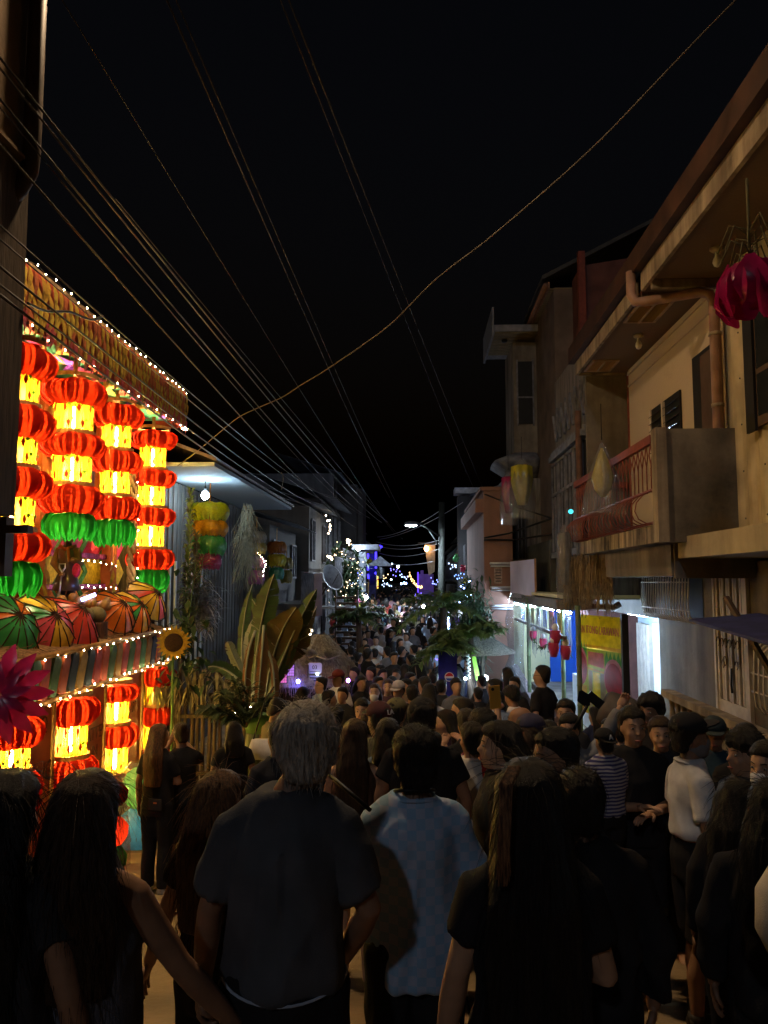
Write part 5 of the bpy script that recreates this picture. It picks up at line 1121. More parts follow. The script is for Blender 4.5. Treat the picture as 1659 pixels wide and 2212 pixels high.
# ------------------------------------------------------------------ FAR STREET: houses on both sides
M_far = [concrete('far_wall_%d' % i, c, (.04, .04, .04), .5) for i, c in enumerate([(.10, .095, .09), (.15, .14, .13), (.07, .07, .075), (.2, .22, .26), (.10, .08, .065)])]
M_corr = mat('corrugated_roof', (.25, .27, .30), .5, .4, 6)
M_lit = emit('dim_warm_window', (1, .7, .35), .5)
def farhouse(side, xf, y0, y1, zt, m, lab, floors=2, balc=True, eave=.5, win=None):
    x0, x1 = (xf, xf + 6) if side > 0 else (xf - 6, xf); o = -side
    t = thing('street_house', ((x0 + x1) / 2, (y0 + y1) / 2, gz(y0)), lab, 'house', 'houses lining the far street')
    b = MB(); b.bx(x0, x1, y0, y1, -1.4, zt); b.build('wall', m, t)
    h = (zt - gz(y0)) / floors
    b = MB(); n = 24; vs = []
    for k in range(n + 1):
        y = lerp(y0 - .1, y1, k / n); e = .03 * (k % 2); vs += [(xf + o * eave, y, zt + .02 + e), (xf - o * 3, y, zt + 1.1 + e)]
    b.add(vs, [(k * 2, k * 2 + 1, k * 2 + 3, k * 2 + 2) for k in range(n)]); b.build('roof', M_corr, t)
    for f in range(floors):
        zf = gz(y0) + f * h
        ny = max(2, int((y1 - y0) / 1.7))
        for k in range(ny):
            y = lerp(y0 + .4, y1 - 1.1, k / max(1, ny - 1)); w = MB(); z0 = zf + .85; z1 = zf + h - .45
            w.bx(min(xf, xf + o * .03), max(xf, xf + o * .03), y, y + .8, z0, z1); wf = w.build('window', M_dark if (k + f) % 4 else (win or M_dark), t)
            w = MB(); xx = xf + o * .05
            for (a, c_, e, g) in ((y - .05, y, z0, z1), (y + .8, y + .85, z0, z1), (y + .38, y + .42, z0, z1), (y - .05, y + .85, z1, z1 + .05), (y - .08, y + .88, z0 - .06, z0)): w.bx(xx - .02, xx + .02, a, c_, e, g)
            w.build('frame', M_oldf, wf)
        if f and balc:
            b = MB(); b.bx(min(xf, xf + o * .9), max(xf, xf + o * .9), y0 + .2, y1 - .2, zf - .1, zf + .06); bl = b.build('balcony', m, t)
            b = MB()
            for k in range(int((y1 - y0 - .4) / .2)): b.tube([(xf + o * .87, y0 + .25 + k * .2, zf + .06), (xf + o * .87, y0 + .25 + k * .2, zf + .95)], .016, 4)
            b.tube([(xf + o * .87, y0 + .2, zf + .95), (xf + o * .87, y1 - .2, zf + .95)], .025, 4); b.build('railing', M_oldf, bl)
    return t
farhouse(-1, -4.1, 21.3, 26, 3.6, M_far[0], 'low dark house with tin eave past the pale eave house', 2, True, .7)
farhouse(-1, -3.7, 26.3, 31, 4.6, M_far[1], 'grey framed house carrying the satellite dish', 2, True, .5)
farhouse(-1, -3.9, 31.3, 39, 5.4, M_far[2], 'dark tall house behind the light covered tree', 2, True, .6)
farhouse(-1, -4.3, 39.5, 46, 7.6, M_far[3], 'blue grey house with white lit gable beyond the light tree', 3, False, .4)
farhouse(-1, -4.2, 47, 58, 5.5, M_far[2], 'dark house beyond the blue lit porch', 2, True, .5, M_lit)
farhouse(-1, -4.2, 59, 80, 5.0, M_far[0], 'farthest dark house on the dish side of the street', 2, True, .5, M_lit)
farhouse(1, 3.4, 26.5, 33, 4.5, M_far[0], 'dark house behind the terracotta wall hung with coloured paper', 2, True, .6)
farhouse(1, 3.0, 33.5, 41, 5.8, M_far[4], 'brown house behind the street lamp pole', 2, True, .6)
farhouse(1, 2.9, 42, 55, 4.6, M_far[2], 'dark house beside the violet lit column', 2, True, .5, M_lit)
farhouse(1, 3.1, 56, 80, 4.6, M_far[0], 'farthest dark house on the palm side of the street', 2, True, .5, M_lit)
# grey tower slab far left and zinc frame far right
b = MB(); b.bx(-5.2, -3.2, 41, 44, 0, 7.2); b.bx(-3.19, -2.9, 41.2, 44, 0, 7.0); tag(b.build('grey_tower', M_far[2]), 'plain grey tower block rising behind the white lit gable', 'building')
tw = thing('roof_frame', (2.6, 36, 5), 'white edged concrete frame standing up behind the street lamp pole', 'building')
b = MB(); b.bx(1.9, 2.9, 35, 36, 0, 5.9); b.build('block', M_far[2], tw); b = MB(); b.bx(1.75, 3.0, 34.8, 36, 6.0, 6.25); b.bx(2.85, 3.0, 34.8, 34.95, 2.4, 5.99); b.build('white_edge', mat('white_edge', (.6, .62, .66), .6), tw)
# white lit gable porch
pg = thing('lit_porch', (-3.2, 40, 0), 'white porch column and gable lit by a cold lamp', 'porch')
b = MB(); pc_ = at(783, 1220, 38); b.bx(pc_.x - .17, pc_.x + .17, 37.8, 38.1, at(783, 1278, 38).z, at(783, 1192, 38).z); b.build('column', mat('cold_white_paint', (.55, .62, .75), .6), pg)
b = MB(); z1 = at(783, 1188, 38).z; b.bx(pc_.x - .5, pc_.x + .8, 37.5, 40, z1, z1 + .25); b.prism([(-.4, 0), (.9, 0), (.3, .5)], (pc_.x + .5, 39.5, z1 - .75), (1, 0, 0), (0, 0, 1), (0, 2, 0)); b.build('gable', mat('cold_white_paint', (.55, .62, .75)), pg)
b = MB(); b.ell(at(774, 1186, 37.2), (.09, .09, .09), 8, 6); b.build('lamp', emit('porch_lamp', (.8, .9, 1), 60), pg)
# blue lit porch; glowing tubes added for its unseen blue light
bl = thing('blue_porch', (-2.6, 46, 0), 'porch lit deep blue, with added glowing tubes along its edges', 'porch')
M_bluer = emit('added_blue_glow', (.06, .04, 1.0), 3.2)
b = MB(); b.bx(at(797, 1200, 46).x, at(812, 1200, 46).x, 46, 48, -.4, at(800, 1196, 46).z); b.build('body', mat('navy_wall', (.08, .08, .22), .7), bl)
b = MB()
for (a, c) in (((795, 1196), (795, 1232)), ((812, 1192), (812, 1228)), ((795, 1240), (796, 1250)), ((810, 1240), (813, 1236)), ((812, 1190), (826, 1180)), ((816, 1186), (822, 1178))): b.tube([at(*a, 45.8), at(*c, 45.8)], .06, 6)
b.build('glow_tube', M_bluer, bl)
# arched light display
ar = thing('light_arch', at(808, 1275, 47), 'arched window display of glowing yellow and white panes', 'display')
b = MB(); b2 = MB(); b3 = MB()
for i in range(7):
    for j in range(11):
        px, py = 798 + i * 3, 1240 + j * 3
        if j < 3 and abs(i - 3) > j + 1: continue
        if 4 < j < 7 and i in (2, 3): continue
        p = at(px, py, 47); tgt = (b, b2, b3)[(i * 5 + j * 3) % 3] if (i + j) % 5 else b3; tgt.bx(p.x - .033, p.x + .033, 47, 47.04, p.z - .033, p.z + .033)
b.build('yellow_pane', emit('pane_yel', (1, .75, .1), 2.2), ar); b2.build('white_pane', emit('pane_whi', (1, .95, .7), 2.4), ar); b3.build('red_pane', emit('pane_red', (1, .2, .06), 1.2), ar)
# violet column
b = MB(); p = at(915, 1250, 42); b.bx(p.x - .28, p.x + .55, 42, 43, gz(42), at(915, 1240, 42).z); b.bx(p.x - .16, p.x + .0, 42.1, 43, 1.0, at(915, 1232, 42).z)
vc = tag(b.build('violet_column', mat('violet_cloth', (.16, .08, .42), .7, .3, 2)), 'column wrapped in violet cloth beside the crowd', 'column')
b = MB(); b.tube([at(903, 1236, 41.5), at(903, 1280, 41.5)], .035, 6); b.build('glow_tube', emit('violet_rope', (.12, .05, .9), 2.2), vc)
# orange porch lamp
ol = thing('porch_lamp', at(923, 1205, 40), 'orange porch lamp shining on a hanging cloth', 'lamp')
b = MB(); p = at(921, 1185, 40); b.ell(p, (.11, .11, .14), 8, 6); b.build('globe', emit('orange_lamp', (1, .55, .22), 40), ol)
b = MB(); b.bx(p.x - .45, p.x + .5, 39.9, 40.1, p.z + .25, p.z + .33); b.build('bracket', M_post, ol); b = MB(); b.prism([(-.1, 0), (.45, 0), (.4, -1.4), (.1, -1.6)], (p.x + .02, 40.15, p.z + .2), (1, 0, 0), (0, 0, 1), (0, .03, 0)); b.build('cloth', mat('tan_cloth', (.4, .3, .2), .8), ol)
# Christmas light figure
pts = [at(x, y, 41) for x, y in ((884, 1240), (888, 1248), (893, 1254), (899, 1262), (905, 1266), (912, 1268))]
fairy('light_figure', pts, 34, 'leaping figure made of warm lights by the violet column', emit('figure_bulb', (1, .55, .2), 5), .028, .06, .10)
fairy('light_figure', [at(868, 1262, 43), at(878, 1258, 43)], 3, 'small blue star lights beside the warm leaping figure', emit('star_blue', (.3, .45, 1), 20), .05, .02, .08)
# tree of warm lights and dish
def bulbs_cloud(name, px, py, sx, sy, Y, n, m, r, lab, leaf=True, dark=None):
    t = thing(name, V((at(px, py, Y).x, Y, gz(Y))), lab, 'tree' if leaf else 'ornament'); b = MB(); f_ = MB()
    for k in range(n):
        p = at(px + rnd.gauss(0, sx), py + rnd.gauss(0, sy), Y + rnd.uniform(-.8, .8)); b.ell(p, (r, r, r), 6, 3)
    for k in range(620 if leaf else 160):
        p = at(px + rnd.gauss(0, sx * 1.1), py + rnd.gauss(0, sy * 1.1), Y + rnd.uniform(-.9, .9)); a = rnd.uniform(0, 6.28); d = V((math.cos(a), rnd.uniform(-.5, .5), math.sin(a))); f_.blade([p, p + d * .12, p + d * .24], [.02, .07, .005])
    if leaf: f_.tube([V((at(px, py, Y).x, Y, gz(Y))), at(px, py, Y)], [.12, .06], 7)
    stuff(f_.build('crown', dark or mat('dark_foliage', (.035, .07, .025)), t)); stuff(b.build('bulb', m, t))
bulbs_cloud('light_tree', 746, 1246, 19, 26, 30, 150, emit('tree_bulb', (1, .72, .42), 9), .017, 'leafy tree covered in tiny warm lights past the satellite dish')
bulbs_cloud('light_bush', 1018, 1280, 9, 12, 25, 70, emit('bush_bulb', (.35, .5, 1), 22), .026, 'bush covered in blue white lights against the terracotta wall')
bulbs_cloud('light_bush', 768, 1282, 3, 4, 31, 8, emit('pink_glow', (1, .35, .2), 10), .05, 'orange pink glowing blossom below the light tree')
for px, y0, y1, Y, n, lab in ((710, 1118, 1150, 29, 9, 'short string of lights on the high balcony of the dish house'), (712, 1198, 1205, 29, 7, 'knot of lights on the dish house wall'), (752, 1162, 1172, 31, 9, 'row of lights on a small awning past the dish house'), (788, 1285, 1320, 36, 12, 'hanging string of lights below the white porch'), (668, 1340, 1370, 22, 12, 'knot of lights on the wall above the thatched stalls')):
    fairy('fairy_lights', [at(px - 4, y0, Y), at(px + 4, (y0 + y1) / 2, Y), at(px, y1, Y)], n, lab, emit('far_bulb', (1, .78, .5), 18), .026, .03, .09)
dp_ = at(713, 1250, 26.2); ax = V((.75, -.55, .38)).normalized(); x = ax.cross(V((0, 0, 1))).normalized(); M4 = Matrix((x, x.cross(ax) * -1, ax)).transposed()
t = thing('satellite_dish', dp_ - V((0, 0, .5)), 'grey satellite dish on the house wall below the light tree', 'satellite dish')
b = MB(); b.lathe([(.02, 0), (.2, .02), (.36, .07), (.46, .13), (.47, .135), (.36, .06), (.02, -.02)], 20, dp_, M=M4, close=False); b.build('dish', mat('dish_grey', (.35, .37, .38), .5), t)
b = MB(); b.tube([dp_, dp_ - ax * .15 - V((0, 0, .2)), dp_ + V((-.35, .4, -.6))], .03, 5); b.tube([dp_ - V((0, 0, .35)), dp_ + ax * .4], .012, 4); b.build('mount', M_post, t)
# small street objects: pink blossom cluster, shelf stack, tray
for i, (px, py, Y, c, lab) in enumerate(((722, 1345, 24, (.5, .08, .12), 'cluster of lit pink blossoms on the dish house porch'), (772, 1300, 30, (.6, .1, .18), 'pink paper balloon by the far palm'), (773, 1311, 30, (.45, .45, .03), 'lime paper balloon under the pink one'), (798, 1212, 42, (.5, .42, .02), 'yellow paper balloons near the blue porch'), (985, 1205, 29, (.10, .42, .14), 'green lit paper lantern behind the lamp pole'), (1000, 1228, 28, (.5, .03, .08), 'red paper ball hanging past the lamp pole'), (1006, 1258, 27.5, (.45, .40, .04), 'small yellow paper ball below the red one'), (1026, 1265, 27, (.35, .03, .03), 'dark red paper ball above the blue lit bush'))):
    b = MB(); p = at(px, py, Y); r_ = Y / FPX * (8 if i != 0 else 14)
    for k in range(26):
        a, e = rnd.uniform(0, 6.28), rnd.uniform(-1.4, 1.4); d = V((math.cos(a) * math.cos(e), math.sin(a) * math.cos(e), math.sin(e))); q = p + d * r_ * .6; b.blade([q, q + d * r_ * .3, q + d * r_ * .55], [r_ * .1, r_ * .35, .01])
    b.ell(p, (r_ * .75, r_ * .75, r_ * .75), 8, 5); tag(b.build('paper_ball', mat('ball_%d' % i, c, .7)), lab, 'paper ball')
b = MB(); p = at(702, 1310, 24); b.bx(p.x - .5, p.x + .9, 23.6, 24.8, p.z - .06, p.z); tag(b.build('porch_roof', M_corr), 'small flat porch roof above the pink blossoms', 'porch roof')
b = MB()
p = at(748, 1360, 21.5)
for k in range(11): b.bx(p.x - .28, p.x + .28, 21.5, 21.8, p.z - .75 + k * .16, p.z - .69 + k * .16)
b.bx(p.x - .32, p.x - .29, 21.5, 21.8, p.z - 1.3, p.z + 1.1); b.bx(p.x + .29, p.x + .32, 21.5, 21.8, p.z - 1.3, p.z + 1.1)
t = tag(b.build('rack', M_brown), 'slatted wooden rack standing behind the 03 stall', 'rack')
for k in range(10):
    b = MB(); b.bx(p.x - .24 + (k % 3) * .1, p.x - .1 + (k % 3) * .12, 21.55, 21.7, p.z - .68 + k * .16, p.z - .60 + k * .16); b.build('goods_box', mat('pale_goods', (.5, .55, .65), .4, .4, 20), t)
b = MB(); p = at(687, 1282, 19); b.bx(p.x - .1, p.x + .1, 19, 19.03, p.z - .55, p.z + .5); t = tag(b.build('hanging_banner', mat('grey_violet_banner', (.22, .21, .30), .7, .3, 3)), 'long grey violet banner hanging past the banana leaves', 'banner')
# palms
def palm(px, py, Y, n, L_, lab, trunk=True):
    c = at(px, py, Y); t = thing('palm_tree', V((c.x, Y, gz(Y))), lab, 'palm tree'); b = MB()
    for k in range(n):
        a = 2 * math.pi * k / n + rnd.uniform(-.3, .3); frond(b, c, (math.cos(a), math.sin(a), rnd.uniform(.15, 1.2)), L_ * rnd.uniform(.8, 1.15), rnd.uniform(.35, .7), 24, .03, .36)
    b.build('crown', M_frond, t)
    b = MB(); b.tube([V((c.x + .05, Y, gz(Y))), c], [.10, .07], 8); b.build('trunk', M_post, t)
palm(958, 1312, 16.5, 13, 1.05, 'palm with fanned fronds beside the lamp pole')
palm(1015, 1375, 15.2, 12, .8, 'drooping palm before the terracotta wall')
palm(965, 1400, 14.5, 9, .55, 'short palm with yellowish fronds below the fanned one')
palm(775, 1335, 21, 12, 1.0, 'palm on the dish side of the street before the balloons')
b = MB()
for k in range(900):
    p = at(1030 + rnd.gauss(0, 15), 1350 + rnd.gauss(0, 38), 17.5 + rnd.uniform(-.4, .4)); a = rnd.uniform(0, 6.28); d = V((math.cos(a), -.3, math.sin(a) - .4)).normalized(); b.blade([p, p + d * .09, p + d * .2 - V((0, 0, .04))], [.01, .03, .003])
stuff(tag(b.build('leafy_drape', mat('dark_foliage2', (.05, .09, .04), .7, .4, 8)), 'mass of leafy fronds drooping against the terracotta wall', 'foliage'))
b = MB(); p = at(1012, 1395, 15.8); b.lathe([(.12, .35), (.6, .1), (.95, -.12)], 30, p, fn=lambda a: 1 + .04 * math.sin(a * 11), close=False); b.tube([p + V((.3, .2, .1)), V((p.x + .3, p.y + .2, gz(15.8)))], .04, 6); b.tube([p + V((-.4, .2, .0)), V((p.x - .4, p.y + .2, gz(15.8)))], .04, 6)
tag(b.build('thatched_awning', M_thatch), 'small round thatched awning before the terracotta wall', 'awning')
for px, py, Y, r_, lab in ((1048, 1465, 14.6, .055, 'bright cold lamp at the foot of the terracotta wall'), (1005, 1466, 15, .03, 'smaller blue lamp beside the hanging cans'), (860, 1342, 25, .06, 'phone torch shining above the far crowd'), (832, 1218, 70, .10, 'distant white street lamp'), (847, 1218, 75, .07, 'smaller distant white lamp'), (860, 1224, 72, .10, 'distant yellow white lamp'), (845, 1252, 60, .06, 'faint blue white light over the crowd')):
    b = MB(); p = at(px, py, Y); b.ell(p, (r_, r_, r_), 8, 5)
    tag(b.build('spot_lamp', emit('spot_%d' % px, (.6, .8, 1) if px != 860 or Y < 30 else (1, .85, .6), 320 if Y < 20 else (700 if px == 860 and Y < 30 else 16))), lab, 'lamp')
# soft drink sign and blue lights
p = at(967, 1462, 14.3); t = thing('drink_sign', p - V((0, 0, .3)), 'blue soft drink sign with red and white round emblem', 'sign')
b = MB(); b.bx(p.x - .17, p.x + .17, 14.3, 14.33, p.z - .35, p.z + .45); b.build('board', mat('deep_blue_print', (.03, .03, .25), .4, .4, 6), t)
def disc(c, r_, a0, a1, m, nm, off): b = MB(); b.prism([(r_ * math.cos(lerp(a0, a1, k / 20)), r_ * math.sin(lerp(a0, a1, k / 20))) for k in range(21)], c + V((0, -off, 0)), (1, 0, 0), (0, 0, 1), (0, .003, 0)); b.build(nm, m, t)
ec = V((p.x + .03, 14.3, p.z + .0))
disc(ec, .085, 0, 6.28, mat('sign_white', (.75, .75, .78), .4, .05), 'emblem', .004); disc(ec, .072, .15, 3.0, mat('sign_red', (.5, .02, .03), .4, .1), 'emblem_top', .008); disc(ec, .072, 3.5, 5.95, mat('sign_blue', (.03, .08, .45), .4, .1), 'emblem_bottom', .008)
fairy('fairy_lights', [at(968, 1335, 16), at(970, 1352, 16), at(968, 1366, 16)], 16, 'short cluster of blue lights over the drink sign', emit('bush_bulb', (.35, .5, 1), 22), .014, .02, .04)
b = MB()
for k in range(16): p = at(1010 + (k % 2) * 3, 1400 + k * 4.2, 14.8); b.lathe([(.03, -.02), (.035, .02)], 8, p)
b.tube([at(1011, 1392, 14.8), at(1011, 1470, 14.8)], .006, 3)
tag(b.build('can_string', mat('shiny_tin', (.6, .65, .6), .3, .3, 9, metal=.6)), 'hanging string of shiny cans by the green cloth strip', 'ornament')
b = MB(); p0, p1 = at(1020, 1400, 14.9), at(1033, 1470, 14.9); b.ob((p0 + p1) / 2, (p1 - p0) / 2, V((.04, 0, 0)), V((0, .01, 0))); tag(b.build('green_strip', mat('lime_strip', (.18, .40, .04), .6)), 'lime green cloth strip hanging before the terracotta wall', 'cloth strip')
# festive lights strung on the far houses
for i, (px, py, Y, n, c, st, lab) in enumerate(((800, 1215, 50, 12, (.12, .1, 1), 8, 'blue string of lights beside the blue porch'), (835, 1262, 62, 10, (.5, .65, 1), 10, 'pale blue lights over the far crowd'), (852, 1236, 66, 8, (.25, .2, 1), 8, 'violet blue lights in the far middle of the street'), (872, 1246, 58, 8, (.4, .55, 1), 10, 'blue white lights before the leaping figure'), (762, 1262, 33, 14, (.45, .6, 1), 9, 'cold white lights below the light tree'), (770, 1240, 34, 12, (.15, .15, 1), 8, 'blue lights behind the palm on the dish side'), (905, 1290, 40, 10, (.2, .12, 1), 7, 'violet lights low on the violet column'), (940, 1255, 34, 10, (.25, .3, 1), 8, 'blue lights by the lamp pole'), (978, 1222, 29, 9, (.5, .65, 1), 10, 'cold lights round the green paper lantern'), (992, 1245, 28, 9, (.2, .35, 1), 8, 'blue lights between the paper balls'), (828, 1244, 72, 6, (1, .7, .35), 8, 'few amber lights far down the street'), (950, 1420, 15.5, 9, (.3, .2, 1), 7, 'violet lights under the fanned palm'))):
    fairy('fairy_lights', [at(px - 9, py - 5, Y), at(px, py + 3, Y), at(px + 9, py - 4, Y)], n, lab, emit('festive_%d' % i, c, st * .5), .0006 * Y + .003, .002 * Y, .004 * Y)
for i, (px, py, Y, c, lab) in enumerate(((792, 1290, 30, (.35, .45, 1), 'added cold blue lamp lighting the crowd on the dish side'), (915, 1310, 27, (.45, .55, 1), 'added cold blue lamp lighting the palm side crowd edge'))):
    b = MB(); p = at(px, py, Y); b.ell(p, (.05, .05, .06), 8, 5); tag(b.build('crowd_fill_lamp', emit('crowd_fill_lamp_%d' % i, c, 420)), lab, 'lamp')  # lamps added to brighten the far crowd
# ------------------------------------------------------------------ street lamp
lp = at(952, 1160, 32); t = thing('street_lamp', V((lp.x, 32, gz(32))), 'street lamp on a pole glowing cold white over the crowd', 'street lamp')
b = MB(); b.tube([V((lp.x, 32, gz(32))), V((lp.x + .05, 32, at(960, 1085, 32).z))], [.16, .12], 10); b.build('pole', mat('pole_grey', (.03, .034, .03), .8), t)
hd = at(888, 1131, 30.5)
b = MB(); b.tube([V((lp.x, 32, lp.z)), lerp(lp, hd, .5) + V((0, 0, .12)), hd + V((.25, .1, .05))], .04, 6); b.tube([V((lp.x, 32, lp.z - .5)), lerp(lp, hd, .4) + V((0, 0, .05))], .03, 5); b.build('arm', mat('pole_grey', (.2, .2, .2)), t)
b = MB(); b.loft([((hd.x, hd.y, hd.z - .075), .30, .17, .6), ((hd.x, hd.y, hd.z + .06), .24, .12, .6), ((hd.x + .03, hd.y, hd.z + .10), .1, .06, .6)], 14); b.build('head', M_oldf, t)
b = MB(); b.ell((hd.x, hd.y, hd.z - .075), (.22, .13, .03), 12, 6); b.build('lens', emit('street_lens', (.72, .86, 1.0), 3800), t)
# ------------------------------------------------------------------ overhead wires
M_wireb = mat('wire_black', (.06, .052, .045), .5, .2, spec=.5); M_wirec = mat('wire_tan', (.11, .085, .055), .6, .2)
def wire(pts, r, lab, sag=.0, m=None, name='overhead_wire', n=24):
    P = [at(*p) for p in pts]; out = []; r = r * .8
    if len(P) == 2:
        for i in range(n + 1): t = i / n; out.append(lerp(P[0], P[1], t) - V((0, 0, sag * 4 * t * (1 - t))))
    else:
        for i in range(len(P) - 1):
            a, b_, c, d = P[max(i - 1, 0)], P[i], P[i + 1], P[min(i + 2, len(P) - 1)]
            for k in range(6):
                t = k / 6; out.append(.5 * ((2 * b_) + (c - a) * t + (2 * a - 5 * b_ + 4 * c - d) * t * t + (3 * b_ - a - 3 * c + d) * t ** 3))
        out.append(P[-1])
    b = MB(); b.tube(out, r, 5); return tag(b.build(name, m or M_wireb), lab, 'wire', 'overhead wires along the street')
def lw(a, c, lab, r=.007, sag=.25, Y0=4.6, Y1=44, m=None): wire([(*a, Y0), (*c, Y1)], r, lab, sag, m)
lw((98, -60), (850, 1150), 'single wire starting at the pipe of the corner house', .006, .2)
lw((352, -20), (842, 1075), 'lower wire of the middle pair across the sky', .008, .2, 4.6)
lw((372, -20), (866, 1105), 'upper wire of the middle pair across the sky', .006, .2, 4.7)
lw((598, -20), (1022, 1052), 'first wire of the pair nearest the sky centre', .006, .1, 5.2)
lw((616, -20), (1042, 1052), 'second wire of the pair nearest the sky centre', .008, .1, 5.4)
lw((-20, 100), (838, 1128), 'upper wire of the thick bundle by the corner house', .010, .3, 4.0)
lw((-20, 122), (826, 1130), 'second wire of the thick bundle by the corner house', .009, .3, 4.0)
lw((-20, 190), (800, 1120), 'third wire of the thick bundle, sagging a little lower', .009, .35, 4.0, 40)
lw((-20, 208), (780, 1112), 'lowest wire of the thick bundle by the corner house', .006, .35, 4.0, 40)
lw((-20, 290), (770, 1140), 'bright tan wire passing under the thick bundle', .009, .3, 4.0, 38, M_wirec)
lw((-20, 470), (720, 1078), 'wire just above the canopy of the festival house', .007, .25, 4.0, 34)
lw((-20, 500), (725, 1092), 'wire skirting the canopy top edge', .006, .25, 4.0, 34)
lw((-20, 560), (700, 1096), 'upper wire crossing the leaf covered canopy', .010, .25, 4.0, 32)
lw((-20, 600), (690, 1100), 'middle wire crossing the leaf covered canopy', .008, .25, 4.0, 32)
lw((-20, 622), (650, 1086), 'lower wire crossing the leaf covered canopy', .012, .25, 4.0, 30)
lw((250, 430), (870, 1165), 'branch wire leaving the bundle towards the far lamp', .006, .1, 7.5, 46)
wire([(60, 655, 5.0), (100, 672, 5.4), (150, 674, 5.8), (195, 690, 6.2), (222, 683, 6.6)], .013, 'looping thick cable in front of the canopy leaves', 0, M_cable, 'loop_cable')
wire([(384, 1006, 12.55), (420, 980, 12.2), (470, 938, 11.6), (515, 902, 11.0), (560, 880, 10.6), (610, 858, 10.2), (650, 832, 9.8), (700, 802, 9.4), (780, 748, 8.9), (850, 695, 8.5), (940, 605, 8.0), (1050, 520, 7.6), (1180, 410, 7.1), (1300, 300, 6.7), (1420, 175, 6.3), (1530, 60, 6.0), (1610, -20, 5.8)], .0095, 'thick tan cable sweeping across the sky above the street', 0, M_wirec, 'sweeping_cable')
lw((1660, 120), (1490, 400), 'thin wire along the roof edge of balcony house', .005, .0, 6, 10)
for i, (a, c, lab) in enumerate((((1000, 1085), (820, 1165), 'upper wire fanning from the lamp pole'), ((955, 1100), (815, 1160), 'wire fanning from the lamp pole beside the lamp'), ((955, 1165), (812, 1170), 'level wire from the lamp pole'), ((955, 1172), (812, 1178), 'second level wire from the lamp pole'), ((950, 1185), (820, 1195), 'lower wire from the lamp pole'), ((935, 1213), (800, 1205), 'lowest sagging wire below the lamp pole'))):
    lw(a, c, lab, .016, .25, 32, 44, mat('pale_wire', (.45, .45, .47), .4, .2))
wire([(608, 1020, 16), (612, 1035, 16), (608, 1058, 16)], .010, 'short hook of cable hanging above the eave', 0, M_wirec, 'hook_cable')
# ------------------------------------------------------------------ PEOPLE
def remesh(mb, vox, it=3, wr=0.0, seed=0, stretch=(7, 7, 3.2)):
    """one continuous skin from overlapping closed forms"""
    me = mb.mesh('tmp', M_dark); o = bpy.data.objects.new('tmp', me); COL.objects.link(o)
    m = o.modifiers.new('r', 'REMESH'); m.mode = 'VOXEL'; m.voxel_size = vox; m.use_smooth_shade = True
    if it: q = o.modifiers.new('s', 'SMOOTH'); q.factor = .5; q.iterations = it
    out = bpy.data.meshes.new_from_object(o.evaluated_get(bpy.context.evaluated_depsgraph_get()))
    bpy.data.objects.remove(o); bpy.data.meshes.remove(me)
    if wr:
        nr = [v.normal.copy() for v in out.vertices]; off = V((seed * 3.1, seed, 0))
        for v, n_ in zip(out.vertices, nr):
            p = v.co; q = V((p.x * stretch[0] + p.z * 2.0 * (1 if p.x > 0 else -1), p.y * stretch[1], p.z * stretch[2])) + off
            a = 1 - abs(noise.noise(q)) * 2.2; v.co += n_ * (wr * (a + .5 * noise.noise(q * 2.3)))
        out.update()
    out.polygons.foreach_set('use_smooth', [True] * len(out.polygons)); out.materials.clear(); return out
ARMS = {'down': ((.235, -.015, 1.13), (.25, .05, .89)), 'out': ((.285, -.03, 1.14), (.34, .04, .93)), 'phone': ((.25, .16, 1.20), (.10, .36, 1.36)), 'face': ((.27, .10, 1.27), (.07, .17, 1.50)),
        'raise': ((.24, .20, 1.50), (.20, .30, 1.80)), 'fold': ((.24, .03, 1.12), (.04, .22, 1.10)), 'behind': ((.25, -.07, 1.13), (.05, -.17, .95)), 'hold': ((.25, .10, 1.10), (.05, .30, 1.16)), 'bag': ((.25, .02, 1.12), (.13, .22, 1.02)), 'in': ((.265, -.03, 1.13), (.17, .13, .93))}
def hand(mb, w, d, nrm, curl, sgn, k=1.0):
    """palm, four unequal bent fingers and a thumb leaving the side of the palm"""
    d = V(d).normalized(); nrm = V(nrm); nrm = (nrm - d * nrm.dot(d)).normalized(); x = d.cross(nrm) * sgn; w = V(w)
    M = Matrix((x, nrm, d)).transposed()
    mb.ell(w + d * .045 * k, (.040 * k, .017 * k, .058 * k), 10, 6, M)
    for i, (o_, L_) in enumerate(((-.029, .066), (-.010, .078), (.010, .074), (.029, .056))):
        p = w + d * .082 * k + x * o_ * k; a = curl * .5; pts = [w + d * .05 * k + x * o_ * .8 * k, p]
        for s_ in (.45, .32, .23):
            v_ = d * math.cos(a) + nrm * math.sin(a); p = p + v_ * L_ * s_ * k * 1.15; pts.append(p); a += curl * .75
        mb.tube(pts, [.0095 * k, .0095 * k, .009 * k, .0082 * k, .006 * k], 6)
    t0 = w + d * .022 * k - x * .030 * k
    mb.tube([t0, t0 + (d * .6 - x * .8 + nrm * .25).normalized() * .035 * k, t0 + (d * .85 - x * .5 + nrm * (.3 + curl * .4)).normalized() * .07 * k], [.013 * k, .011 * k, .007 * k], 6)
SKIN = {k: mat('skin_' + k, c, .55, .18, 9, spec=.4) for k, c in {'tan': (.42, .235, .14), 'brown': (.27, .14, .08), 'light': (.52, .32, .21)}.items()}
HAIRM = {k: mat('hair_' + k, c, .5, .4, 14, .6, 60, stretch=(9, 9, .8), spec=.35, col2=c2) for k, c, c2 in (('black', (.016, .013, .011), (.006, .005, .005)), ('brown', (.06, .03, .015), (.02, .01, .006)), ('auburn', (.22, .10, .035), (.05, .025, .012)), ('white', (.52, .46, .38), (.24, .21, .18)), ('streak', (.30, .14, .06), (.05, .02, .01)))}
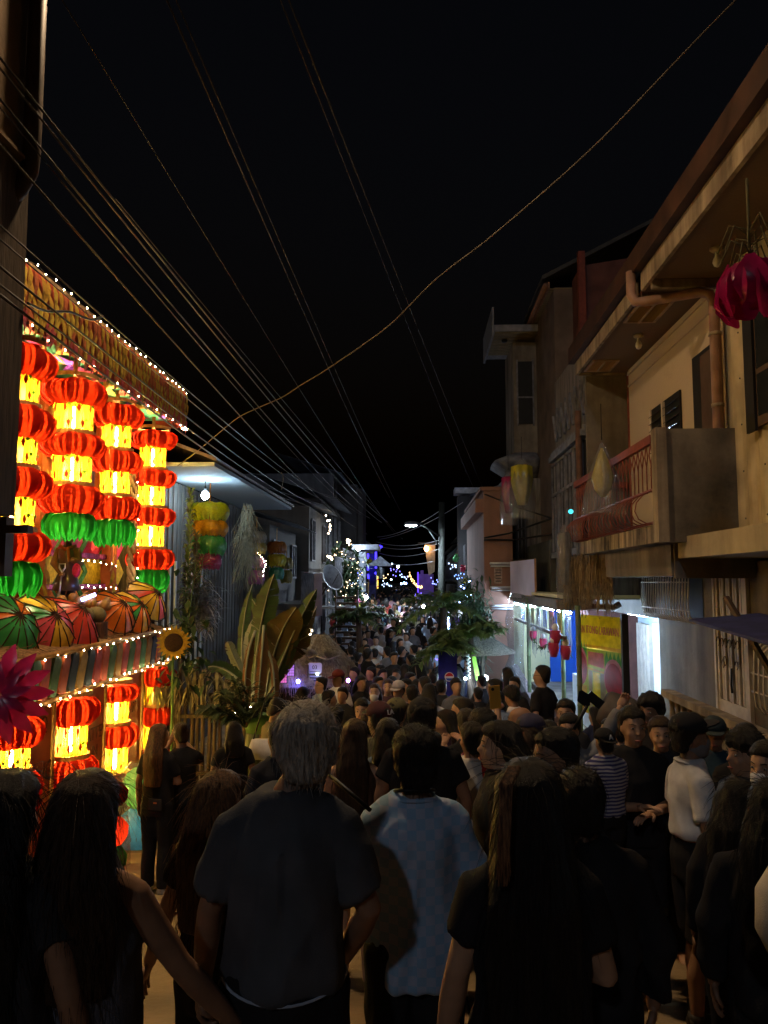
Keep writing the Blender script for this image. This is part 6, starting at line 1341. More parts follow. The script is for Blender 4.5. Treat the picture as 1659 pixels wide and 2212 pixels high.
M_eye = mat('eye_white', (.26, .24, .22), .3, .1); M_iris = mat('eye_dark', (.012, .008, .006), .15); M_lip = mat('lip', (.28, .09, .07), .5, .15); M_mask = mat('face_mask', (.60, .60, .62), .8, .1); M_shoe = mat('pale_shoe', (.45, .40, .33), .6, .2); M_sandal = mat('dark_sandal', (.03, .025, .02), .6)
def cloth(n, c, var=.3): return mat('cloth_' + n, c, .9, var, 5, .25, 260, spec=.15)
def headM(turn, nod): return Matrix.Translation((0, 0, 1.50)) @ Matrix.Rotation(R(turn), 4, 'Z') @ Matrix.Rotation(R(-nod), 4, 'X') @ Matrix.Translation((0, 0, -1.50))
def body_forms(b, wd, arms, skirt, HM, fat, legs=(0, 0)):
    sh = .155 * wd
    b.loft([((0, .005, .84), .13 * fat, .10 * fat), ((0, 0, .92), .158 * fat, .118 * fat), ((0, .005, 1.03), .135 * fat, .105 * fat), ((0, .008, 1.14), .145 * wd * fat, .108 * fat), ((0, .004, 1.26), .158 * wd, .113 * fat), ((0, -.006, 1.345), .150 * wd, .092), ((0, -.010, 1.40), .105 * wd, .068), ((0, -.008, 1.45), .060, .056)], 18)
    nx = HM.translation.x; nx = max(-.1, min(.1, nx)) if abs(HM[0][1]) < .2 else 0
    b.tube([(0, -.012, 1.40), (nx * .3, -.006, 1.46), HM @ V((0, .004, 1.515)), HM @ V((0, .01, 1.56))], [.066, .056, .054, .054], 12)
    hc = 1.585
    b.loft([((0, .044, hc - .112), .022, .026), ((0, .030, hc - .098), .042, .055), ((0, .014, hc - .062), .058, .082), ((0, .004, hc - .02), .067, .094), ((0, -.004, hc + .03), .0735, .099), ((0, -.008, hc + .07), .069, .092), ((0, -.012, hc + .10), .048, .068), ((0, -.014, hc + .116), .018, .026)], 18, 0, HM)
    b.tube([HM @ V(p) for p in ((0, .090, hc + .018), (0, .104, hc - .008), (0, .116, hc - .030))], [.008, .011, .0165], 8)
    b.tube([HM @ V(p) for p in ((-.048, .076, hc + .030), (0, .094, hc + .026), (.048, .076, hc + .030))], [.008, .010, .008], 6)
    b.ell(HM @ V((0, .094, hc - .062)), (.024, .013, .008), 8, 5, HM.to_3x3()); b.ell(HM @ V((0, .092, hc - .076)), (.021, .013, .008), 8, 5, HM.to_3x3()); b.ell(HM @ V((0, .076, hc - .103)), (.022, .018, .015), 8, 5, HM.to_3x3())
    for s_ in (-1, 1):
        b.ell(HM @ V((.040 * s_, .062, hc - .030)), (.024, .026, .022), 8, 5, HM.to_3x3()); b.ell(HM @ V((.073 * s_, -.006, hc - .008)), (.011, .020, .032), 8, 6, HM.to_3x3())
    for s_, a in zip((-1, 1), arms):
        e, w = V(a[0]), V(a[1]); e = V((e.x * s_, e.y, e.z)) if not (len(a) > 2) else e; w = V((w.x * s_, w.y, w.z)) if not (len(a) > 2) else w
        e.x *= wd if abs(e.x) > .15 else 1
        s0 = V((sh * s_, -.008, 1.352)); u1 = lerp(s0, e, .5); u2 = lerp(e, w, .35)
        b.tube([V((sh * .2 * s_, -.010, 1.425)), V((sh * .6 * s_, -.008, 1.385)), s0, u1, e, u2, w, w + (w - e).normalized() * .03], [.042, .050, .054 * fat, .045 * fat, .038, .040, .028, .026], 10)
    for s_, lg in zip((-1, 1), legs):
        b.tube([(.085 * s_, .0, .90), (.09 * s_, .01, .70), (.088 * s_, .02 + lg * .5, .47), (.088 * s_, -.02 + lg * .8, .30), (.088 * s_, -.01 + lg, .09), (.088 * s_, -.01 + lg, .05)], [.088 * fat, .075 * fat, .055, .052, .037, .038], 12)
        b.tube([(.088 * s_, -.05 + lg, .035), (.09 * s_, .05 + lg, .04), (.098 * s_, .13 + lg, .028), (.10 * s_, .19 + lg, .02)], [.032, .036, .034, .018], 8)
def shirt_forms(b, wd, arms, fat, hem, sleeve, neck=1.462):
    g = .016; sh = .155 * wd
    pr = [(hem, .155, .125), (hem + .04, .157, .126), (1.03, .150, .120), (1.14, .152 * wd, .120), (1.26, .162 * wd, .120), (1.345, .153 * wd, .098), (1.40, .108 * wd, .074), (neck, .064, .060)]
    b.loft([((0, .003 - (.01 if z > 1.3 else 0), z), rx * fat + g, ry * fat + g) for z, rx, ry in pr if z == hem or z > hem + .01], 20)
    if sleeve > 0:
        for s_, a in zip((-1, 1), arms):
            e, w = V(a[0]), V(a[1]); fl = 1 if len(a) > 2 else s_; e = V((e.x * fl, e.y, e.z)); w = V((w.x * fl, w.y, w.z)); e.x *= wd if abs(e.x) > .15 else 1
            s0 = V((sh * s_, -.008, 1.352)); pts = [V((sh * .2 * s_, -.010, 1.425)), V((sh * .6 * s_, -.008, 1.386)), s0]; rs = [.048, .060, .066 * fat]
            L1 = min(sleeve, 1.0); pts += [lerp(s0, e, L1 * .5), lerp(s0, e, L1 * .93), lerp(s0, e, L1)]; rs += [.062 * fat, .061 * fat, .062 * fat]
            if sleeve > 1: pts += [lerp(e, w, (sleeve - 1) * .5), lerp(e, w, sleeve - 1)]; rs[-2:] = [.056, .054]; rs += [.050, .042]
            b.tube(pts, rs, 12)
def leg_forms(b, fat, kind, legs):
    b.loft([((0, .003, .80), .15 * fat, .12 * fat), ((0, 0, .92), .172 * fat, .131 * fat), ((0, .004, 1.02), .150 * fat, .118 * fat)], 18)
    if kind == 'skirt' or kind == 'dress':
        b.loft([((0, 0, .95), .17 * fat, .13 * fat), ((0, 0, .70), .21 * fat, .17 * fat), ((0, 0, .40 if kind == 'skirt' else .16), .26 * fat, .22 * fat)], 22); return
    end = .48 if kind == 'shorts' else .07; r1 = .095 if kind == 'shorts' else .068
    for s_, lg in zip((-1, 1), legs):
        pts = [(.088 * s_, 0, .92), (.092 * s_, .008, .70), (.090 * s_, .015 + lg * .5, .48)]; rs = [.100 * fat, .094 * fat, r1 if kind == 'shorts' else .076]
        if end < .4: pts += [(.09 * s_, -.015 + lg * .8, .28), (.09 * s_, -.008 + lg, end)]; rs += [.072, .070]
        b.tube(pts, rs, 14)
def hair_forms(b, kind, HM, L_=.3, full=1.0):
    hc = 1.585; r = lambda z, cy, rx, ry: ((0, cy, hc + z), rx * full, ry * full)
    if kind in ('short', 'bun', 'long', 'pony', 'bob'):
        b.loft([r(-.085, -.062, .045, .026), r(-.06, -.055, .062, .040), r(-.02, -.044, .078, .058), r(.02, -.034, .084, .072), r(.055, -.027, .085, .086), r(.080, -.014, .080, .102), r(.108, -.012, .064, .087), r(.128, -.014, .040, .054), r(.136, -.014, .01, .014)], 20, 0, HM)
    if kind == 'curly':
        b.loft([r(-.07, -.06, .05, .035), r(-.02, -.04, .085, .062), r(.03, -.026, .097, .085), r(.075, -.006, .098, .115), r(.115, -.008, .080, .098), r(.145, -.012, .045, .055), r(.155, -.012, .01, .014)], 20, 0, HM)
    if kind == 'bun': b.ell(HM @ V((0, -.10, hc + .07)), (.045, .045, .045), 10, 6)
    if kind in ('long', 'bob'):
        n = 7; rings = []
        for i in range(n + 1):
            t = i / n; z = .07 - (L_ + .07) * t; rings.append(((0, -.035 - .085 * min(1, t * 2.2) + (.01 if z < -.25 else 0), hc + z), (.083 + .030 * math.sin(min(1, t * 1.5) * 1.57)) * full * (1 - .25 * max(0, t - .75) * 4 * .6), (.075 - .030 * min(1, t * 1.6)) * full))
        b.loft(list(reversed(rings)), 18, 0, Matrix.Identity(4) if L_ > .28 else HM)
    if kind == 'pony': b.tube([HM @ V((0, -.09, hc + .06)), HM @ V((0, -.14, hc + .02)), (0, -.15, hc - .12), (0, -.14, hc - .28)], [.03, .035, .035, .012], 10)
def vox_for(Y): return .0105 if Y < 2.9 else .0135 if Y < 6 else .018 if Y < 9 else .026
PEOPLE = []; NAMED = []
def solve(px, py, Y, lo, hi):
    best = None
    for k in range(-40, 41):
        y = Y * (1 + k * .004); p = at(px, py, y); H = p.z - gz(y); e = max(0, lo - H) + max(0, H - hi) + abs(k) * .002
        if best is None or e < best[0]: best = (e, y, p.x, min(hi, max(lo, H)))
    return best[1:]
NP = [0]
def person(px, py, Y, face, label, hair='short', hairc='black', L_=.3, full=1.0, top=None, sleeve=.55, hem=.86, bottom='trousers', botm=None, skin='tan', arms=('down', 'down'), turn=0, nod=0, wd=1.0, fat=1.0, cap=None, capm=None, bill=0, eyes=False, mask=False, legs=(0, 0), lo=1.5, hi=1.78, base=None, H=None, shoes=None, curl=.35, glasses=False, hx=0, topmats=None, group='people in the crowd'):
    NP[0] += 1; sd = NP[0]
    if H is None: y, x, H = solve(px, py, Y, lo, hi); z0 = gz(y)
    else: p = at(px, py, Y); y, x, z0 = Y, p.x, p.z - H
    s = H / 1.705; HM = Matrix.Translation((hx, .01 * abs(hx) * 20, 0)) @ headM(turn, nod); vx = vox_for(y) / s
    arms = tuple(ARMS[a] if isinstance(a, str) else a for a in arms)
    b = MB(); body_forms(b, wd, arms, bottom, HM, fat, legs); me = remesh(b, vx, 2)
    if y < 12:
        hb = MB(); hb.join(me)
        for s_, a in zip((-1, 1), arms):
            e, w = V(a[0]), V(a[1]); fl = 1 if len(a) > 2 else s_; e = V((e.x * fl, e.y, e.z)); w = V((w.x * fl, w.y, w.z)); e.x *= wd if abs(e.x) > .15 else 1
            d = (w - e); hand(hb, w, d, V((-s_, .2, 0)) if abs(d.normalized().z) > .6 and d.z < 0 else V((0, .3, -1)) if abs(d.normalized().z) < .6 else V((0, -1, 0)) * -1, curl, s_)
        me = hb.mesh('person', SKIN[skin])
    else: me.materials.append(SKIN[skin])
    o = bpy.data.objects.new('person', me); COL.objects.link(o); tag(o, label, 'person', group)
    o.location = (x, y, z0); o.rotation_euler = (0, 0, R(face)); o.scale = (s, s, s)
    def part(name, mesh, m, par=None):
        if not mesh.materials:
            for q in (m if isinstance(m, (list, tuple)) else [m]): mesh.materials.append(q)
        c = bpy.data.objects.new(name, mesh); COL.objects.link(c); c.parent = par or o; return c
    PT = {}
    if top: b = MB(); shirt_forms(b, wd, arms, fat, hem, sleeve); PT['shirt'] = part('dress_top' if bottom == 'dress' else 'shirt', remesh(b, vx, 2, .018 if y < 4 else .011 if y < 7 else .005, sd), top)
    b = MB(); leg_forms(b, fat, bottom, legs); part({'dress': 'dress', 'skirt': 'skirt', 'shorts': 'shorts'}.get(bottom, 'trousers'), remesh(b, vx, 2, .009 if y < 7 else 0, sd + 5), botm or cloth('black', (.018, .017, .018)))
    lng_ = hair in ('long', 'bob')
    if hair != 'none': b = MB(); hair_forms(b, hair, HM, L_, full); PT['hair'] = part('hair', remesh(b, vx, 2, .014 if hair == 'curly' else .0055 if lng_ else .007, sd + 9, (22, 22, 22) if hair == 'curly' else (30, 30, 11) if hair == 'short' else (26, 26, 3.0)), HAIRM[hairc] if isinstance(hairc, str) else hairc)
    if hair != 'none' and y < 6.2:
        b = MB(); hm = PT['hair'].data; q_ = random.Random(sd); nv = len(hm.vertices); lng = hair in ('long', 'bob'); nn = 800 if y < 3 else 200
        for k in range(nn):
            v = hm.vertices[q_.randrange(nv)]; p = v.co.copy(); n_ = v.normal.copy(); dn = V((q_.uniform(-.25, .25), q_.uniform(-.25, .25), -1)); L1 = q_.uniform(.05, .16) if lng else q_.uniform(.015, .045)
            if cap and p.z > 1.62: continue
            d = (n_ * q_.uniform(.05, .35) + (dn - n_ * dn.dot(n_)) * 1.0).normalized() if lng or n_.z < .5 else (n_ * .35 + V((q_.uniform(-1, 1), q_.uniform(-1, 1), 0))).normalized()
            b.tube([p - n_ * .004, p + d * L1 * .5 + n_ * .003, p + d * L1 - V((0, 0, L1 * .15))], [.0010, .0009, .0003] if y < 3 else [.0015, .0012, .0004], 3, caps=False)
        if b.f: stuff(part('loose_strand', b.mesh('loose_strand', HAIRM[hairc]), HAIRM[hairc], PT['hair']))
    if top and y < 6.5 and sleeve > 0:
        b = MB(); b.tube([(.083 * math.cos(k * .3142), -.010 + .076 * math.sin(k * .3142), 1.440 - .018 * math.sin(k * .3142)) for k in range(21)], .0085, 5, caps=False); part('collar', b.mesh('collar', top[0] if isinstance(top, list) else top), M_dark, PT['shirt'])
    if cap:
        b = MB(); hc = 1.585
        b.loft([((0, -.006, hc + .040), .092, .112), ((0, -.008, hc + .08), .090, .110), ((0, -.010, hc + .115), .072, .088), ((0, -.010, hc + .138), .040, .050), ((0, -.010, hc + .146), .008, .01)], 22, 0, HM @ Matrix.Rotation(0, 4, 'X'))
        cm_ = b.mesh('cap', capm); c = part('cap', cm_, capm); PT['cap'] = c
        b = MB(); BM = HM @ Matrix.Translation((0, 0, hc + .045)) @ Matrix.Rotation(R(bill), 4, 'Z')
        if cap == 'bucket': b.lathe([(.105, .01), (.150, -.035), (.152, -.04), (.10, .0)], 22, M=None, c=(0, 0, 0)); b.v = [BM @ p for p in b.v]
        else:
            poly = [(-.078, .07), (-.07, .13), (-.045, .17), (0, .185), (.045, .17), (.07, .13), (.078, .07)]
            b.prism(poly, (0, 0, 0), (1, 0, 0), (0, 1, 0), (0, 0, .008)); b.v = [BM @ (Matrix.Rotation(R(-8 if cap == 'cap' else 14), 4, 'X') @ p) for p in b.v]
        part('brim', b.mesh('brim', capm), capm, c)
    if eyes:
        hc = 1.585
        for s_ in (-1, 1):
            b = MB(); b.ell(HM @ V((.0315 * s_, .0865, hc + .008)), (.0135, .008, .0062), 8, 5, HM.to_3x3()); b.ell(HM @ V((.0315 * s_, .0912, hc + .008)), (.0058, .0045, .0058), 8, 5, HM.to_3x3(), 1); part('eye', b.mesh('eye', [M_eye, M_iris]), M_eye)
            b = MB(); b.tube([HM @ V((.014 * s_, .101, hc + .030)), HM @ V((.034 * s_, .095, hc + .037)), HM @ V((.052 * s_, .079, hc + .031))], [.002, .003, .0015], 5); part('eyebrow', b.mesh('eyebrow', HAIRM['black']), HAIRM['black'])
        b = MB(); b.tube([HM @ V((-.023, .098, hc - .068)), HM @ V((0, .108, hc - .066)), HM @ V((.023, .098, hc - .068))], [.003, .0065, .003], 6); part('mouth', b.mesh('mouth', M_lip), M_lip)
    if mask:
        hc = 1.585; b = MB()
        b.loft([((0, .052, hc - .118), .03, .036), ((0, .040, hc - .098), .052, .064), ((0, .026, hc - .06), .066, .090), ((0, .028, hc - .028), .060, .094), ((0, .045, hc - .012), .03, .073)], 16, 0, HM)
        for s_ in (-1, 1): b.tube([HM @ V((.06 * s_, .05, hc - .03)), HM @ V((.078 * s_, -.01, hc + .0))], .003, 4)
        part('mask', b.mesh('mask', M_mask), M_mask)
    if glasses:
        hc = 1.585; b = MB()
        for s_ in (-1, 1):
            b.tube([HM @ V((.033 * s_ + .022 * math.cos(q * .785), .100, hc + .008 + .017 * math.sin(q * .785))) for q in range(9)], .0022, 4); b.tube([HM @ V((.055 * s_, .098, hc + .012)), HM @ V((.076 * s_, .0, hc + .012))], .0022, 4)
        b.tube([HM @ V((-.011, .106, hc + .01)), HM @ V((.011, .106, hc + .01))], .0022, 4); part('glasses', b.mesh('glasses', M_cable), M_cable)
    if shoes:
        for s_, lg in zip((-1, 1), legs):
            b = MB(); b.tube([(.088 * s_, -.06 + lg, .045), (.09 * s_, .05 + lg, .05), (.098 * s_, .14 + lg, .035), (.10 * s_, .205 + lg, .026)], [.042, .045, .043, .024], 10); b.tube([(.088 * s_, -.02 + lg, .05), (.088 * s_, -.02 + lg, .10)], [.045, .045], 10); part('shoe', b.mesh('shoe', shoes), shoes)
    PEOPLE.append((x, y)); NAMED.append((x, y, label)); PT['o'] = o; PT['HM'] = HM; PT['s'] = s; PT['part'] = part
    return PT
def pmark(P, s_, size, M, m, par='cap'):
    """lettering on a cap or shirt, in the person's own space"""
    cu = bpy.data.curves.new('lettering', 'FONT'); cu.body = s_; cu.size = size; cu.extrude = .004; cu.align_x = 'CENTER'; cu.align_y = 'CENTER'; cu.resolution_u = 2
    t = bpy.data.objects.new('t', cu); COL.objects.link(t); me = bpy.data.meshes.new_from_object(t.evaluated_get(bpy.context.evaluated_depsgraph_get())); bpy.data.objects.remove(t)
    me.materials.clear(); me.materials.append(m); c = bpy.data.objects.new('lettering', me); COL.objects.link(c); c.parent = P[par]; c.matrix_local = M
K = lambda *a: cloth(*a)
BLK = K('black', (.018, .017, .018)); BLK2 = K('charcoal', (.03, .03, .034)); OLV = K('olive', (.16, .14, .075)); WHT = K('white', (.62, .61, .60)); NAVY = K('navy', (.03, .035, .075)); GREY = K('grey', (.17, .17, .18))
# patterned cloths
def checker_cloth():
    m, n = _mat('cloth_blue_checker'); N = n.nodes.new; L = n.links.new
    o = N('ShaderNodeOutputMaterial'); b = N('ShaderNodeBsdfPrincipled'); L(b.outputs[0], o.inputs[0]); b.inputs['Roughness'].default_value = .9; b.inputs['Specular IOR Level'].default_value = .15
    tc = N('ShaderNodeTexCoord'); c = N('ShaderNodeTexChecker'); c.inputs['Scale'].default_value = 30; c.inputs['Color1'].default_value = (.22, .38, .54, 1); c.inputs['Color2'].default_value = (.40, .43, .54, 1)
    mp = N('ShaderNodeMapping'); mp.inputs['Scale'].default_value = (1, .0, 1); mp.inputs['Location'].default_value = (0, .01, 0); L(tc.outputs['Object'], mp.inputs[0]); L(mp.outputs[0], c.inputs[0])
    nz = N('ShaderNodeTexNoise'); nz.inputs['Scale'].default_value = 3; L(tc.outputs['Object'], nz.inputs['Vector']); mx = N('ShaderNodeMix'); mx.data_type = 'RGBA'; mx.inputs['Factor'].default_value = .4
    L(c.outputs[0], mx.inputs['A']); cr = N('ShaderNodeValToRGB'); L(nz.outputs[0], cr.inputs[0]); cr.color_ramp.elements[0].color = (.20, .29, .42, 1); cr.color_ramp.elements[1].color = (.38, .48, .62, 1); L(cr.outputs[0], mx.inputs['B']); L(mx.outputs['Result'], b.inputs['Base Color']); return m
def stripe_cloth(name, c1, c2, sc):
    m, n = _mat(name); N = n.nodes.new; L = n.links.new
    o = N('ShaderNodeOutputMaterial'); b = N('ShaderNodeBsdfPrincipled'); L(b.outputs[0], o.inputs[0]); b.inputs['Roughness'].default_value = .9
    tc = N('ShaderNodeTexCoord'); w = N('ShaderNodeTexWave'); w.bands_direction = 'Z'; w.inputs['Scale'].default_value = sc; w.inputs['Distortion'].default_value = 1.2; w.inputs['Detail'].default_value = 1
    L(tc.outputs['Object'], w.inputs[0]); cr = N('ShaderNodeValToRGB'); cr.color_ramp.interpolation = 'CONSTANT'; L(w.outputs[0], cr.inputs[0]); cr.color_ramp.elements[0].color = (*c1, 1); cr.color_ramp.elements[1].color = (*c2, 1); cr.color_ramp.elements[1].position = .5; L(cr.outputs[0], b.inputs['Base Color']); return m
# --- front row
P = person(622, 1528, 2.35, 4, 'tall white haired man in dark grey shirt seen from behind in the front row', 'short', 'white', full=1.10, top=K('slate', (.075, .077, .085)), hem=.93, sleeve=.78, wd=.93, fat=1.02, skin='brown', arms=('down', 'in'), turn=4, hx=.055, lo=1.68, hi=1.76, curl=1.2, eyes=False)
b = MB(); 
for k in range(44): a = k * math.pi / 22; 
M_trim = mat('pale_trim', (.35, .38, .45), .8)
b.tube([((.155 * 1.02 + .021) * math.cos(k * .1745), .003 + (.125 * 1.02 + .021) * math.sin(k * .1745), .935 + .012 * math.cos(k * .35)) for k in range(37)], .005, 4, caps=False); P['part']('hem_trim', b.mesh('hem_trim', M_trim), M_trim, P['shirt'])
P = person(895, 1574, 2.85, 3, 'young man in pale blue checkered shirt with a dark neck cord', 'short', 'black', top=checker_cloth(), hem=.80, sleeve=.7, wd=.95, fat=1.0, skin='brown', arms=('bag', 'bag'), turn=8, lo=1.55, hi=1.68)
b = MB(); b.tube([(.075 * math.cos(k * .3927), -.008 + .07 * math.sin(k * .3927), 1.475 - .02 * math.sin(k * .3927)) for k in range(17)], .008, 5, caps=False); P['part']('neck_cord', b.mesh('neck_cord', M_cable), M_cable)
person(1140, 1650, 2.12, -4, 'woman with waist long black hair and one copper streak, in black dress', 'long', 'black', .62, 1.14, top=BLK, bottom='dress', botm=BLK, skin='tan', arms=('down', 'fold'), lo=1.5, hi=1.62, wd=.88, fat=1.0)
b = MB(); p = at(1092, 1690, 1.93)
for k in range(46): q = at(1080 + k * .5 + 4 * math.sin(k), 1700 + 6 * math.cos(k * 2), 1.95); b.tube([q + V((.03, .06, .03)), q, at(1079 + k * .5 + 2 * math.sin(k * 1.7), 1770, 1.93), at(1077 + k * .5 + 3 * math.sin(k * 2.3), 1840 + 8 * math.sin(k * 2), 1.92), at(1074 + k * .55 + 4 * math.sin(k * 1.3), 1890 + 25 * math.sin(k * 3), 1.93)], .0022, 3, caps=False)
hs = b.build('hair_streak', HAIRM['streak']); tag(hs, 'copper dyed hair streak of the waist long black haired woman', 'hair')
person(190, 1674, 2.1, 8, 'girl with long dark hair in a grey dress reaching a hand to her companion', 'long', 'brown', .46, 1.10, top=K('dusk', (.10, .10, .12)), sleeve=.0, bottom='dress', botm=K('dusk2', (.11, .12, .17)), skin='brown', arms=('down', ((.30, .02, 1.14), (.43, .10, .93), 1)), lo=1.5, hi=1.6, wd=.93)
person(16, 1674, 2.0, -6, 'girl with long black hair beside the girl in grey dress, thin strap over her back', 'long', 'black', .5, 1.08, top=BLK2, sleeve=.4, bottom='trousers', skin='brown', lo=1.48, hi=1.6, wd=.95)
P = person(478, 1672, 2.75, -25, 'woman with orange lit long hair between the girl and the white haired man', 'long', 'auburn', .46, 1.05, top=BLK, sleeve=.5, bottom='trousers', skin='tan', arms=(((-.29, .0, 1.14), (-.36, .0, .90), 1), 'down'), lo=1.45, hi=1.62, wd=.92)
# --- couple at the lanterns
P = person(345, 1566, 7.25, -12, 'woman with long tawny hair in black top and trousers by the lanterns', 'long', 'auburn', .48, 1.0, top=BLK, sleeve=.7, bottom='trousers', botm=BLK, skin='tan', lo=1.5, hi=1.62, wd=.92, shoes=M_shoe, arms=('down', 'fold'), turn=-25)
b = MB(); b.bx(-.02, .13, -.150, -.139, .88, .99); P['part']('hip_pouch', b.mesh('hip_pouch', BLK2), BLK2); b = MB(); b.bx(.04, .075, -.154, -.151, .945, .96); P['part']('pouch_label', b.mesh('pouch_label', mat('orange_patch', (.5, .15, .05))), M_dark)
P = person(393, 1564, 7.45, 35, 'person in black with pulled back hair raising both hands to the face', 'bun', 'brown', top=BLK, sleeve=.7, bottom='shorts', botm=BLK, skin='tan', arms=('face', 'face'), lo=1.48, hi=1.6, nod=15, wd=.95, shoes=M_shoe)
# --- middle rows
person(592, 1510, 8.5, -55, 'young man in olive shirt with white shoulder bag looking down', 'short', 'black', full=1.06, top=OLV, sleeve=.75, bottom='trousers', botm=K('pale_jeans', (.34, .33, .30)), skin='tan', arms=('bag', 'bag'), nod=28, turn=-15, lo=1.58, hi=1.72)
bp_ = at(568, 1618, 8.15); b = MB(); b.loft([(bp_ - V((0, 0, .10)), .11, .05, .6), (bp_ - V((0, 0, .02)), .16, .06, .6), (bp_ + V((0, 0, .10)), .12, .05, .6)], 18); wb = tag(b.build('shoulder_bag', WHT), 'white crescent shoulder bag at the hip of the olive shirted man', 'bag'); b = MB(); b.tube([bp_ + V((-.1, 0, .1)), bp_ + V((0, .1, .5)), bp_ + V((.08, .15, .62))], .008, 4); b.build('strap', M_dark, wb)
person(614, 1532, 8.8, -10, 'short person in black beside the olive shirted man', 'short', 'black', top=BLK, sleeve=.7, skin='brown', lo=1.5, hi=1.66)
person(505, 1560, 8.0, 20, 'dark clad person half hidden behind the banana stem', 'long', 'black', .25, top=BLK, skin='brown', lo=1.5, hi=1.6)
person(768, 1557, 5.1, -8, 'woman with long brown hair in a backless camisole before the young man in blue', 'long', 'brown', .46, 1.02, top=K('cocoa', (.12, .065, .04)), sleeve=0, hem=.95, bottom='shorts', botm=BLK2, skin='tan', arms=('fold', 'fold'), lo=1.5, hi=1.65, wd=.92)
P = person(818, 1521, 5.9, 25, 'man in maroon cap marked LA and olive shirt', 'short', 'black', top=OLV, sleeve=.75, skin='tan', cap='cap', capm=mat('maroon_cap', (.075, .025, .028), .9), bill=0, lo=1.6, hi=1.74, turn=12)
pmark(P, 'LA', .05, P['HM'] @ Matrix.Translation((.022, -.124, 1.66)) @ Matrix.Rotation(R(90 - 12), 4, 'X'), WHT)
person(857, 1492, 7.0, -20, 'man in olive cap and black shirt behind the maroon cap', 'short', 'black', full=1.02, top=BLK, cap='cap', capm=mat('olive_cap', (.13, .115, .055), .9), bill=-10, skin='tan', lo=1.6, hi=1.76)
person(912, 1514, 4.9, -4, 'broad man in black cap behind the young man in blue', 'short', 'black', full=1.05, top=BLK, wd=1.12, fat=1.1, cap='cap', capm=mat('black_cap', (.016, .015, .016), .9), skin='brown', lo=1.62, hi=1.78)
person(838, 1555, 5.5, 0, 'woman with straight dark hair in a pale denim jacket', 'long', 'black', .40, 1.04, top=K('denim', (.16, .22, .30)), sleeve=.6, skin='tan', lo=1.5, hi=1.66, arms=('down', 'down'), wd=.92)
person(782, 1511, 8.3, 172, 'boy with bowl cut and white collar facing the camera', 'short', 'black', full=1.05, top=WHT, skin='tan', eyes=True, lo=1.5, hi=1.7, turn=0)
person(798, 1535, 7.2, 10, 'dark haired person in black jacket before the bowl cut boy', 'short', 'black', top=BLK2, sleeve=1.9, skin='brown', lo=1.5, hi=1.68)
person(730, 1449, 12.3, 140, 'bearded man in white shirt and red cap beside the 03 stall', 'short', 'black', top=WHT, sleeve=.8, bottom='trousers', skin='brown', cap='cap', capm=mat('dull_red_cap', (.16, .03, .03), .9), bill=0, lo=1.6, hi=1.78, fat=1.12, wd=1.08)
person(692, 1464, 12.0, 130, 'woman with glasses in a washed out patterned top at the 03 stall', 'bun', 'black', top=K('mint_pattern', (.34, .42, .44), .6), skin='light', glasses=True, lo=1.5, hi=1.66)
person(655, 1485, 10.2, -10, 'dark haired woman in white blouse standing before the thatched stalls', 'long', 'black', .28, top=WHT, skin='tan', lo=1.5, hi=1.68)
person(712, 1492, 9.6, -60, 'young person with short dark hair turned towards the bearded man', 'short', 'black', top=BLK, skin='tan', lo=1.5, hi=1.64)
person(809, 1478, 10.6, 175, 'woman with white face mask and brown top facing the camera', 'long', 'brown', .22, top=K('beige_brown', (.26, .17, .12)), skin='light', mask=True, eyes=True, lo=1.5, hi=1.66)
person(860, 1473, 10.9, 160, 'person in pale cap facing the camera behind the olive cap', 'short', 'black', top=K('mauve', (.22, .16, .18)), cap='cap', capm=mat('pale_cap', (.5, .45, .45), .9), skin='light', eyes=True, lo=1.55, hi=1.72)
person(838, 1468, 11.6, 178, 'woman with loose dark hair facing camera between mask wearer and pale cap', 'long', 'brown', .25, top=K('dark_plum', (.09, .05, .06)), skin='light', eyes=True, lo=1.5, hi=1.66)
person(927, 1478, 9.8, -8, 'person in bright white shirt with dark hair down the neck', 'long', 'black', .20, top=WHT, skin='tan', lo=1.58, hi=1.74, wd=1.05)
person(890, 1480, 10.6, 8, 'dark haired person in black beside the bright white shirt', 'short', 'black', top=BLK, skin='brown', lo=1.55, hi=1.7)
person(962, 1506, 7.4, 72, 'woman with long black hair in profile facing the lanterns, dark vest', 'long', 'black', .34, top=K('plum_vest', (.06, .03, .05)), sleeve=0, skin='tan', eyes=True, lo=1.5, hi=1.66, wd=.92)
person(997, 1510, 7.7, 80, 'man in profile with short hair behind the woman in dark vest', 'short', 'black', top=BLK, skin='tan', eyes=True, lo=1.6, hi=1.76)
person(1008, 1534, 6.4, 15, 'person in black with raised forearms and wrist bangle', 'short', 'black', top=BLK, skin='tan', arms=('phone', 'phone'), lo=1.52, hi=1.7)
P = person(1018, 1563, 5.4, 10, 'person in white top with red side panel seen from behind', 'bun', 'black', top=[K('cream_white', (.5, .46, .40)), K('bright_red', (.40, .035, .02))], sleeve=.7, skin='tan', lo=1.45, hi=1.62, turn=15)
for f in P['shirt'].data.polygons: f.material_index = 1 if f.center.x > .055 else 0
person(1078, 1563, 4.0, 84, 'woman in profile with shoulder length black hair facing the lanterns', 'long', 'black', .24, 1.12, top=K('dark_camo', (.035, .033, .028), .7), skin='light', eyes=True, lo=1.54, hi=1.64, sleeve=1.8, wd=.95, turn=4)
person(1042, 1540, 5.7, 20, 'person holding up an orange phone over the crowd', 'curly', 'black', top=K('wine', (.11, .03, .04)), sleeve=.7, skin='tan', arms=('down', ((.19, .12, 1.42), (.24, .24, 1.68), 1)), lo=1.5, hi=1.66, curl=.9)
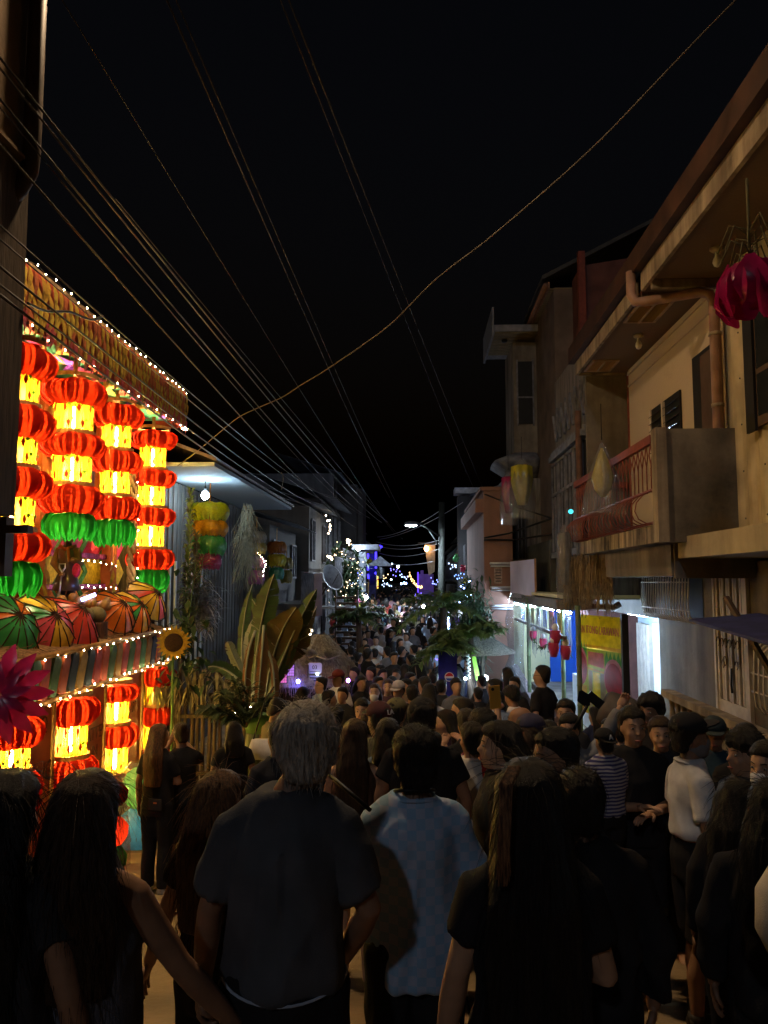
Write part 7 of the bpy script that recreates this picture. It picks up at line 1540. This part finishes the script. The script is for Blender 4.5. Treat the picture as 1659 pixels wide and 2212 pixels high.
p = at(1069, 1506, 5.45); b = MB(); b.ob(p, V((.038, 0, .004)), V((0, .006, 0)), V((-.006, 0, .078))); ph = tag(b.build('phone', mat('orange_phone', (.62, .30, .04), .4, .1)), 'orange phone held upright above the crowd', 'phone'); b = MB(); b.ell(p + V((-.015, -.008, .055)), (.012, .004, .012), 8, 4); b.build('camera_lens', M_dark, ph)
person(1110, 1484, 9.4, 55, 'curly haired woman in bright white top before the mosaic wall', 'curly', 'black', top=WHT, sleeve=.5, skin='brown', lo=1.5, hi=1.72, nod=20, arms=('fold', 'fold'))
person(1072, 1492, 9.6, 10, 'person in pale blue top beside the curly haired woman', 'short', 'black', top=K('pale_blue', (.36, .46, .62)), skin='tan', lo=1.5, hi=1.7)
b = MB(); q = at(1172, 1500, 9.4); b.bx(q.x - .5, 3.0, 9.0, 11.2, -1.4, -.62); tag(b.build('assumed_step', M_grey), 'assumed cement step before the shop where a man in black stands', 'step')  # step assumed as footing for the high standing man
person(1170, 1439, 9.4, 48, 'man with glasses in black shirt standing high with hands behind his back', 'short', 'black', top=BLK, sleeve=.75, skin='tan', arms=('behind', 'behind'), glasses=True, H=1.66, turn=18)
person(1122, 1527, 6.6, 80, 'bald man in profile looking towards the lanterns', 'none', top=BLK2, skin='brown', eyes=True, lo=1.56, hi=1.72)
person(1148, 1548, 5.1, -55, 'person in dusky blue cap turned away from the lanterns', 'bob', 'brown', .16, top=K('violet_grey', (.07, .06, .08)), cap='cap', capm=mat('dusky_blue_cap', (.055, .05, .09), .9), skin='tan', lo=1.55, hi=1.7, sleeve=1.8)
person(1183, 1562, 5.4, 165, 'person with thin rimmed glasses half hidden by the blue cap', 'short', 'black', top=BLK, skin='light', glasses=True, eyes=True, lo=1.5, hi=1.68)
person(1196, 1580, 3.3, 112, 'dark clad man glancing towards the lanterns beside the black haired woman', 'short', 'black', full=1.04, top=BLK, sleeve=1.9, skin='brown', eyes=True, lo=1.52, hi=1.66, wd=1.1, fat=1.1)
person(1221, 1513, 7.6, 160, 'man with parted black hair facing camera below the bamboo pole', 'short', 'black', full=1.05, top=BLK2, skin='tan', eyes=True, lo=1.58, hi=1.76)
P = person(1229, 1545, 6.3, 158, 'man with fringe in grey sleeves raising a phone over the crowd', 'short', 'black', full=1.06, top=GREY, sleeve=1.9, skin='tan', eyes=True, arms=(((-.26, -.16, 1.52), (-.38, -.22, 1.76), 1), 'down'), lo=1.5, hi=1.7, curl=1.0)
p = at(1285, 1512, 6.45); b = MB(); b.ob(p, V((.055, 0, -.045)), V((0, .007, 0)), V((.025, 0, .03))); ph = tag(b.build('phone', mat('dark_phone', (.02, .02, .022), .3)), 'dark phone with bright edge in the raised grey sleeved hand', 'phone'); b = MB(); b.ob(p + V((0, .009, 0)), V((.05, 0, -.041)), V((0, .001, 0)), V((.022, 0, .027))); b.build('screen', emit('phone_screen', (.6, .75, 1), 1.2), ph)
b = MB(); b.blade([at(1254, 1492, 6.2), at(1261, 1508, 6.2), at(1270, 1526, 6.2)], [.012, .055, .02], side=V((1, 0, 0))); b.tube([at(1268, 1525, 6.2), at(1240, 1575, 6.2)], .014, 5); tag(b.build('hand_fan', M_dark), 'black hand fan on a stick beside the raised phone', 'fan')
P = person(1366, 1531, 5.2, 178, 'man with short hair in black shirt carrying a child, facing the camera', 'short', 'black', top=BLK, sleeve=.7, skin='tan', eyes=True, arms=('fold', 'hold'), lo=1.6, hi=1.72, turn=6, bottom='shorts', shoes=M_sandal, wd=1.05)
P = person(1304, 1577, 4.85, 20, 'small child in striped shirt and black cap marked A carried by a man', 'short', 'black', top=stripe_cloth('cloth_stripes', (.03, .03, .12), (.30, .29, .32), 9.5), sleeve=1.6, skin='tan', cap='cap', capm=mat('black_cap', (.02, .02, .02)), bill=180, H=1.05, legs=(.12, .2), hem=.9, wd=1.05, fat=1.2, arms=('down', 'hold'))
pmark(P, 'A', .075, P['HM'] @ Matrix.Translation((0.0, -.124, 1.655)) @ Matrix.Rotation(R(80), 4, 'X'), WHT)
person(1404, 1501, 6.6, 140, 'man with thick curly hair behind the man carrying the child', 'curly', 'black', top=BLK, skin='brown', eyes=True, lo=1.62, hi=1.8)
person(1426, 1552, 5.7, 168, 'older woman with pale headband looking to camera behind white shirt', 'short', 'brown', top=BLK2, skin='tan', eyes=True, lo=1.5, hi=1.66)
P = person(1488, 1547, 4.5, -84, 'man in white shirt, black cap and face mask turned to the grey house', 'short', 'black', top=WHT, sleeve=.85, hem=1.04, skin='brown', cap='cap2', capm=mat('black_cap', (.016, .015, .016)), bill=0, bottom='shorts', botm=BLK, lo=1.6, hi=1.72, fat=.93, wd=.9, shoes=M_sandal, legs=(.05, -.04))
b = MB(); HM = P['HM']; hc = 1.585; b.loft([((0, .052, hc - .118), .03, .036), ((0, .040, hc - .098), .052, .064), ((0, .026, hc - .06), .066, .090), ((0, .028, hc - .028), .060, .094), ((0, .045, hc - .012), .03, .073)], 16, 0, HM); mg = mat('grey_mask', (.16, .14, .13), .9); P['part']('mask', b.mesh('mask', mg), mg)
person(1542, 1553, 6.0, 160, 'man in cap and dark teal shirt beyond the white shirted man', 'short', 'black', top=K('dark_teal', (.02, .04, .055)), cap='cap', capm=mat('teal_cap', (.03, .045, .05), .9), skin='brown', eyes=True, lo=1.58, hi=1.74, arms=('fold', 'fold'))
person(1607, 1594, 4.3, 105, 'man with shaggy black hair in a striped grey shirt looking aside', 'curly', 'black', top=stripe_cloth('cloth_grey_stripe', (.06, .055, .05), (.13, .12, .11), 6), sleeve=.8, skin='tan', eyes=True, lo=1.55, hi=1.68)
person(1655, 1607, 3.7, 130, 'person with white face mask at the picture edge beside the shaggy haired man', 'short', 'black', top=BLK2, skin='tan', mask=True, eyes=True, lo=1.5, hi=1.62)
person(1252, 1690, 2.6, -6, 'broad dark figure from behind between copper streaked woman and the child', 'short', 'black', top=BLK, sleeve=1.9, bottom='trousers', skin='brown', lo=1.5, hi=1.62, wd=1.1, fat=1.12)
person(1668, 1690, 2.7, -30, 'added dark figure with black jacket cut off by the picture edge', 'long', 'black', .3, top=BLK, sleeve=1.9, skin='brown', lo=1.45, hi=1.6)  # figure added to darken the lower right of the view
person(1590, 1690, 3.3, -40, 'added dark clad woman from behind before the shaggy haired man', 'long', 'black', .3, top=BLK, sleeve=1.9, skin='brown', lo=1.38, hi=1.55, wd=.9)  # also added, keeps this area near black
p = at(1704, 1975, 2.3); b = MB(); b.loft([(p - V((0, 0, .13)), .05, .05), (p - V((0, 0, .05)), .09, .08), (p + V((0, 0, .06)), .085, .08), (p + V((0, 0, .12)), .05, .05)], 16); tb_ = tag(b.build('cloth_bag', K('cream_white', (.5, .46, .40))), 'pale cloth bag carried low at the picture edge', 'bag'); b = MB(); b.tube([p + V((-.04, 0, .1)), p + V((0, .02, .35)), p + V((.04, 0, .1))], .008, 5); b.build('handle', M_dark, tb_)
b = MB(); b.tube([at(705, 1668, 2.9), at(800, 1750, 2.75)], .008, 5); tag(b.build('selfie_stick', M_cable), 'thin dark stick slanting between the white haired man and the woman', 'stick')
# ------------------------------------------------------------------ crowd farther down: individuals with shared meshes
def crowd_proto(hair, L_, arms, bottom, vx, cap=False):
    arms = tuple(ARMS[a] for a in arms); HM = Matrix.Identity(4); J = MB(); mi = 0
    b = MB(); body_forms(b, 1.0, arms, bottom, HM, 1.0); J.join(remesh(b, vx, 1), None, 0)
    b = MB(); shirt_forms(b, 1.0, arms, 1.05, .86, .7); J.join(remesh(b, vx, 1), None, 1)
    b = MB(); leg_forms(b, 1.0, bottom, (0, 0)); J.join(remesh(b, vx, 1), None, 2)
    b = MB(); hair_forms(b, hair, HM, L_, 1.06); J.join(remesh(b, vx, 1), None, 3)
    return J.mesh('person', [SKIN['tan'], WHT, BLK, HAIRM['black']])
CP = [crowd_proto('short', 0, ('down', 'down'), 'trousers', .026), crowd_proto('long', .35, ('down', 'fold'), 'trousers', .026), crowd_proto('short', 0, ('fold', 'down'), 'shorts', .026), crowd_proto('long', .25, ('phone', 'phone'), 'skirt', .026), crowd_proto('bun', 0, ('phone', 'down'), 'trousers', .026)]
HN = ['short hair', 'long hair', 'shorts', 'skirt', 'hair bun']
CN = {'white': WHT, 'pale blue': K('pale_blue', (.36, .46, .62)), 'grey': GREY, 'black': BLK, 'dark': BLK2, 'navy': NAVY, 'teal': K('teal', (.20, .42, .45)), 'lavender': K('lavender', (.34, .32, .50)), 'pink': K('pinkish', (.42, .24, .27)), 'olive': OLV, 'brown': K('brownish', (.15, .10, .07)), 'violet': K('violet', (.13, .09, .24)), 'red': K('dull_red', (.28, .05, .04))}
def zone(x, y):
    a = 'just past front rows' if y < 13 else 'level with the stalls' if y < 16 else 'past the 03 stall' if y < 20 else 'by the terracotta wall' if y < 26 else 'near the street lamp' if y < 35 else 'beyond the street lamp'
    return a + (', stall side' if x < -1.1 else ', palm side' if x > .5 else ', mid street')
def crowd(x, y, col, k, away, Hh):
    o = bpy.data.objects.new('person', CP[k]); COL.objects.link(o); s = Hh / 1.705
    o.location = (x, y, gz(y)); o.scale = (s, s, s); o.rotation_euler = (0, 0, R((rnd.uniform(-70, 70)) + (0 if away else 180)))
    o.material_slots[1].link = 'OBJECT'; o.material_slots[1].material = CN[col]
    tag(o, 'person in %s top, %s, %s, %s' % (col, HN[k], 'facing away' if away else 'facing here', zone(x, y)), 'person', 'crowd filling the street'); PEOPLE.append((x, y))
def ysolve(py, H=1.62, y0=10.0):
    y = y0
    while y < 60:
        if CAMZ - (py - 1255) / FPX * y - gz(y) - H < 0: return y
        y += .1
    return 45
for px, py, col, k, away in ((809, 1399, 'white', 0, 1), (835, 1398, 'grey', 0, 1), (775, 1406, 'violet', 0, 1), (875, 1434, 'white', 1, 1), (812, 1374, 'white', 4, 0), (828, 1297, 'white', 0, 1), (825, 1317, 'teal', 0, 1), (854, 1305, 'lavender', 1, 1), (841, 1333, 'pink', 0, 1), (822, 1353, 'white', 2, 1), (878, 1366, 'white', 0, 0), (901, 1306, 'navy', 0, 1), (923, 1397, 'grey', 0, 1), (905, 1432, 'grey', 1, 1), (801, 1438, 'dark', 0, 0), (828, 1440, 'brown', 1, 0), (818, 1458, 'olive', 0, 0), (856, 1442, 'black', 0, 0), (863, 1352, 'pale blue', 3, 1), (795, 1358, 'pink', 1, 0), (783, 1362, 'dark', 0, 1), (866, 1298, 'lavender', 0, 1), (890, 1345, 'black', 2, 1), (905, 1350, 'dark', 1, 1), (936, 1355, 'navy', 0, 1), (850, 1383, 'pale blue', 1, 1), (868, 1395, 'black', 0, 1), (893, 1392, 'white', 4, 1), (940, 1372, 'teal', 1, 1), (846, 1460, 'pink', 4, 0), (876, 1462, 'brown', 1, 0), (900, 1462, 'dark', 0, 1), (938, 1445, 'black', 0, 1), (780, 1460, 'dark', 1, 0), (765, 1440, 'black', 0, 0), (955, 1462, 'dark', 0, 1)):
    y = ysolve(py); x = at(px, py, y).x; crowd(x, y, col, k, away, 1.62 + rnd.uniform(-.03, .03))
tries = 0; n_ = 0
while n_ < 175 and tries < 4000:
    tries += 1; y = 10.5 + 36 * rnd.random() ** 1.2; x = rnd.uniform(-2.6 if y > 17 else -1.45, 1.5 if y < 24 else 2.0)
    if any((x - a) ** 2 + ((y - c) * .8) ** 2 < .22 for a, c in PEOPLE): continue
    n_ += 1; crowd(x, y, rnd.choice(['black'] * 5 + ['dark'] * 5 + ['navy', 'grey', 'brown', 'olive', 'white', 'pale blue', 'pink', 'violet', 'red']), rnd.randrange(5), rnd.random() < .62, rnd.uniform(1.42, 1.78))
# near gaps: dark clad onlookers seen from behind, between the figures above
CN_ = [crowd_proto('short', 0, ('down', 'down'), 'trousers', .016), crowd_proto('long', .35, ('down', 'fold'), 'trousers', .016), crowd_proto('bob', .16, ('fold', 'down'), 'trousers', .016)]
tries = n_ = 0
spots_ = 'beside the mosaic wall,behind the raised phone,before the tarpaulin roll,by the baluster railing,near the maroon cap,behind the man in blue check,near the profile woman,beside the curly haired woman,below the shop pots,behind the bald man,near the blue cap,before the step block,beside the olive cap,behind the white headband,under the awning,near the boy with bowl cut,beside the face mask wearer,near the white shoulder bag'.split(',')
while n_ < 18 and tries < 6000:
    tries += 1; y = rnd.uniform(4.6, 10.2); x = rnd.uniform(-1.0, 2.75)
    if any((x - a) ** 2 + ((y - c) * .9) ** 2 < .17 for a, c in PEOPLE): continue
    k = rnd.randrange(3); CP_, CP = CP, CN_; crowd(x, y, rnd.choice(['black', 'dark', 'navy']), k, rnd.random() < .8, rnd.uniform(1.48, 1.62)); CP = CP_; o = [q for q in S.objects if q.name.startswith('person')][-1]
    n_ += 1
for i, o in enumerate([q for q in COL.objects if q.type == 'MESH' and q.data in CN_]):
    q = min(((abs(o.location.x - a) + abs(o.location.y - c), l) for (a, c, l) in NAMED), key=lambda t: t[0])[1]
    o['label'] = 'dark onlooker, %s, next to the %s' % (('cropped hair', 'long hair', 'bobbed hair')[CN_.index(o.data)], ' '.join(q.split()[:7])); o['group'] = 'dark onlookers between the front figures'
# crowd so far that nobody could count it
fp = crowd_proto('short', 0, ('down', 'down'), 'trousers', .055); b = MB()
for k in range(170):
    y = rnd.uniform(47, 95); x = rnd.uniform(-2.6, 2.2); s = rnd.uniform(.9, 1.02); M = Matrix.Translation((x, y, gz(y))) @ Matrix.Rotation(rnd.uniform(-.5, .5), 4, 'Z') @ Matrix.Diagonal((s, s, s, 1))
    kk = len(b.v); b.v += [M @ v.co for v in fp.vertices]
    tone = rnd.choice([4, 4, 1, 5, 4])
    for p_ in fp.polygons: b.f.append([i + kk for i in p_.vertices]); b.mi.append(tone if p_.material_index == 1 else p_.material_index); b.sm.append(True)
stuff(tag(b.build('crowd', [SKIN['tan'], GREY, BLK, HAIRM['black'], BLK2, NAVY]), 'dense far crowd filling the end of the street', 'crowd'))
